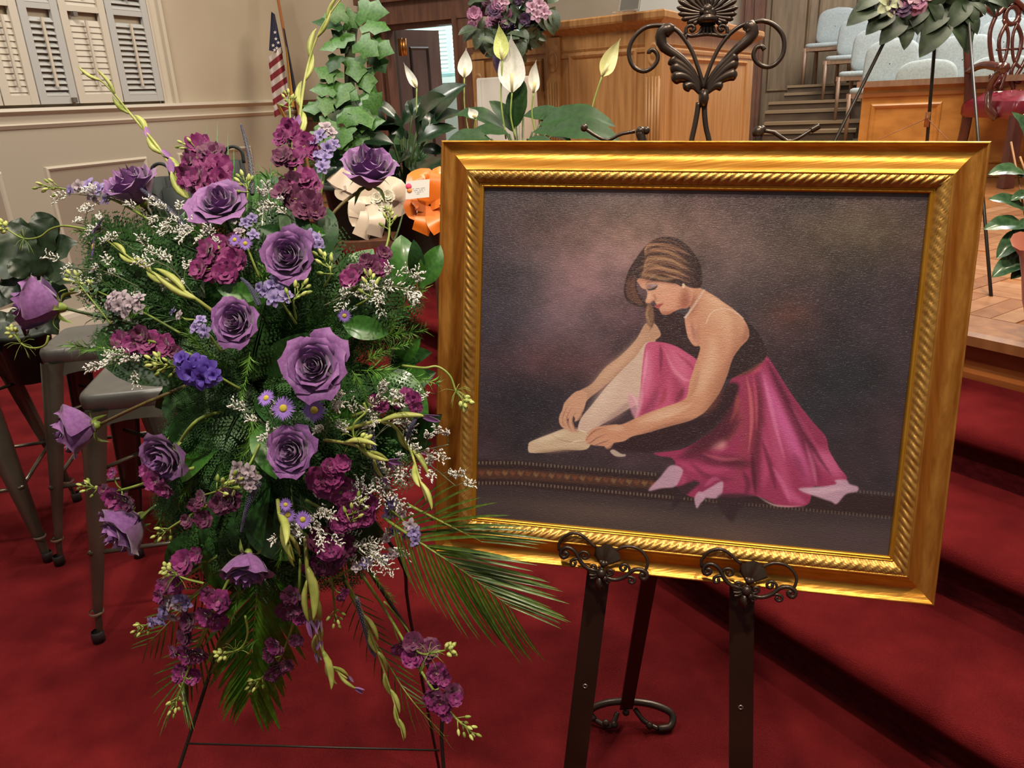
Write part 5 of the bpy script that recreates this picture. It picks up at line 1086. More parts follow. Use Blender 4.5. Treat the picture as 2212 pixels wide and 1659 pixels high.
# ---- asters
def asterm_(n=34):
    g = G()
    for k in range(n):
        a = 2 * pi * k / n + rnd.uniform(-.06, .06); d = np.array([cos(a), sin(a), 0]); L_ = rnd.uniform(.88, 1.05); P = [d * .22, d * .6 * L_ + UP * .10, d * L_ + UP * rnd.uniform(-.02, .12)]
        g.grid(leafgrid(P, [.05, .07, .012], UP, .2, 2))
    return g
ARAY = mesh('ray_petals', asterm_(), asterm); ADISC = mesh('disc', G().lathe([(.30, .0), (.30, .08), (.2, .16), (.01, .17)], n=16), yel)
AST = [(612, 882, 27, (0, .1, 1), 'violet aster in the middle, left of its twin under the largest rose'), (679, 886, 27, (0, .05, 1), 'violet aster in the middle, right of its twin under the largest rose'), (575, 860, 20, (-.2, .4, .8), 'half shaded aster just left of the two bright ones'), (507, 518, 15, (-.2, .2, 1), 'small aster left of the third rose'), (530, 526, 15, (.1, .1, 1), 'small aster touching the left of the third rose'),
       (212, 492, 28, (-.75, .5, .4), 'violet aster at the left edge, upper of a pair'), (203, 534, 26, (-.8, .1, .5), 'violet aster at the left edge, lower of a pair'), (203, 582, 15, (-.4, .6, .3), 'small violet aster under the pair at the left'), (744, 682, 15, (.1, -.2, 1), 'lone small aster in feathery green, right of the centre'), (617, 1090, 15, (-.1, .1, 1), 'small pink-violet aster low in the centre, topmost of three'), (622, 1112, 18, (0, 0, 1), 'small pink-violet aster low in the centre, middle of three'), (654, 1122, 20, (.1, 0, 1), 'small pink-violet aster low in the centre, rightmost of three'), (245, 412, 18, (-.5, .3, .6), 'aster leaning on the upper left rose')]
for x, y, rp, fd, lab in AST:
    X, Y, Z = frameZ(cdir(*fd), cU); c = Q(x, y, -.03); R = rp / F * dep(x, y)
    t = empty('aster', c, lab, 'flower', 'violet asters in the spray', MX(c, X, Y, Z, R)); inst('ray_petals', ARAY, t); inst('disc', ADISC, t)
    g = G(); g.tube(bez([c - Z * .002, c - Z * .03, core + (c - core) * .3], 8), .0010, 5); obj('stem', g, stem_d, t)

# ---- gladiolus stems
def glad(path, lab, tips=(), k=0.0, w=9, bracts=7, purple=True):
    pts = [Q(x, y, k + (.04 if i == 0 else 0)) for i, (x, y) in enumerate(path)]; cv_ = bez(pts, 28); t = empty('gladiolus_stem', pts[0], lab, 'flower', 'green gladiolus stems in the spray')
    g = G(); u = w / F * 1.15; g.tube(cv_, [u * .42 * (1.15 - .75 * i / 28) for i in range(29)], 8); obj('stem', g, glad_g, t)
    for b in range(bracts):
        i = int(6 + b * 20 / bracts); p = cv_[i]; T = nrm(cv_[i + 1] - cv_[i - 1]); s = nrm(np.cross(T, cB)) * (1 if b % 2 else -1); sc = u * (1.15 - .5 * b / bracts); L_ = sc * 9.5
        P = bez([p - s * sc * .1, p + T * L_ * .4 + s * sc * 1.0, p + T * L_ * .8 + s * sc * .95, p + T * L_ + s * sc * .55], 7); R = [sc * .25, sc * .62, sc * .82, sc * .85, sc * .72, sc * .5, sc * .28, sc * .06]
        g = G(); g.tube(P, R, 7, flat=.7); br = obj('bract', g, glad_g, t)
        if purple and b in tips:
            q = P[-2]; d = nrm(P[-1] - P[-3]); g = G()
            for kk in range(3): a = kk * 2.1; X, Y, Z = frameZ(d, cB); e = X * cos(a) + Y * sin(a); g.grid(leafgrid(bez([q, q + d * sc * 2 + e * sc * .4, q + d * sc * 3.4 + e * sc * .7], 4), [sc * .4, sc * .6, sc * .5, sc * .4, sc * .05], e, .5, 2))
            obj('petal_tip', g, rosem, br)
for a in (([(440, 500), (415, 440), (350, 330), (285, 250), (225, 180), (178, 157)], 'long green gladiolus stem arching to the upper left across the shutters', (0, 1, 2), .02, 10, 7),
          ([(640, 520), (640, 360), (650, 230), (668, 130), (700, 50), (750, -20)], 'tall green gladiolus stem rising past the flag and out of the top of the picture', (0,), .02, 10, 7),
          ([(600, 1080), (605, 1120), (622, 1160), (636, 1212)], 'short lime gladiolus tip hanging beside the lowest rose', (), -.03, 9, 4),
          ([(660, 1160), (665, 1250), (680, 1330), (690, 1440)], 'thick lime gladiolus stem with lilac tips hanging at the bottom centre', (1, 2, 4, 5), -.03, 11, 6),
          ([(690, 1360), (700, 1420), (722, 1445), (750, 1466)], 'gladiolus bud pointing right at the very end of the thick lime stem', (2, 3), -.03, 9, 4),
          ([(740, 1240), (790, 1340), (830, 1450), (855, 1530), (872, 1600)], 'slender green gladiolus stem hanging lowest, left of the long stock', (), .0, 8, 7),
          ([(740, 930), (830, 910), (880, 960), (905, 1030), (922, 1085)], 'gladiolus stem curling down beside the frame at the right of the spray', (0, 1), -.03, 9, 5),
          ([(470, 680), (400, 630), (300, 570), (225, 515)], 'yellowing gladiolus stem slanting to the left asters', (), -.01, 9, 6),
          ([(700, 950), (760, 960), (800, 980), (815, 1010)], 'gladiolus bud opening pale violet right of the lowest centre rose', (1, 2, 3), -.03, 8, 4)):
    glad(a[0], a[1], a[2], a[3], a[4], a[5])

# ---- veronica spikes
for path, w, lab in (([(545, 420), (542, 360), (532, 310), (520, 268)], 7, 'veronica spike standing up against the beige wall'), ([(410, 500), (360, 450), (320, 420), (300, 405)], 8, 'dark veronica spike crossing below the upper left rose'), ([(770, 1290), (785, 1350), (800, 1400), (812, 1420)], 7, 'veronica spike hanging at the bottom right of the spray'), ([(800, 930), (808, 990), (825, 1040), (838, 1100)], 9, 'veronica spike drooping at the right, beside the statice'), ([(560, 1040), (540, 1080), (530, 1110), (520, 1150)], 7, 'dusty veronica spike below the pale lilac larkspur'), ([(560, 660), (540, 620), (520, 600)], 6, 'small veronica spike left of the third rose'), ([(875, 960), (890, 920), (905, 890)], 7, 'blue-violet veronica tip near the frame')):
    pts = [Q(x, y, -.01) for x, y in path]; cv_ = bez(pts, 40); t = empty('veronica_spike', pts[0], lab, 'flower', 'veronica spikes in the spray'); u = w / F * 1.1
    g = G(); g.tube(cv_, [u * .6 * (1.05 - .75 * (i / 40) ** 2) for i in range(41)], 8); obj('spike', g, mat('veronica_core', (74, 78, 92), (92, 96, 84), 60, .7), t)
    g = G()
    for i in range(1, 40):
        T = nrm(cv_[i] - cv_[i - 1]); X, Y, Z = frameZ(T, cB); r_ = u * (1.05 - .75 * (i / 40) ** 2)
        for a in range(7): an = a * .898 + i * .45; g.blob(cv_[i] + (X * cos(an) + Y * sin(an)) * r_ * .8, u * .19 * (1.1 - .4 * i / 40), 5, 3)
    obj('florets', g, vero, t, kind='stuff')

# ---- white statice (sea lavender) sprays
def statice(root, tip, spread, lab, n=9, k=-.02, seed=0):
    rr = random.Random(seed); a, b = Q(*root, k + .03), Q(*tip, k); g = G(); gb = G(); cv_ = bez([a, (a + b) / 2 + cU * .01, b], 12); g.tube(cv_, .0009, 4)
    sp = spread / F * 1.1
    for i in range(n):
        f_ = .15 + .85 * i / (n - 1); p = cv_[int(f_ * 12)]; T = nrm(b - a); d = nrm(T * .8 + cR * rr.uniform(-1, 1) + cU * rr.uniform(-1, 1) + cB * rr.uniform(-.1, .5)); L_ = sp * rr.uniform(.6, 1.1)
        e = p + d * L_; q = bez([p, (p + e) / 2 + cU * .004, e], 6); g.tube(q, .0006, 3)
        for m in range(3, 7):
            for s in (-1, 1):
                d2 = nrm(d + s * nrm(np.cross(d, cB)) * rr.uniform(.5, 1.2) + cB * rr.uniform(-.3, .3)); e2 = q[m] + d2 * L_ * rr.uniform(.18, .34); g.tube([q[m], e2], .0004, 3)
                for w_ in range(4): c_ = q[m] + (e2 - q[m]) * (.4 + .2 * w_) + np.array([rr.uniform(-1, 1) for _ in range(3)]) * .0012; X, Y, Z = frameZ(d2 + np.array([rr.uniform(-.8, .8) for _ in range(3)]), cU); gb.blob(c_, .00105, 4, 3, (X, Y, Z), (1, 1, 2.1))
    t = empty('statice_spray', a, lab, 'flower', 'white statice sprays'); obj('stem', g, mat('statice_stem', (96, 104, 74), rough=.7), t); obj('florets', gb, whit, t, kind='stuff')
ST = [((640, 1020), (560, 905), 55, 'white statice left of the two bright asters'), ((700, 960), (720, 880), 45, 'white statice right of the two bright asters'), ((760, 960), (830, 850), 60, 'large white statice spray right of the largest rose'), ((780, 980), (880, 905), 60, 'white statice spray crossing the right side above the gladiolus bud'), ((820, 1030), (970, 960), 50, 'white statice sprig reaching over the left side of the frame'), ((870, 990), (985, 1050), 45, 'white statice sprig hanging over the rope moulding'), ((780, 1010), (840, 1060), 60, 'white statice below the veronica at the right'),
      ((660, 1120), (780, 1090), 60, 'white statice over the bright magenta stock'), ((690, 1190), (790, 1195), 70, 'thick white statice at the lower right edge'), ((640, 1090), (700, 1150), 50, 'white statice over the wine magenta stock'), ((720, 1210), (850, 1190), 55, 'white statice mixed with lavender above the palm'), ((700, 660), (860, 620), 60, 'grey-white statice under the glossy leaves at the right'), ((760, 640), (910, 630), 55, 'grey-white statice sprig touching the frame at mid height'),
      ((330, 470), (170, 420), 50, 'cream statice at the top left'), ((290, 540), (160, 480), 50, 'cream statice beside the left aster pair'), ((300, 620), (150, 580), 55, 'cream statice below the left aster pair'), ((420, 520), (350, 470), 45, 'white statice left of the upper centre rose'), ((330, 800), (230, 790), 50, 'dull statice sprig over the stool seats'), ((420, 640), (330, 560), 50, 'white statice in the left foliage'), ((480, 560), (420, 500), 40, 'white statice under the upper centre rose'),
      ((600, 1180), (640, 1140), 50, 'white statice beside the lowest rose'), ((640, 480), (560, 440), 40, 'silver statice right of the upper centre rose')]
for i, (a, b, s, lab) in enumerate(ST): statice(a, b, s, lab, seed=i)
# ================================================================== greenery of the spray
def fernmesh(seed, n=16, L_=1.0, w=.28):
    rr = random.Random(seed); g = G(); cv_ = bez([(0, 0, 0), (.35, .02, .05), (.7, .0, .04), (1, .0, -.06)], 20)
    g.tube(cv_, [.008 * (1.1 - i / 21) for i in range(21)], 4)
    for i in range(1, n):
        t = i / n; p = cv_[int(t * 20)]
        for s in (-1, 1):
            l = w * (sin(pi * (t * .86 + .12)) ** .8) ; d = nrm([.45, s, rr.uniform(-.15, .25)]); dn = nrm(np.cross(d, [1, 0, 0]))
            m = 5
            for j in range(m):   # lobes along each pinna
                q = p + d * l * (j + .5) / m; ll = l * .24 * (1.15 - j / m)
                for s2 in (-1, 1):
                    e = nrm(d * .8 + np.array([s2 * .8, 0, 0])); a = q; b = q + e * ll; sd = nrm(np.cross(e, UP)) * ll * .28
                    g.add([a, a + (b - a) * .5 + sd, b, a + (b - a) * .5 - sd], [(0, 1, 2, 3)])
            g.add([p, p + d * l + np.array([.008, 0, 0]), p + d * l * .5 + np.array([.006, 0, .004])], [(0, 1, 2)])
    return g
def feather(seed, n=110, L_=1.0, spread=.26):
    rr = random.Random(seed); g = G(); cv_ = bez([(0, 0, 0), (.4, .03, .05), (1, .0, 0)], 20); g.tube(cv_, [.006 * (1.1 - i / 21) for i in range(21)], 4)
    for i in range(n):
        t = rr.uniform(.08, 1); p = cv_[int(t * 20)]; d = nrm([rr.uniform(.3, 1.2), rr.uniform(-1, 1), rr.uniform(-.7, .9)]); l = spread * rr.uniform(.5, 1.1) * (1.1 - .5 * t); s = nrm(np.cross(d, [rr.random(), rr.random(), rr.random()])) * .0045
        e = p + d * l; m = (p + e) / 2 + np.array([.02, 0, .02]); g.add([p - s, p + s, m + s, m - s, e], [(0, 1, 2, 3), (3, 2, 4)])
    return g
def broad(seed, w=.22, fold=.3, wav=.0, n=10):
    g = G(); P = bez([(0, 0, 0), (.35, 0, .06), (.7, 0, .04), (1, 0, -.08)], n); ws = leafw(n, w, peak=.42); rows = leafgrid(P, ws, UP, fold, 6)
    if wav: rows = [[p + UP * (wav * sin(i * 1.9 + seed) * abs(j - 3) / 3) for j, p in enumerate(r_)] for i, r_ in enumerate(rows)]
    g.grid(rows); return g
FERN = [mesh('fern_blade', fernmesh(i), fern_m) for i in range(3)]; FEA = [mesh('feathery_needles', feather(i), fern_l) for i in range(3)]; FEAD = [mesh('feathery_needles', feather(i + 7), fern_m) for i in range(2)]
BRO = [mesh('leaf_blade', broad(1), lf_d), mesh('leaf_blade', broad(2, .26), lf_m)]
def place(me, a, b, name, lab, cat, grp, face=None, s=1.0):
    L_ = float(np.linalg.norm(b - a)); X = nrm(b - a); N_ = cB if face is None else np.array(face, float); Z = nrm(N_ - (N_ @ X) * X); Y = np.cross(Z, X)
    o = bpy.data.objects.new(name, me); COL.objects.link(o); o.matrix_basis = MX(a, X, Y, Z, L_ * s); tag(o, lab, cat, grp); return o
rg = random.Random(21)
def zone(x, y):
    v = 'top' if y < 560 else ('upper' if y < 740 else ('middle' if y < 930 else ('lower' if y < 1100 else 'bottom'))); h = 'left' if x < 380 else ('right' if x > 700 else 'centre')
    return v + ' ' + h
def inside(x, y):
    # outline of the dense green body
    return 70 < x < 925 and ((x - 540) / 400) ** 2 + ((y - 850) / 440) ** 2 < 1.0
for i in range(340):
    a = rg.uniform(0, 2 * pi); r0 = rg.uniform(.0, .72); r1 = r0 + rg.uniform(.26, .40)
    x0, y0 = 545 + 420 * r0 * cos(a), 830 + 450 * r0 * sin(a); a2 = a + rg.uniform(-.35, .35); x1, y1 = 545 + 430 * r1 * cos(a2), 830 + 460 * r1 * sin(a2)
    x1 = min(x1, 925)
    lo = lambda y: 125 if y < 725 else (370 if y < 1040 else 345)
    x1 = max(x1, lo(y1)); x0 = max(x0, lo(y0) + 10)
    if 725 < y1 < 1040 and x0 < 370: x0 = 400
    if x1 > 600 and y1 < 560: y1 = 560 + rg.uniform(-30, 30)
    if x0 > 600 and y0 < 600: y0 += 120
    ka = rg.uniform(.06, .14); pa_, pb_ = Q(x0, y0, ka), Q(x1, y1, ka - rg.uniform(.02, .07)); f = cB + cU * rg.uniform(-.5, .8) + cR * rg.uniform(-.6, .6)
    if i % 7 == 0: place(rg.choice(BRO), pa_, pb_, 'broad_leaf', 'dark broad leaf among the flowers, %s part of the spray' % zone(x1, y1), 'leaf', 'broad leaves, %s of the spray' % zone(x1, y1), f)
    elif i % 7 in (3, 5): place(rg.choice(FEA if rg.random() < .45 else FEAD), pa_, pb_, 'feathery_fern', 'feathery green sprig among the flowers, %s part of the spray' % zone(x1, y1), 'foliage', 'feathery sprigs, %s of the spray' % zone(x1, y1), f)
    else: place(rg.choice(FERN), pa_, pb_, 'fern_frond', 'flat leather fern frond among the flowers, %s part of the spray' % zone(x1, y1), 'fern', 'fern fronds, %s of the spray' % zone(x1, y1), f)
# dense shaded back layer so the body reads solid from the side too
for i in range(46):
    a = rg.uniform(0, 2 * pi); r0 = rg.uniform(0, .7); x0, y0 = 590 + 280 * r0 * cos(a), 850 + 380 * r0 * sin(a); pa_ = Q(x0, y0, .20); pb_ = Q(min(900, x0 + rg.uniform(-150, 150)), y0 + rg.uniform(-150, 150), .17)
    place(BRO[0], pa_, pb_, 'broad_leaf', 'dark shaded leaf deep inside the standing spray behind the flowers', 'leaf', 'shaded leaves behind the flowers of the spray', cB + cU * rg.uniform(-.6, .6), 1.3)
for i in range(34):
    x0, y0 = rg.uniform(400, 740), rg.uniform(1040, 1180); x1 = x0 + (x0 - 570) * .25 + rg.uniform(-30, 30); y1 = y0 + rg.uniform(100, 190)
    place((FERN + [BRO[0]])[i % 4], Q(x0, y0, .06), Q(x1, y1, .03), 'broad_leaf' if i % 4 == 3 else 'fern_frond', 'dark broad leaf hanging in the lower tail of the spray' if i % 4 == 3 else 'fern frond hanging in the lower tail of the spray', 'leaf' if i % 4 == 3 else 'fern', 'leaves in the lower tail of the spray' if i % 4 == 3 else 'fern fronds in the lower tail of the spray', cB + cR * rg.uniform(-.5, .5))
for i in range(30):
    x0, y0 = rg.uniform(300, 440), rg.uniform(500, 690); x1 = rg.uniform(150, 290); y1 = 440 + (y0 - 480) * 1.1 + rg.uniform(-30, 30)
    place((FERN + [FEAD[0]])[i % 4], Q(x0, y0, .05), Q(x1, y1, .02), 'feathery_fern' if i % 4 == 3 else 'fern_frond', 'soft green sprig at the left rim of the spray behind the asters' if i % 4 == 3 else 'fern frond at the left rim of the spray behind the asters', 'foliage' if i % 4 == 3 else 'fern', 'soft sprigs at the left rim' if i % 4 == 3 else 'fern fronds at the left rim', cB + cU * rg.uniform(-.4, .6))
# individually visible greens
NAMED = [((872, 640), (868, 505), 1, 'leaf_blade', 'bright glossy ruffled leaf at the right, left of the frame edge'), ((905, 620), (952, 530), 1, 'x', 'bright glossy leaf half hidden by the frame edge'), ((898, 600), (895, 520), 0, 'x', 'dark upright leaf behind the bright glossy ones'), ((655, 560), (620, 425), 0, 'x', 'dark lobed leaf standing above the third rose'), ((640, 520), (560, 490), 0, 'x', 'dark leaf lying left above the third rose'), ((650, 500), (700, 505), 1, 'x', 'pale edged leaf right above the third rose'),
         ((860, 770), (905, 735), 1, 'x', 'green leaf beside the frame under the feathery curl'), ((560, 640), (470, 625), 1, 'x', 'rounded leaf behind the centre rose'), ((700, 560), (708, 445), 0, 'x', 'narrow dark leaf left of the white bow'), ((880, 940), (950, 900), 0, 'x', 'dark green leaf against the lower frame edge'), ((740, 700), (840, 720), 1, 'x', 'green leaf in the feathery fern at the right')]
for a, b, mi, _, lab in NAMED:
    kf = -.0 if b[0] < 900 else .02; place(BRO[mi], Q(*a, .03), Q(*b, kf), 'broad_leaf', lab, 'leaf', None, cB + cR * .3, 1.0)
for a, b, lab in (((770, 640), (690, 470), 'toothed fern frond under the highest rose'), ((760, 690), (925, 650), 'fern frond pointing right to the frame at mid height'), ((330, 640), (200, 590), 'fern frond at the left under the asters'), ((480, 560), (330, 500), 'large feather of fern left of the upper centre rose'), ((300, 780), (190, 720), 'dull fern frond above the middle stool')):
    place(FERN[0], Q(*a, .04), Q(*b, .01), 'fern_frond', lab, 'fern', None, cB)
for a, b, lab in (((780, 800), (950, 830), 'bright feathery sprig right of the largest rose'), ((790, 780), (890, 740), 'bright feathery sprig curling up beside the frame'), ((760, 800), (800, 880), 'bright feathery sprig hanging right of the largest rose'), ((540, 760), (520, 870), 'feathery sprig left of the largest rose'), ((520, 1260), (500, 1340), 'bright feathery sprig under the lowest rose'), ((560, 1380), (470, 1420), 'bright feathery sprig with lime buds at the bottom left'), ((790, 1230), (850, 1300), 'bright feathery sprig above the long stock'), ((650, 400), (590, 370), 'wispy feathery sprig at the top'),
                  ((330, 660), (270, 690), 'feathery sprig in the middle left'), ((300, 760), (150, 745), 'feathery sprig over the stools'), ((240, 500), (160, 500), 'feathery tuft at the left end of the green tendril')):
    place(FEA[1], Q(*a, .0), Q(*b, -.02), 'feathery_fern', lab, 'foliage', None, cB + cU * .3)
# upright grass-like blades at the top
for i, (x, y, x2, y2) in enumerate(((500, 420, 505, 318), (488, 420, 492, 285), (462, 400, 470, 262), (430, 390, 448, 270), (575, 470, 585, 345), (590, 470, 600, 360), (560, 470, 556, 350), (610, 450, 640, 352))):
    g = G(); P = bez([Q(x, y, .03), Q((x + x2) / 2 + 3, (y + y2) / 2, .03), Q(x2, y2, .03)], 6); g.grid(leafgrid(P, leafw(6, .0016, peak=.2), cB, .3, 2)); obj('grass_blade', g, lf_m, label='thin green blade standing up at the top of the spray', cat='leaf', group='thin blades above the spray')
# curling green tendrils with bud tips
def tendril(path, lab, k=-.03):
    pts = [Q(x, y, k) for x, y in path]; cv_ = bez(pts, 24); t = empty('curly_tendril', pts[0], lab, 'foliage', 'curling green tendrils'); g = G(); g.tube(cv_, [.0019 - .0007 * i / 24 for i in range(25)], 6); obj('stem', g, stem_g, t)
    Zi = wloc(t).inverted(); T = nrm(cv_[-1] - cv_[-3])
    for j in range(10):
        a = j * 2.4; X, Y, Z = frameZ(T, cB); d = X * cos(a) + Y * sin(a); e = cv_[-1] + d * .004 + T * .0012 * j; X2, Y2, Z2 = frameZ(d + T * .8, cU); inst('bud', BUDL, t, Zi @ MX(e, X2, Y2, Z2, .0075))
    g = G()
    for j in range(16):
        p = cv_[-6]; d = nrm(np.array([rg.uniform(-1, 1) for _ in range(3)]) + T * .4); g.tube(bez([p, p + d * .014, p + d * .024 - cU * .006], 4), .0004, 3)
    obj('needle_tuft', g, stem_g, t, kind='stuff')
tendril([(870, 790), (915, 795), (945, 792), (972, 812), (985, 845), (998, 862)], 'curling tendril whose bud tip crosses the left rope moulding of the frame', -.06)
tendril([(185, 495), (140, 488), (110, 495), (85, 512), (50, 515), (15, 495)], 'curling tendril reaching the left edge of the picture')
tendril([(105, 725), (98, 745), (75, 752), (50, 745), (30, 722)], 'small curling tendril under the leftmost rose')
tendril([(786, 870), (790, 890), (765, 915), (765, 945), (778, 950)], 'curling tendril hanging right of the asters')
tendril([(530, 1330), (535, 1370), (520, 1400), (485, 1412)], 'curling tendril at the bottom left over the palm')
tendril([(440, 1260), (400, 1250), (370, 1235)], 'short tendril in the lower left stock')
tendril([(830, 1300), (880, 1360), (905, 1410), (962, 1405)], 'tendril beside the long stock at the lower right')

# ---- palm fronds: rachis with single leaflets
lfm = G(); lfm.grid(leafgrid(bez([(0, 0, 0), (.3, 0, .015), (.7, 0, .0), (1, 0, -.05)], 6), [.008, .016, .018, .017, .014, .009, .001], UP, .45, 2)); LEAFLET = mesh('leaflet', lfm, palm_m); lfw = G(); lfw.v = [(x, y * 1.9, z) for x, y, z in lfm.v]; lfw.f = list(lfm.f); LEAFW = mesh('leaflet', lfw, mat('bright_palm_leaflet', (52, 96, 20), (78, 124, 34), 12, .3, coat=.3))
def palm(path, spans, n, lab, k=.0, droop=0.02, tipd=.03, both=(1, 1)):
    pts = [Q(x, y, k + .02 - .03 * i / len(path)) for i, (x, y) in enumerate(path)]; cv_ = bez(pts, 40); t = empty('palm_frond', pts[0], lab, 'palm', 'palm fronds of the spray'); g = G(); g.tube(cv_, [.0022 * (1.1 - i / 44) for i in range(41)], 6); obj('rachis', g, stem_g, t)
    Zi = wloc(t).inverted()
    for i in range(n):
        f_ = i / (n - 1); p = cv_[int(3 + f_ * 37)]; T = nrm(cv_[min(40, int(5 + f_ * 35))] - cv_[int(1 + f_ * 37)]); sd = nrm(np.cross(T, cB)); L_ = spans / F * 1.1 * (sin(pi * (.22 + .62 * f_)) ** .7)
        for s in (-1, 1):
            if not both[0 if s < 0 else 1]: continue
            e = nrm(T * (.85 + .9 * f_) + sd * s * (.62 + rg.uniform(-.05, .05)) - UP * droop * 6 * rg.random() + cB * rg.uniform(-.1, .12)); Z = nrm(cB - (cB @ e) * e + sd * s * .6); Z = nrm(Z - (Z @ e) * e)
            inst('leaflet', LEAFW if 'broad' in lab else LEAFLET, t, Zi @ MX(p, e, np.cross(Z, e), Z, L_ * rg.uniform(.88, 1.08)))
palm([(830, 1120), (920, 1180), (1010, 1240), (1100, 1310)], 215, 26, 'large palm frond spreading right, its tips in front of the gilt frame', -.03, .03)
palm([(880, 1090), (960, 1130), (1040, 1170)], 200, 12, 'upper small palm frond crossing the bottom left corner of the frame', -.05, .01, both=(1, 0))
palm([(560, 1150), (555, 1290), (545, 1400), (540, 1500)], 250, 26, 'broad palm frond hanging at the bottom centre', .03, .0)
palm([(470, 1290), (440, 1380), (400, 1450), (390, 1500)], 160, 16, 'palm frond trailing down over the carpet at the bottom left', .04, .0)
palm([(450, 1260), (380, 1330), (320, 1390)], 130, 9, 'short palm frond pointing to the lower left', .03, .02)
palm([(740, 1250), (800, 1370), (880, 1500), (960, 1590)], 110, 18, 'narrow palm frond behind the long stock at the lower right', .03, .0)
# foam cage that holds the stems
g = G(); g.blob(core + cU * .02, .11, 16, 10, (cR, cU, cB), (1.3, 1.7, .55)); obj('foam_cage', g, mat('dark_green_floral_foam', (14, 28, 14), (26, 44, 22), 20, .9, bump=.4, bscale=80), label='dark green foam holder in the heart of the standing spray', cat='foam holder')
# ---- wire stand under the spray
wire = mat('dark_green_wire', (48, 42, 36), rough=.4, metal=.5)
st = empty('spray_stand', np.array([-.4, 1.2, 0]), 'thin dark wire stand carrying the flower spray, legs over the carpet', 'stand')
for pts_ in ([(600, 1000, 1.36), (432, 1520, 1.34), (388, 1655, 1.335)], [(640, 1000, 1.36), (925, 1440, 1.34), (958, 1655, 1.335)], [(700, 1000, 1.30), (860, 1200, 1.34), (885, 1330, 1.42)]):
    P = [C(*p) for p in pts_]; d = nrm(P[2] - P[1]); e = P[2] + d * (P[2][2] / -d[2]); g = G(); g.tube(bez([P[0], P[1], P[2], e], 12), .0032, 8); obj('leg', g, wire, st)
g = G(); g.tube([C(404, 1606, 1.335), C(949, 1621, 1.335)], .0018, 6); obj('cross_wire', g, wire, st)

# ================================================================== potted and standing plants behind
def leafset(name, lab, cat, grp, base, leaves, m, pot=None, wl_=.24, fold=.25, stemm=None, wav=.01):
    t = empty(name, base, lab, cat, grp); Zi = wloc(t).inverted(); MS = [mesh('leaf', broad(i + 3, wl_, fold, wav), m) for i in range(3)]; g = G()
    for a, b, fc in leaves:
        a, b = np.array(a), np.array(b); L_ = np.linalg.norm(b - a); X = nrm(b - a); Z = np.array(fc, float); Z = nrm(Z - (Z @ X) * X); inst('leaf', rg.choice(MS), t, Zi @ MX(a, X, np.cross(Z, X), Z, L_)); g.tube(bez([base + UP * .02 + (a - base) * .1, (base + a) / 2 + UP * .04, a], 6), .0035, 5)
    obj('stem', g, stemm or stem_d, t, kind='stuff'); return t
potd = mat('dark_plastic_pot', (36, 44, 38), rough=.5)
def potmesh(t, c, r, h, m=None, name='pot'):
    g = G(); g.lathe([(.001, 0), (r * .75, 0), (r * .95, h * .9), (r * 1.05, h * .9), (r * 1.05, h), (r * .95, h), (r * .9, h * .85), (.001, h * .85)], c, 24); return obj(name, g, m or potd, t)
def stand_for(c, lab, m=None, w=.26):
    t = empty('plant_stand', (c[0], c[1], 0), lab, 'stand'); zb_ = 0
    sS = float(c[:2] @ SN[:2]); zb_ = 0 if sS < SS[0] - .15 else (RISE if sS < SS[1] else (RISE * 2 if sS < SS[2] else (RISE * 3 if sS < SS[3] else PZ)))
    m = m or dkwood
    g = G(); g.box((c[0], c[1], c[2] - .012), (w, w, .024)); obj('top', g, m, t, smooth=False)
    for sx in (-1, 1):
        for sy in (-1, 1): g = G(); g.box((c[0] + sx * w * .42, c[1] + sy * w * .42, (c[2] - .024 + zb_) / 2), (.024, .024, c[2] - .024 - zb_)); obj('leg', g, m, t, smooth=False)
    t.location.z = 0
def spathe(t, base, b, p, fc, w=.42, m=None):
    Zi = wloc(t).inverted(); L_ = np.linalg.norm(p - b); X = nrm(p - b); Z = nrm(np.array(fc) - (np.array(fc) @ X) * X)
    g = G(); P = bez([(0, 0, 0), (.3, 0, -.10), (.7, 0, -.10), (1.0, 0, .05)], 12); ws = [.03] + [w * .5 * sin(pi * min(1, (i / 11) ** .75 * .93 + .05)) ** .9 for i in range(1, 12)] + [.004]; g.grid(leafgrid(P, ws, UP, .5, 6)); me = mesh('spathe', g, m or mat('white_spathe', (214, 213, 208), (200, 201, 192), 20, .45, sheen=.2))
    inst('spathe', me, t, Zi @ MX(b, X, np.cross(Z, X), Z, L_))
    g = G(); g.tube(bez([base, (base + b) / 2 - cR * .01, b], 10), .003, 6); obj('flower_stalk', g, stem_g, t)
    g = G(); g.tube([b, b + X * L_ * .3 + Z * L_ * .08], [.004, .006], 8); obj('spadix', g, mat('cream_spadix', (210, 200, 150), rough=.7), t)
# peace lily in the middle (behind the frame top)
D1 = 2.5
def T1(x, y, k=0): return C(x, y, D1 + k)
def toward(a=0, b=0): return cB + cR * a + cU * b
b1_ = T1(1130, 420); 
L1 = [((1115, 275), (1128, 172), .05), ((1150, 285), (1235, 300), -.05), ((1165, 270), (1330, 262), .0), ((1180, 290), (1345, 300), -.1), ((1110, 285), (1060, 215), .1), ((1100, 290), (1010, 290), 0), ((1090, 280), (985, 240), .1), ((1170, 260), (1240, 240), .15), ((1140, 300), (1200, 320), -.15), ((1060, 300), (960, 310), -.05), ((1200, 285), (1300, 285), .1), ((1100, 320), (1040, 320), -.1), ((1130, 250), (1235, 262), .2)]
pl1 = leafset('peace_lily', 'peace lily with big white and lime spathes, rising behind the top of the frame', 'plant', 'peace lilies', b1_, [(T1(*a, k), T1(*b, k - .03), toward(rg.uniform(-.5, .5), .9)) for a, b, k in L1], mat('lily_leaf_green', (26, 56, 22), (38, 74, 30), 14, .55, spec=.3), wl_=.27)
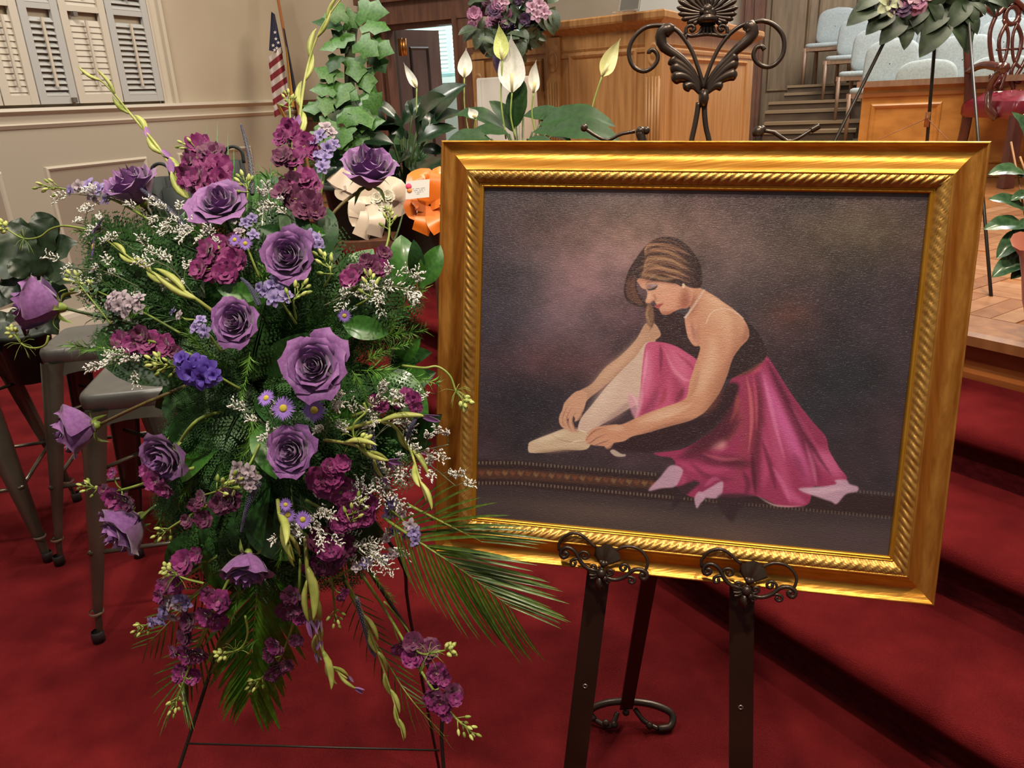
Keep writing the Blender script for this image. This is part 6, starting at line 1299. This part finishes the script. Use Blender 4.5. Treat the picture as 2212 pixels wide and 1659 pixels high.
potmesh(pl1, b1_ - UP * .20, .13, .22); stand_for(b1_ - UP * .20, 'dark plant stand hidden behind the gilt frame under the middle peace lily')
for bx, by, px_, py_, w, fc, mm in ((1106, 200, 1104, 76, .48, (0, .0), None), (1085, 130, 1078, 52, .44, (-.2, 0), mat('lime_spathe', (178, 194, 104), (206, 210, 140), 20, .45)), (1152, 200, 1157, 130, .40, (.5, 0), None), (1300, 165, 1339, 84, .40, (.3, 0), mat('cream_lime_spathe', (204, 208, 142), (220, 214, 166), 30, .45)), (1028, 256, 1012, 232, .8, (0, .3), None)):
    spathe(pl1, T1(bx + (8 if bx < 1250 else -28), 300, .02), T1(bx, by), T1(px_, py_), cB + cR * fc[0] + cU * fc[1], w, mm)
g = G()
# second peace lily, dark leaves at left
D2 = 3.1
def T2(x, y, k=0): return C(x, y, D2 + k)
b2_ = T2(880, 440)
L2 = [((860, 260), (790, 215)), ((870, 270), (935, 205)), ((900, 290), (1000, 175)), ((880, 300), (760, 270)), ((900, 310), (985, 270)), ((850, 310), (730, 300)), ((890, 250), (880, 215)), ((880, 330), (800, 330)), ((910, 320), (960, 330)), ((860, 350), (780, 380)), ((900, 350), (950, 400)), ((840, 280), (700, 235)), ((930, 270), (1010, 240)), ((820, 300), (720, 350)), ((870, 300), (840, 240)), ((880, 380), (930, 430)), ((860, 390), (880, 330)), ((830, 350), (850, 290)), ((920, 300), (930, 240)), ((790, 330), (700, 400)), ((905, 260), (955, 205)), ((780, 400), (720, 440))]
pl2 = leafset('peace_lily', 'dark leaved peace lily left of the frame, two cream spathes against the dark door', 'plant', 'peace lilies', b2_, [(T2(*a, rg.uniform(-.1, .1)), T2(*b, rg.uniform(-.2, .05)), toward(rg.uniform(-.7, .7), rg.uniform(.2, 1.2))) for a, b in L2], mat('deep_green_leaf', (18, 40, 22), (30, 58, 32), 14, .3, coat=.3), wl_=.25)
potmesh(pl2, b2_ - UP * .2, .15, .24); stand_for(b2_ - UP * .2, 'dark plant stand hidden under the dark leaved peace lily')
for bx, by, px_, py_, w in ((900, 190, 872, 136, .3), (1003, 168, 1007, 104, .5)): spathe(pl2, T2(bx + 12, 300), T2(bx, by), T2(px_, py_), cB, w)
# hanging foliage below them (boston-like fill)
for i in range(36):
    x, y = rg.uniform(700, 945), rg.uniform(290, 450); a = T2(x, y, .25); b = T2(x + rg.uniform(-70, 70), y + rg.uniform(10, 90), .1); place(FERN[i % 3] if i % 2 else BRO[0], a, b, 'fern_frond' if i % 2 else 'broad_leaf', 'dark fern frond behind the bows' if i % 2 else 'dark leaf in the shade behind the bows', 'fern' if i % 2 else 'leaf', 'dark ferns behind the bows' if i % 2 else 'dark leaves behind the bows', toward(rg.uniform(-.5, .5), .5))
# ivy column
ivy = mat('ivy_leaf_green', (46, 88, 30), (74, 120, 46), 10, .45); D3 = 2.9
def ivyleaf():
    pts = [(0, 0), (-.1, .28), (.08, .48), (.3, .30), (.55, .40), (.70, .22), (1, 0)]; P = pts + [(x, -y) for x, y in pts[-2:0:-1]]
    g = G(); g.add([(.35, 0, .04)] + [(x, y, -.12 * abs(y)) for x, y in P], [(0, i + 1, (i + 1) % len(P) + 1) for i in range(len(P))]); return g
IV = mesh('leaf', ivyleaf(), ivy); IVD = mesh('leaf', ivyleaf(), lf_d)
iv = empty('ivy_plant', C(770, 420, D3), 'tall ivy plant trained upright, left of the dark door frame', 'plant'); Zi = wloc(iv).inverted(); g = G(); cv_ = bez([C(770, 420, D3), C(760, 250, D3), C(755, 140, D3), C(765, 30, D3)], 20); g.tube(cv_, .02, 6); obj('moss_pole', g, mat('moss_pole', (44, 56, 30), (60, 66, 36), 40, .95, bump=.6, bscale=90), iv)
for x, y, s, an in [(745, 25, 50, 200), (775, 22, 70, -10), (735, 48, 60, 185), (790, 50, 60, -20), (750, 70, 60, 230), (775, 88, 60, -40), (735, 88, 50, 210), (800, 95, 60, -25), (728, 120, 45, 250), (765, 125, 60, 280), (785, 150, 60, 285), (730, 150, 50, 220), (755, 100, 50, 140), (740, 180, 60, 260), (755, 205, 62, 275), (720, 190, 50, 190), (775, 230, 60, 300), (700, 225, 50, 200), (740, 240, 55, 330), (715, 260, 55, 240), (780, 265, 55, 0), (750, 275, 50, 260), (700, 290, 45, 200), (735, 300, 50, 300), (760, 60, 44, 100), (720, 165, 44, 160), (790, 205, 46, 330), (690, 250, 40, 150), (810, 120, 50, -60), (770, 180, 46, 40)] + [(rg.uniform(700, 800), rg.uniform(180, 330), 46, rg.uniform(0, 360)) for _ in range(12)]:
    e = radians(an); X = nrm(cR * cos(e) + cU * sin(e) + cB * .2); Z = nrm(cB + cU * rg.uniform(-.1, .6) + cR * rg.uniform(-.4, .4)); Z = nrm(Z - (Z @ X) * X); inst('leaf', IV if rg.random() < .75 else IVD, iv, Zi @ MX(C(x, y, D3 - .06 + rg.uniform(-.04, .03)), X, np.cross(Z, X), Z, s / F * D3))
potmesh(iv, C(770, 430, D3) - UP * .14, .12, .2); stand_for(C(770, 430, D3) - UP * .14, 'dark plant stand hidden under the ivy')
# dark schefflera-like plant at the left edge
dl_ = mat('dull_dark_leaf', (26, 42, 26), (42, 58, 38), 6, .4); D4 = 1.75
b4 = C(60, 740, 2.7)
L4 = [((60, 560), (10, 480), -.02), ((80, 560), (110, 470), .04), ((70, 580), (-40, 560), -.05), ((90, 570), (160, 520), .04), ((60, 600), (20, 560), -.08), ((90, 600), (60, 520), -.06), ((80, 620), (140, 570), -.04), ((40, 640), (-40, 640), 0), ((70, 540), (60, 490), .05), ((30, 690), (-30, 700), -.02), ((90, 640), (150, 640), 0), ((110, 610), (70, 640), -.08), ((120, 520), (75, 458), .08), ((20, 600), (-30, 520), 0), ((70, 640), (0, 600), -.05), ((60, 680), (10, 690), -.04), ((100, 590), (170, 610), -.03), ((50, 560), (40, 470), .02), ((90, 660), (120, 720), .02)]
pl4 = leafset('foliage_plant', 'dark broad leaved plant at the left edge behind the leftmost rose', 'plant', None, b4, [(C(*a, D4 + k), C(*b, D4 + k - .02), toward(rg.uniform(-.5, .5), rg.uniform(.2, .9))) for a, b, k in L4], dl_, wl_=.42, wav=.05)
potmesh(pl4, C(60, 760, 2.7) - UP * .1, .09, .18)
# bows
def ribbon(t, pts, w, m, tw=0.0, name='ribbon_loop'):
    P = bez(pts, 18); rows = []
    for i, p in enumerate(P):
        T = nrm(P[min(i + 1, 18)] - P[max(0, i - 1)]); s = nrm(np.cross(T, cB + cU * .25)); a = tw * i / 18; s = s * cos(a) + cB * sin(a); rows.append([p + s * w * u for u in (-1, -.33, .33, 1)])
    g = G(); g.grid(rows); return obj(name, g, m, t)
sat = mat('ivory_satin_ribbon', (204, 186, 166), rough=.32, sheen=.4); ora = mat('orange_satin_ribbon', (232, 118, 22), rough=.34, sheen=.3)
DB = 2.3
wb_ = empty('ribbon_bow', C(800, 420, DB), 'ivory satin bow hanging below the highest rose', 'bow')
for pts_, w in (([(800, 420), (770, 400), (735, 385), (722, 375), (745, 400), (800, 425)], .03), ([(800, 420), (825, 400), (855, 405), (868, 440), (840, 450), (800, 425)], .03), ([(800, 425), (775, 430), (770, 460), (780, 480), (800, 430)], .025), ([(800, 425), (795, 470), (778, 512)], .026), ([(800, 425), (815, 470), (808, 510)], .024), ([(800, 425), (742, 420), (735, 405)], .02), ([(795, 430), (772, 448), (768, 470)], .02)):
    ribbon(wb_, [C(x, y, DB - .02 * sin(i)) for i, (x, y) in enumerate(pts_)], w, sat, .4)
ob = empty('ribbon_bow', C(925, 430, DB - .1), 'bright orange satin bow beside the frame, left of its upper corner', 'bow')
for pts_, w in (([(930, 440), (905, 400), (895, 385), (925, 380), (935, 430)], .024), ([(930, 440), (945, 400), (950, 375), (965, 390), (940, 440)], .026), ([(925, 445), (890, 440), (898, 462), (925, 452)], .022), ([(928, 445), (915, 480), (908, 503)], .026), ([(932, 445), (940, 480), (952, 500)], .024), ([(930, 440), (960, 430), (965, 460), (935, 450)], .022)):
    ribbon(ob, [C(x, y, DB - .1 - .02 * sin(i * 1.3)) for i, (x, y) in enumerate(pts_)], w, ora, .3)
ca_ = C(877, 392, DB - .17); cu_ = C(928, 387, DB - .17) - ca_; cv2 = C(876, 431, DB - .17) - ca_
g = G(); g.quadbox(ca_, cu_, cv2, cB * .0008); cdo = obj('gift_card', g, mat('white_card_stock', (222, 218, 214), rough=.6), smooth=False, label='small white florist card with pink and orange blossom, pinned on the orange bow', cat='card')
g = G()
for i, (x, y, w) in enumerate(((.28, .44, .62), (.34, .54, .5), (.40, .64, .36), (.46, .74, .18))):
    n_ = int(w / .045)
    for k in range(n_):
        if (k * 7 + i) % 5 == 4: continue
        g.quadbox(ca_ + cu_ * (x + k * .045) + cv2 * y + cB * .001, cu_ * .034, cv2 * .035, cB * .0002)
obj('script_lines', g, mat('grey_ink', (150, 146, 146), rough=.7), cdo, smooth=False)
g = G(); g.blob(ca_ + cu_ * .12 + cv2 * .3 + cB * .001, .010, 10, 3, (cR, cU, cB), (1, 1, .05)); obj('printed_flower', g, mat('pink_print', (226, 70, 110), rough=.7), cdo, label='printed pink blossom')
g = G(); g.blob(ca_ + cu_ * .16 + cv2 * .52 + cB * .001, .009, 10, 3, (cR, cU, cB), (1, 1, .05)); obj('printed_flower', g, mat('orange_print', (236, 150, 80), rough=.7), cdo, label='printed orange blossom')
cf = empty('carnation', C(825, 440, DB - .1), 'white carnation in front of the ivory bow', 'flower'); Zi = wloc(cf).inverted(); CAR = mesh('flower', ruffle(31, 8, 7), mat('white_carnation', (214, 208, 188), rough=.7))
for x, y in ((815, 430), (838, 424), (832, 446)): X, Y, Z = frameZ(cB + cU * .2, cR); inst('flower_head', CAR, cf, Zi @ MX(C(x, y, DB - .12), X, Y, Z, .021))
g = G(); g.tube(bez([C(830, 440, DB - .11), C(850, 520, DB), b2_ + UP * .02], 10), .003, 6); obj('stem', g, stem_d, cf)
# flag on its pole
fgD = 6.2
def Fg(x, y, k=0): return C(x, y, fgD + k)
fl = empty('flag', Fg(600, 10), 'furled stars and stripes flag hanging from a staff near the wall corner', 'flag')
g = G(); pt, pb__ = Fg(590, -60), Fg(655, 300); pdr = nrm(pb__ - pt); g.tube([pt, pt + pdr * ((pt[2] - .03) / -pdr[2])], .012, 8); e_ = pt + pdr * ((pt[2] - .02) / -pdr[2]); obj('staff', g, mat('oak_flag_staff', (150, 92, 50), rough=.35), fl)
g = G(); g.lathe([(.001, 0), (.13, 0), (.13, .015), (.05, .04), (.02, .09)], (e_[0], e_[1], 0), 20); obj('base', g, MATS['brushed_brass'], fl)
def drape(x0, y0, x1, y1, wa_, wb2, m, par, name, k=0, fo=5, lab=None):
    rows = []
    for j in range(13):
        t = j / 12; cx_, cy_ = x0 + (x1 - x0) * t, y0 + (y1 - y0) * t; w = wa_ + (wb2 - wa_) * t; rows.append([Fg(cx_ + w * u, cy_ + 6 * u, k - .05 * sin(u * fo + t * 1.5) - .05) for u in np.linspace(-.5, .5, 17)])
    g = G(); g.grid(rows); return obj(name, g, m, par, label=lab)
navy = mat('navy_flag_canton', (34, 38, 66), rough=.8); redf = mat('red_flag_stripe', (132, 34, 44), rough=.8); whf = mat('white_flag_stripe', (206, 192, 182), rough=.8); gld = mat('gold_fringe', (176, 130, 52), rough=.7)
drape(590, 28, 596, 112, 8, 30, navy, fl, 'canton')
g = G(); 
for x, y in ((594, 70), (590, 98), (598, 104), (596, 84), (601, 92), (593, 108)):
    c = Fg(x, y, -.11)
    for a in range(5): an = a * 2 * pi / 5 + pi / 2; g.add([c, c + (cR * cos(an - .6) + cU * sin(an - .6)) * .006, c + (cR * cos(an) + cU * sin(an)) * .016, c + (cR * cos(an + .6) + cU * sin(an + .6)) * .006], [(0, 1, 2, 3)])
obj('star', g, whf, fl, kind='stuff')
for i in range(10):
    y0 = 112 + i * 13.0; x0 = 597 + i * 1.9; w0 = 28 + i * 1.0
    rows = []
    for j in range(3):
        t = j / 2; rows.append([Fg(x0 + t * 2 + w0 * u - 4, y0 + 13 * t - 26 * (u) * .9, -.05 - .05 * sin(u * 6 + .5)) for u in np.linspace(-.5, .5, 13)])
    g = G(); g.grid(rows); obj('stripe', g, redf if i % 2 else whf, fl)
drape(618, 100, 632, 230, 4, 10, gld, fl, 'gold_fringe', -.06, 3); drape(600, 225, 640, 300, 10, 14, gld, fl, 'gold_fringe', -.04)
drape(612, 60, 636, 200, 6, 12, navy, fl, 'folded_back', .02)
# dark bags hanging by the left wall
blk = mat('black_bag_fabric', (28, 34, 34), (38, 44, 42), 20, .75)
for (x0, y0, x1, y1), lab, D_ in (((330, 384, 358, 470), 'narrow black case behind the upper left rose', 2.6), ((478, 348, 518, 440), 'black bag with a looped handle behind the upper centre rose', 2.6), ((360, 405, 420, 470), 'dark green black bag low behind the gladiolus stem', 2.6)):
    a, b = C(x0, y0, D_), C(x1, y1, D_); w_ = (b - a) @ cR; rt = nrm(np.cross([0, 1.0, 0], UP)); t = empty('black_bag', (a[0] + w_ / 2, a[1], .0), lab, 'bag'); h_ = a[2]
    g = G(); g.grid([[np.array([a[0] + w_ * (u * .5 + .5) , a[1] + .07 * v * s, z]) for u, v in ((-1, -.6), (-.9, -1), (.9, -1), (1, -.6), (1, .6), (.9, 1), (-.9, 1), (-1, .6))] for z, s in ((0.0, .9), (.02, 1), (h_ * .9, 1), (h_, .7))], closed_v=True); g.f.append(tuple(range(len(g.v) - 8, len(g.v)))); obj('body', g, blk, t)
    g = G(); cx_ = a[0] + w_ * .72; g.tube(bez([(cx_ - .03, a[1], h_ - .01), (cx_ - .028, a[1], h_ + .03), (cx_, a[1], h_ + .045), (cx_ + .028, a[1], h_ + .03), (cx_ + .03, a[1], h_ - .01)], 14), .006, 6); obj('handle', g, blk, t)

# violet arrangement in the vase
va = empty('flower_arrangement', vb + UP * .28, 'mauve and white flower arrangement in the violet vase, top centre', 'arrangement'); Zi = wloc(va).inverted(); DV = float(-(M3.T @ (vb + UP * .3 - [0, 0, EYE]))[2])
MAUV = mesh('flower', ruffle(41), mat('mauve_petal', (150, 92, 128), (176, 120, 150), 30, .6)); PINKF = mesh('flower', starfl(43), mat('pale_pink_petal', (190, 150, 170), rough=.6)); GLF = mesh('leaf', broad(44, .26), mat('grey_green_leaf', (60, 78, 54), (84, 98, 74), 12, .5)); DKF = mesh('flower', ruffle(45), mat('plum_petal', (70, 44, 76), (88, 58, 92), 30, .6))
for i in range(190):
    a = rg.uniform(0, 2 * pi); r_ = sqrt(rg.random()); x, y = 1102 + 88 * r_ * cos(a), 28 + 80 * r_ * sin(a) ; p = C(x, y, DV + rg.uniform(-.12, .12)); X, Y, Z = frameZ(cB + cR * rg.uniform(-1, 1) + cU * rg.uniform(-1, 1), [rg.uniform(-1, 1) for _ in range(3)])
    if i % 3 == 0: inst('flower', (MAUV, DKF, PINKF)[i // 3 % 3], va, Zi @ MX(p - Z * 0, X, Y, Z, .036))
    else: inst('leaf', GLF, va, Zi @ MX(p, X, Y, Z, rg.uniform(.07, .12)))
for x, y, m_ in ((1078, 12, MAUV), (1068, 22, DKF), (1025, 32, MAUV), (1085, 6, PINKF), (1150, 18, PINKF), (1165, 10, PINKF), (1176, 28, PINKF), (1160, 34, PINKF)): X, Y, Z = frameZ(cB, cU); inst('flower', m_, va, Zi @ MX(C(x, y, DV - .16), X, Y, Z, .042))
for x, y in ((1050, 95), (1040, 80), (1130, 80), (1125, 95), (1180, 50), (1190, 40)): X = nrm(cU * -1 + cR * rg.uniform(-.5, .5)); Z = nrm(cB - (cB @ X) * X); inst('leaf', GLF, va, Zi @ MX(C(x, y - 20, DV - .1), X, np.cross(Z, X), Z, .12))
g = G()
for i in range(14): a = rg.uniform(0, 6.28); g.tube([vb + UP * .24, C(1102 + 60 * cos(a), 40 + 40 * sin(a), DV)], .004, 5)
obj('stem', g, stem_d, va, kind='stuff')

# arrangement on a wire tripod at the top right
DT = 3.5
def TT(x, y, k=0): return C(x, y, DT + k)
ta = empty('flower_arrangement', TT(2010, 10), 'salal leaf arrangement on a wire tripod at the top right', 'arrangement'); Zi = wloc(ta).inverted()
SAL = [mesh('leaf', broad(50 + i, .24, .2), mat('salal_leaf_green', (26, 42, 24), (54, 74, 42), 5, .6, ramp=(.4, .75))) for i in range(2)]
for x0, y0, x1, y1 in ((1905, 10, 1832, 50), (1930, 25, 1873, 70), (1955, 38, 1903, 92), (1950, 40, 1956, 104), (1965, 20, 1985, 72), (2045, 20, 1992, 72), (2046, 35, 1990, 118), (2048, 32, 2095, 112), (2065, 10, 2115, 70), (2090, 0, 2050, 60), (1900, -10, 1850, 20), (2110, -10, 2180, 14), (2100, 5, 2130, 30), (2000, 10, 1960, 60), (2010, 0, 2030, 50), (1930, 0, 1890, 40), (2080, 0, 2110, 50), (1980, -10, 1960, 40), (2130, -20, 2150, 20)):
    a, b = TT(x0, y0), TT(x1, y1, -.05); X = nrm(b - a); Z = nrm(cB + cU * .4 - ((cB + cU * .4) @ X) * X); inst('leaf', rg.choice(SAL), ta, Zi @ MX(a, X, np.cross(Z, X), Z, np.linalg.norm(b - a)))
for i in range(60):
    p = TT(rg.uniform(1870, 2150), rg.uniform(-80, 25), rg.uniform(0, .15)); X, Y, Z = frameZ(cB + cR * rg.uniform(-1, 1) + cU * rg.uniform(-1, 1), [rg.uniform(-1, 1) for _ in range(3)]); inst('leaf', rg.choice(SAL), ta, Zi @ MX(p, X, Y, Z, rg.uniform(.12, .2)))
for x, y, m_, s in ((1975, 5, MAUV, .06), (1960, 0, PINKF, .06), (1917, 12, mesh('flower', starfl(61), mat('pale_lime_bloom', (186, 194, 160), rough=.6)), .06), (1990, -5, PINKF, .05), (1945, 12, DKF, .06)): X, Y, Z = frameZ(cB, cU); inst('flower', m_, ta, Zi @ MX(TT(x, y, -.1), X, Y, Z, s))
tw = empty('wire_tripod', TT(2015, 300), 'thin dark wire tripod with a brace chain, carrying the top right arrangement', 'stand')
def leg3(pts_): 
    P = [TT(*p) for p in pts_]; d = nrm(P[-1] - P[0]); e = P[0] + d * ((P[0][2] - PZ) / -d[2]); g = G(); g.tube([P[0], e], .008, 6); obj('leg', g, wire, tw)
leg3([(1925, 60), (1858, 195)]); fp_ = atz(2141, 640, PZ); g = G(); g.tube([TT(2090, 20), fp_], .0065, 6); obj('leg', g, wire, tw)
g = G(); a = TT(2030, -40, .1); b = TT(2003, 300, .35); d = nrm(b - a); g.tube([a, a + d * ((a[2] - PZ) / -d[2])], .008, 6); obj('leg', g, wire, tw)
g = G(); r_ = TT(2003, 256, .3); g.tube([r_ + UP * .03, r_ - UP * .04], .012, 8); g.tube([r_, TT(1900, 300, .0)], .0022, 5); g.tube([r_, TT(2048, 302, .0)], .0022, 5); obj('brace_chain', g, MATS['oak_flag_staff'], tw)
# plant in a wrapped pot at the right edge
pr_ = atz(2262, 735, PZ); DR = float(-(M3.T @ (pr_ - [0, 0, EYE]))[2])
def TR(x, y, k=0): return C(x, y, DR + k)
pr2 = empty('wrapped_plant', pr_, 'glossy leaved plant in terracotta coloured wrapping, cut off by the right edge', 'plant'); Zi = wloc(pr2).inverted(); MSR = [mesh('leaf', broad(70 + i, .24, .3, .01), mat('right_plant_leaf', (44, 78, 48), (70, 104, 66), 8, .3, coat=.3)) for i in range(2)]
for x0, y0, x1, y1 in ((2215, 375, 2138, 372), (2218, 460, 2140, 425), (2218, 490, 2128, 490), (2215, 500, 2155, 555), (2225, 480, 2180, 560), (2220, 555, 2145, 595), (2230, 570, 2185, 600), (2230, 420, 2185, 430), (2225, 400, 2190, 370), (2230, 520, 2200, 590), (2215, 300, 2190, 240), (2225, 470, 2195, 520), (2250, 450, 2230, 380), (2260, 500, 2290, 560)):
    a, b = TR(x0, y0), TR(x1, y1, -.02); X = nrm(b - a); Z = nrm(cB * .7 + UP * .8 - ((cB * .7 + UP * .8) @ X) * X); inst('leaf', rg.choice(MSR), pr2, Zi @ MX(a, X, np.cross(Z, X), Z, np.linalg.norm(b - a)))
g = G()
for x, y in ((2215, 420), (2218, 470), (2218, 560), (2230, 430)): g.tube([pr_ + UP * .2, TR(x, y)], .004, 5)
obj('stem', g, stem_d, pr2); g = G(); g.tube([TR(2215, 470), TR(2184, 306)], .003, 5); g.tube([TR(2225, 400), TR(2203, 338)], .003, 5); obj('bare_stalk', g, mat('tan_stalk', (176, 130, 90), rough=.6), pr2)
potmesh(pr2, pr_ + UP * .0, .07, .2, mat('brown_basket', (84, 66, 58), (100, 80, 70), 40, .8, bump=.5, bscale=120))
terr = mat('terracotta_wrap', (186, 104, 82), (200, 120, 96), 6, .6, sheen=.3); rows = []
for z, r_, am in ((.08, .072, .0), (.12, .08, .008), (.2, .09, .014), (.26, .10, .02), (.30, .12, .03)): rows.append([pr_ + np.array([cos(a) * (r_ + am * sin(a * 7)), sin(a) * (r_ + am * sin(a * 7)), z + am * .8 * cos(a * 7)]) for a in np.linspace(0, 2 * pi, 64)[:-1]])
g = G(); g.grid(rows, closed_v=True); obj('paper_wrap', g, terr, pr2)
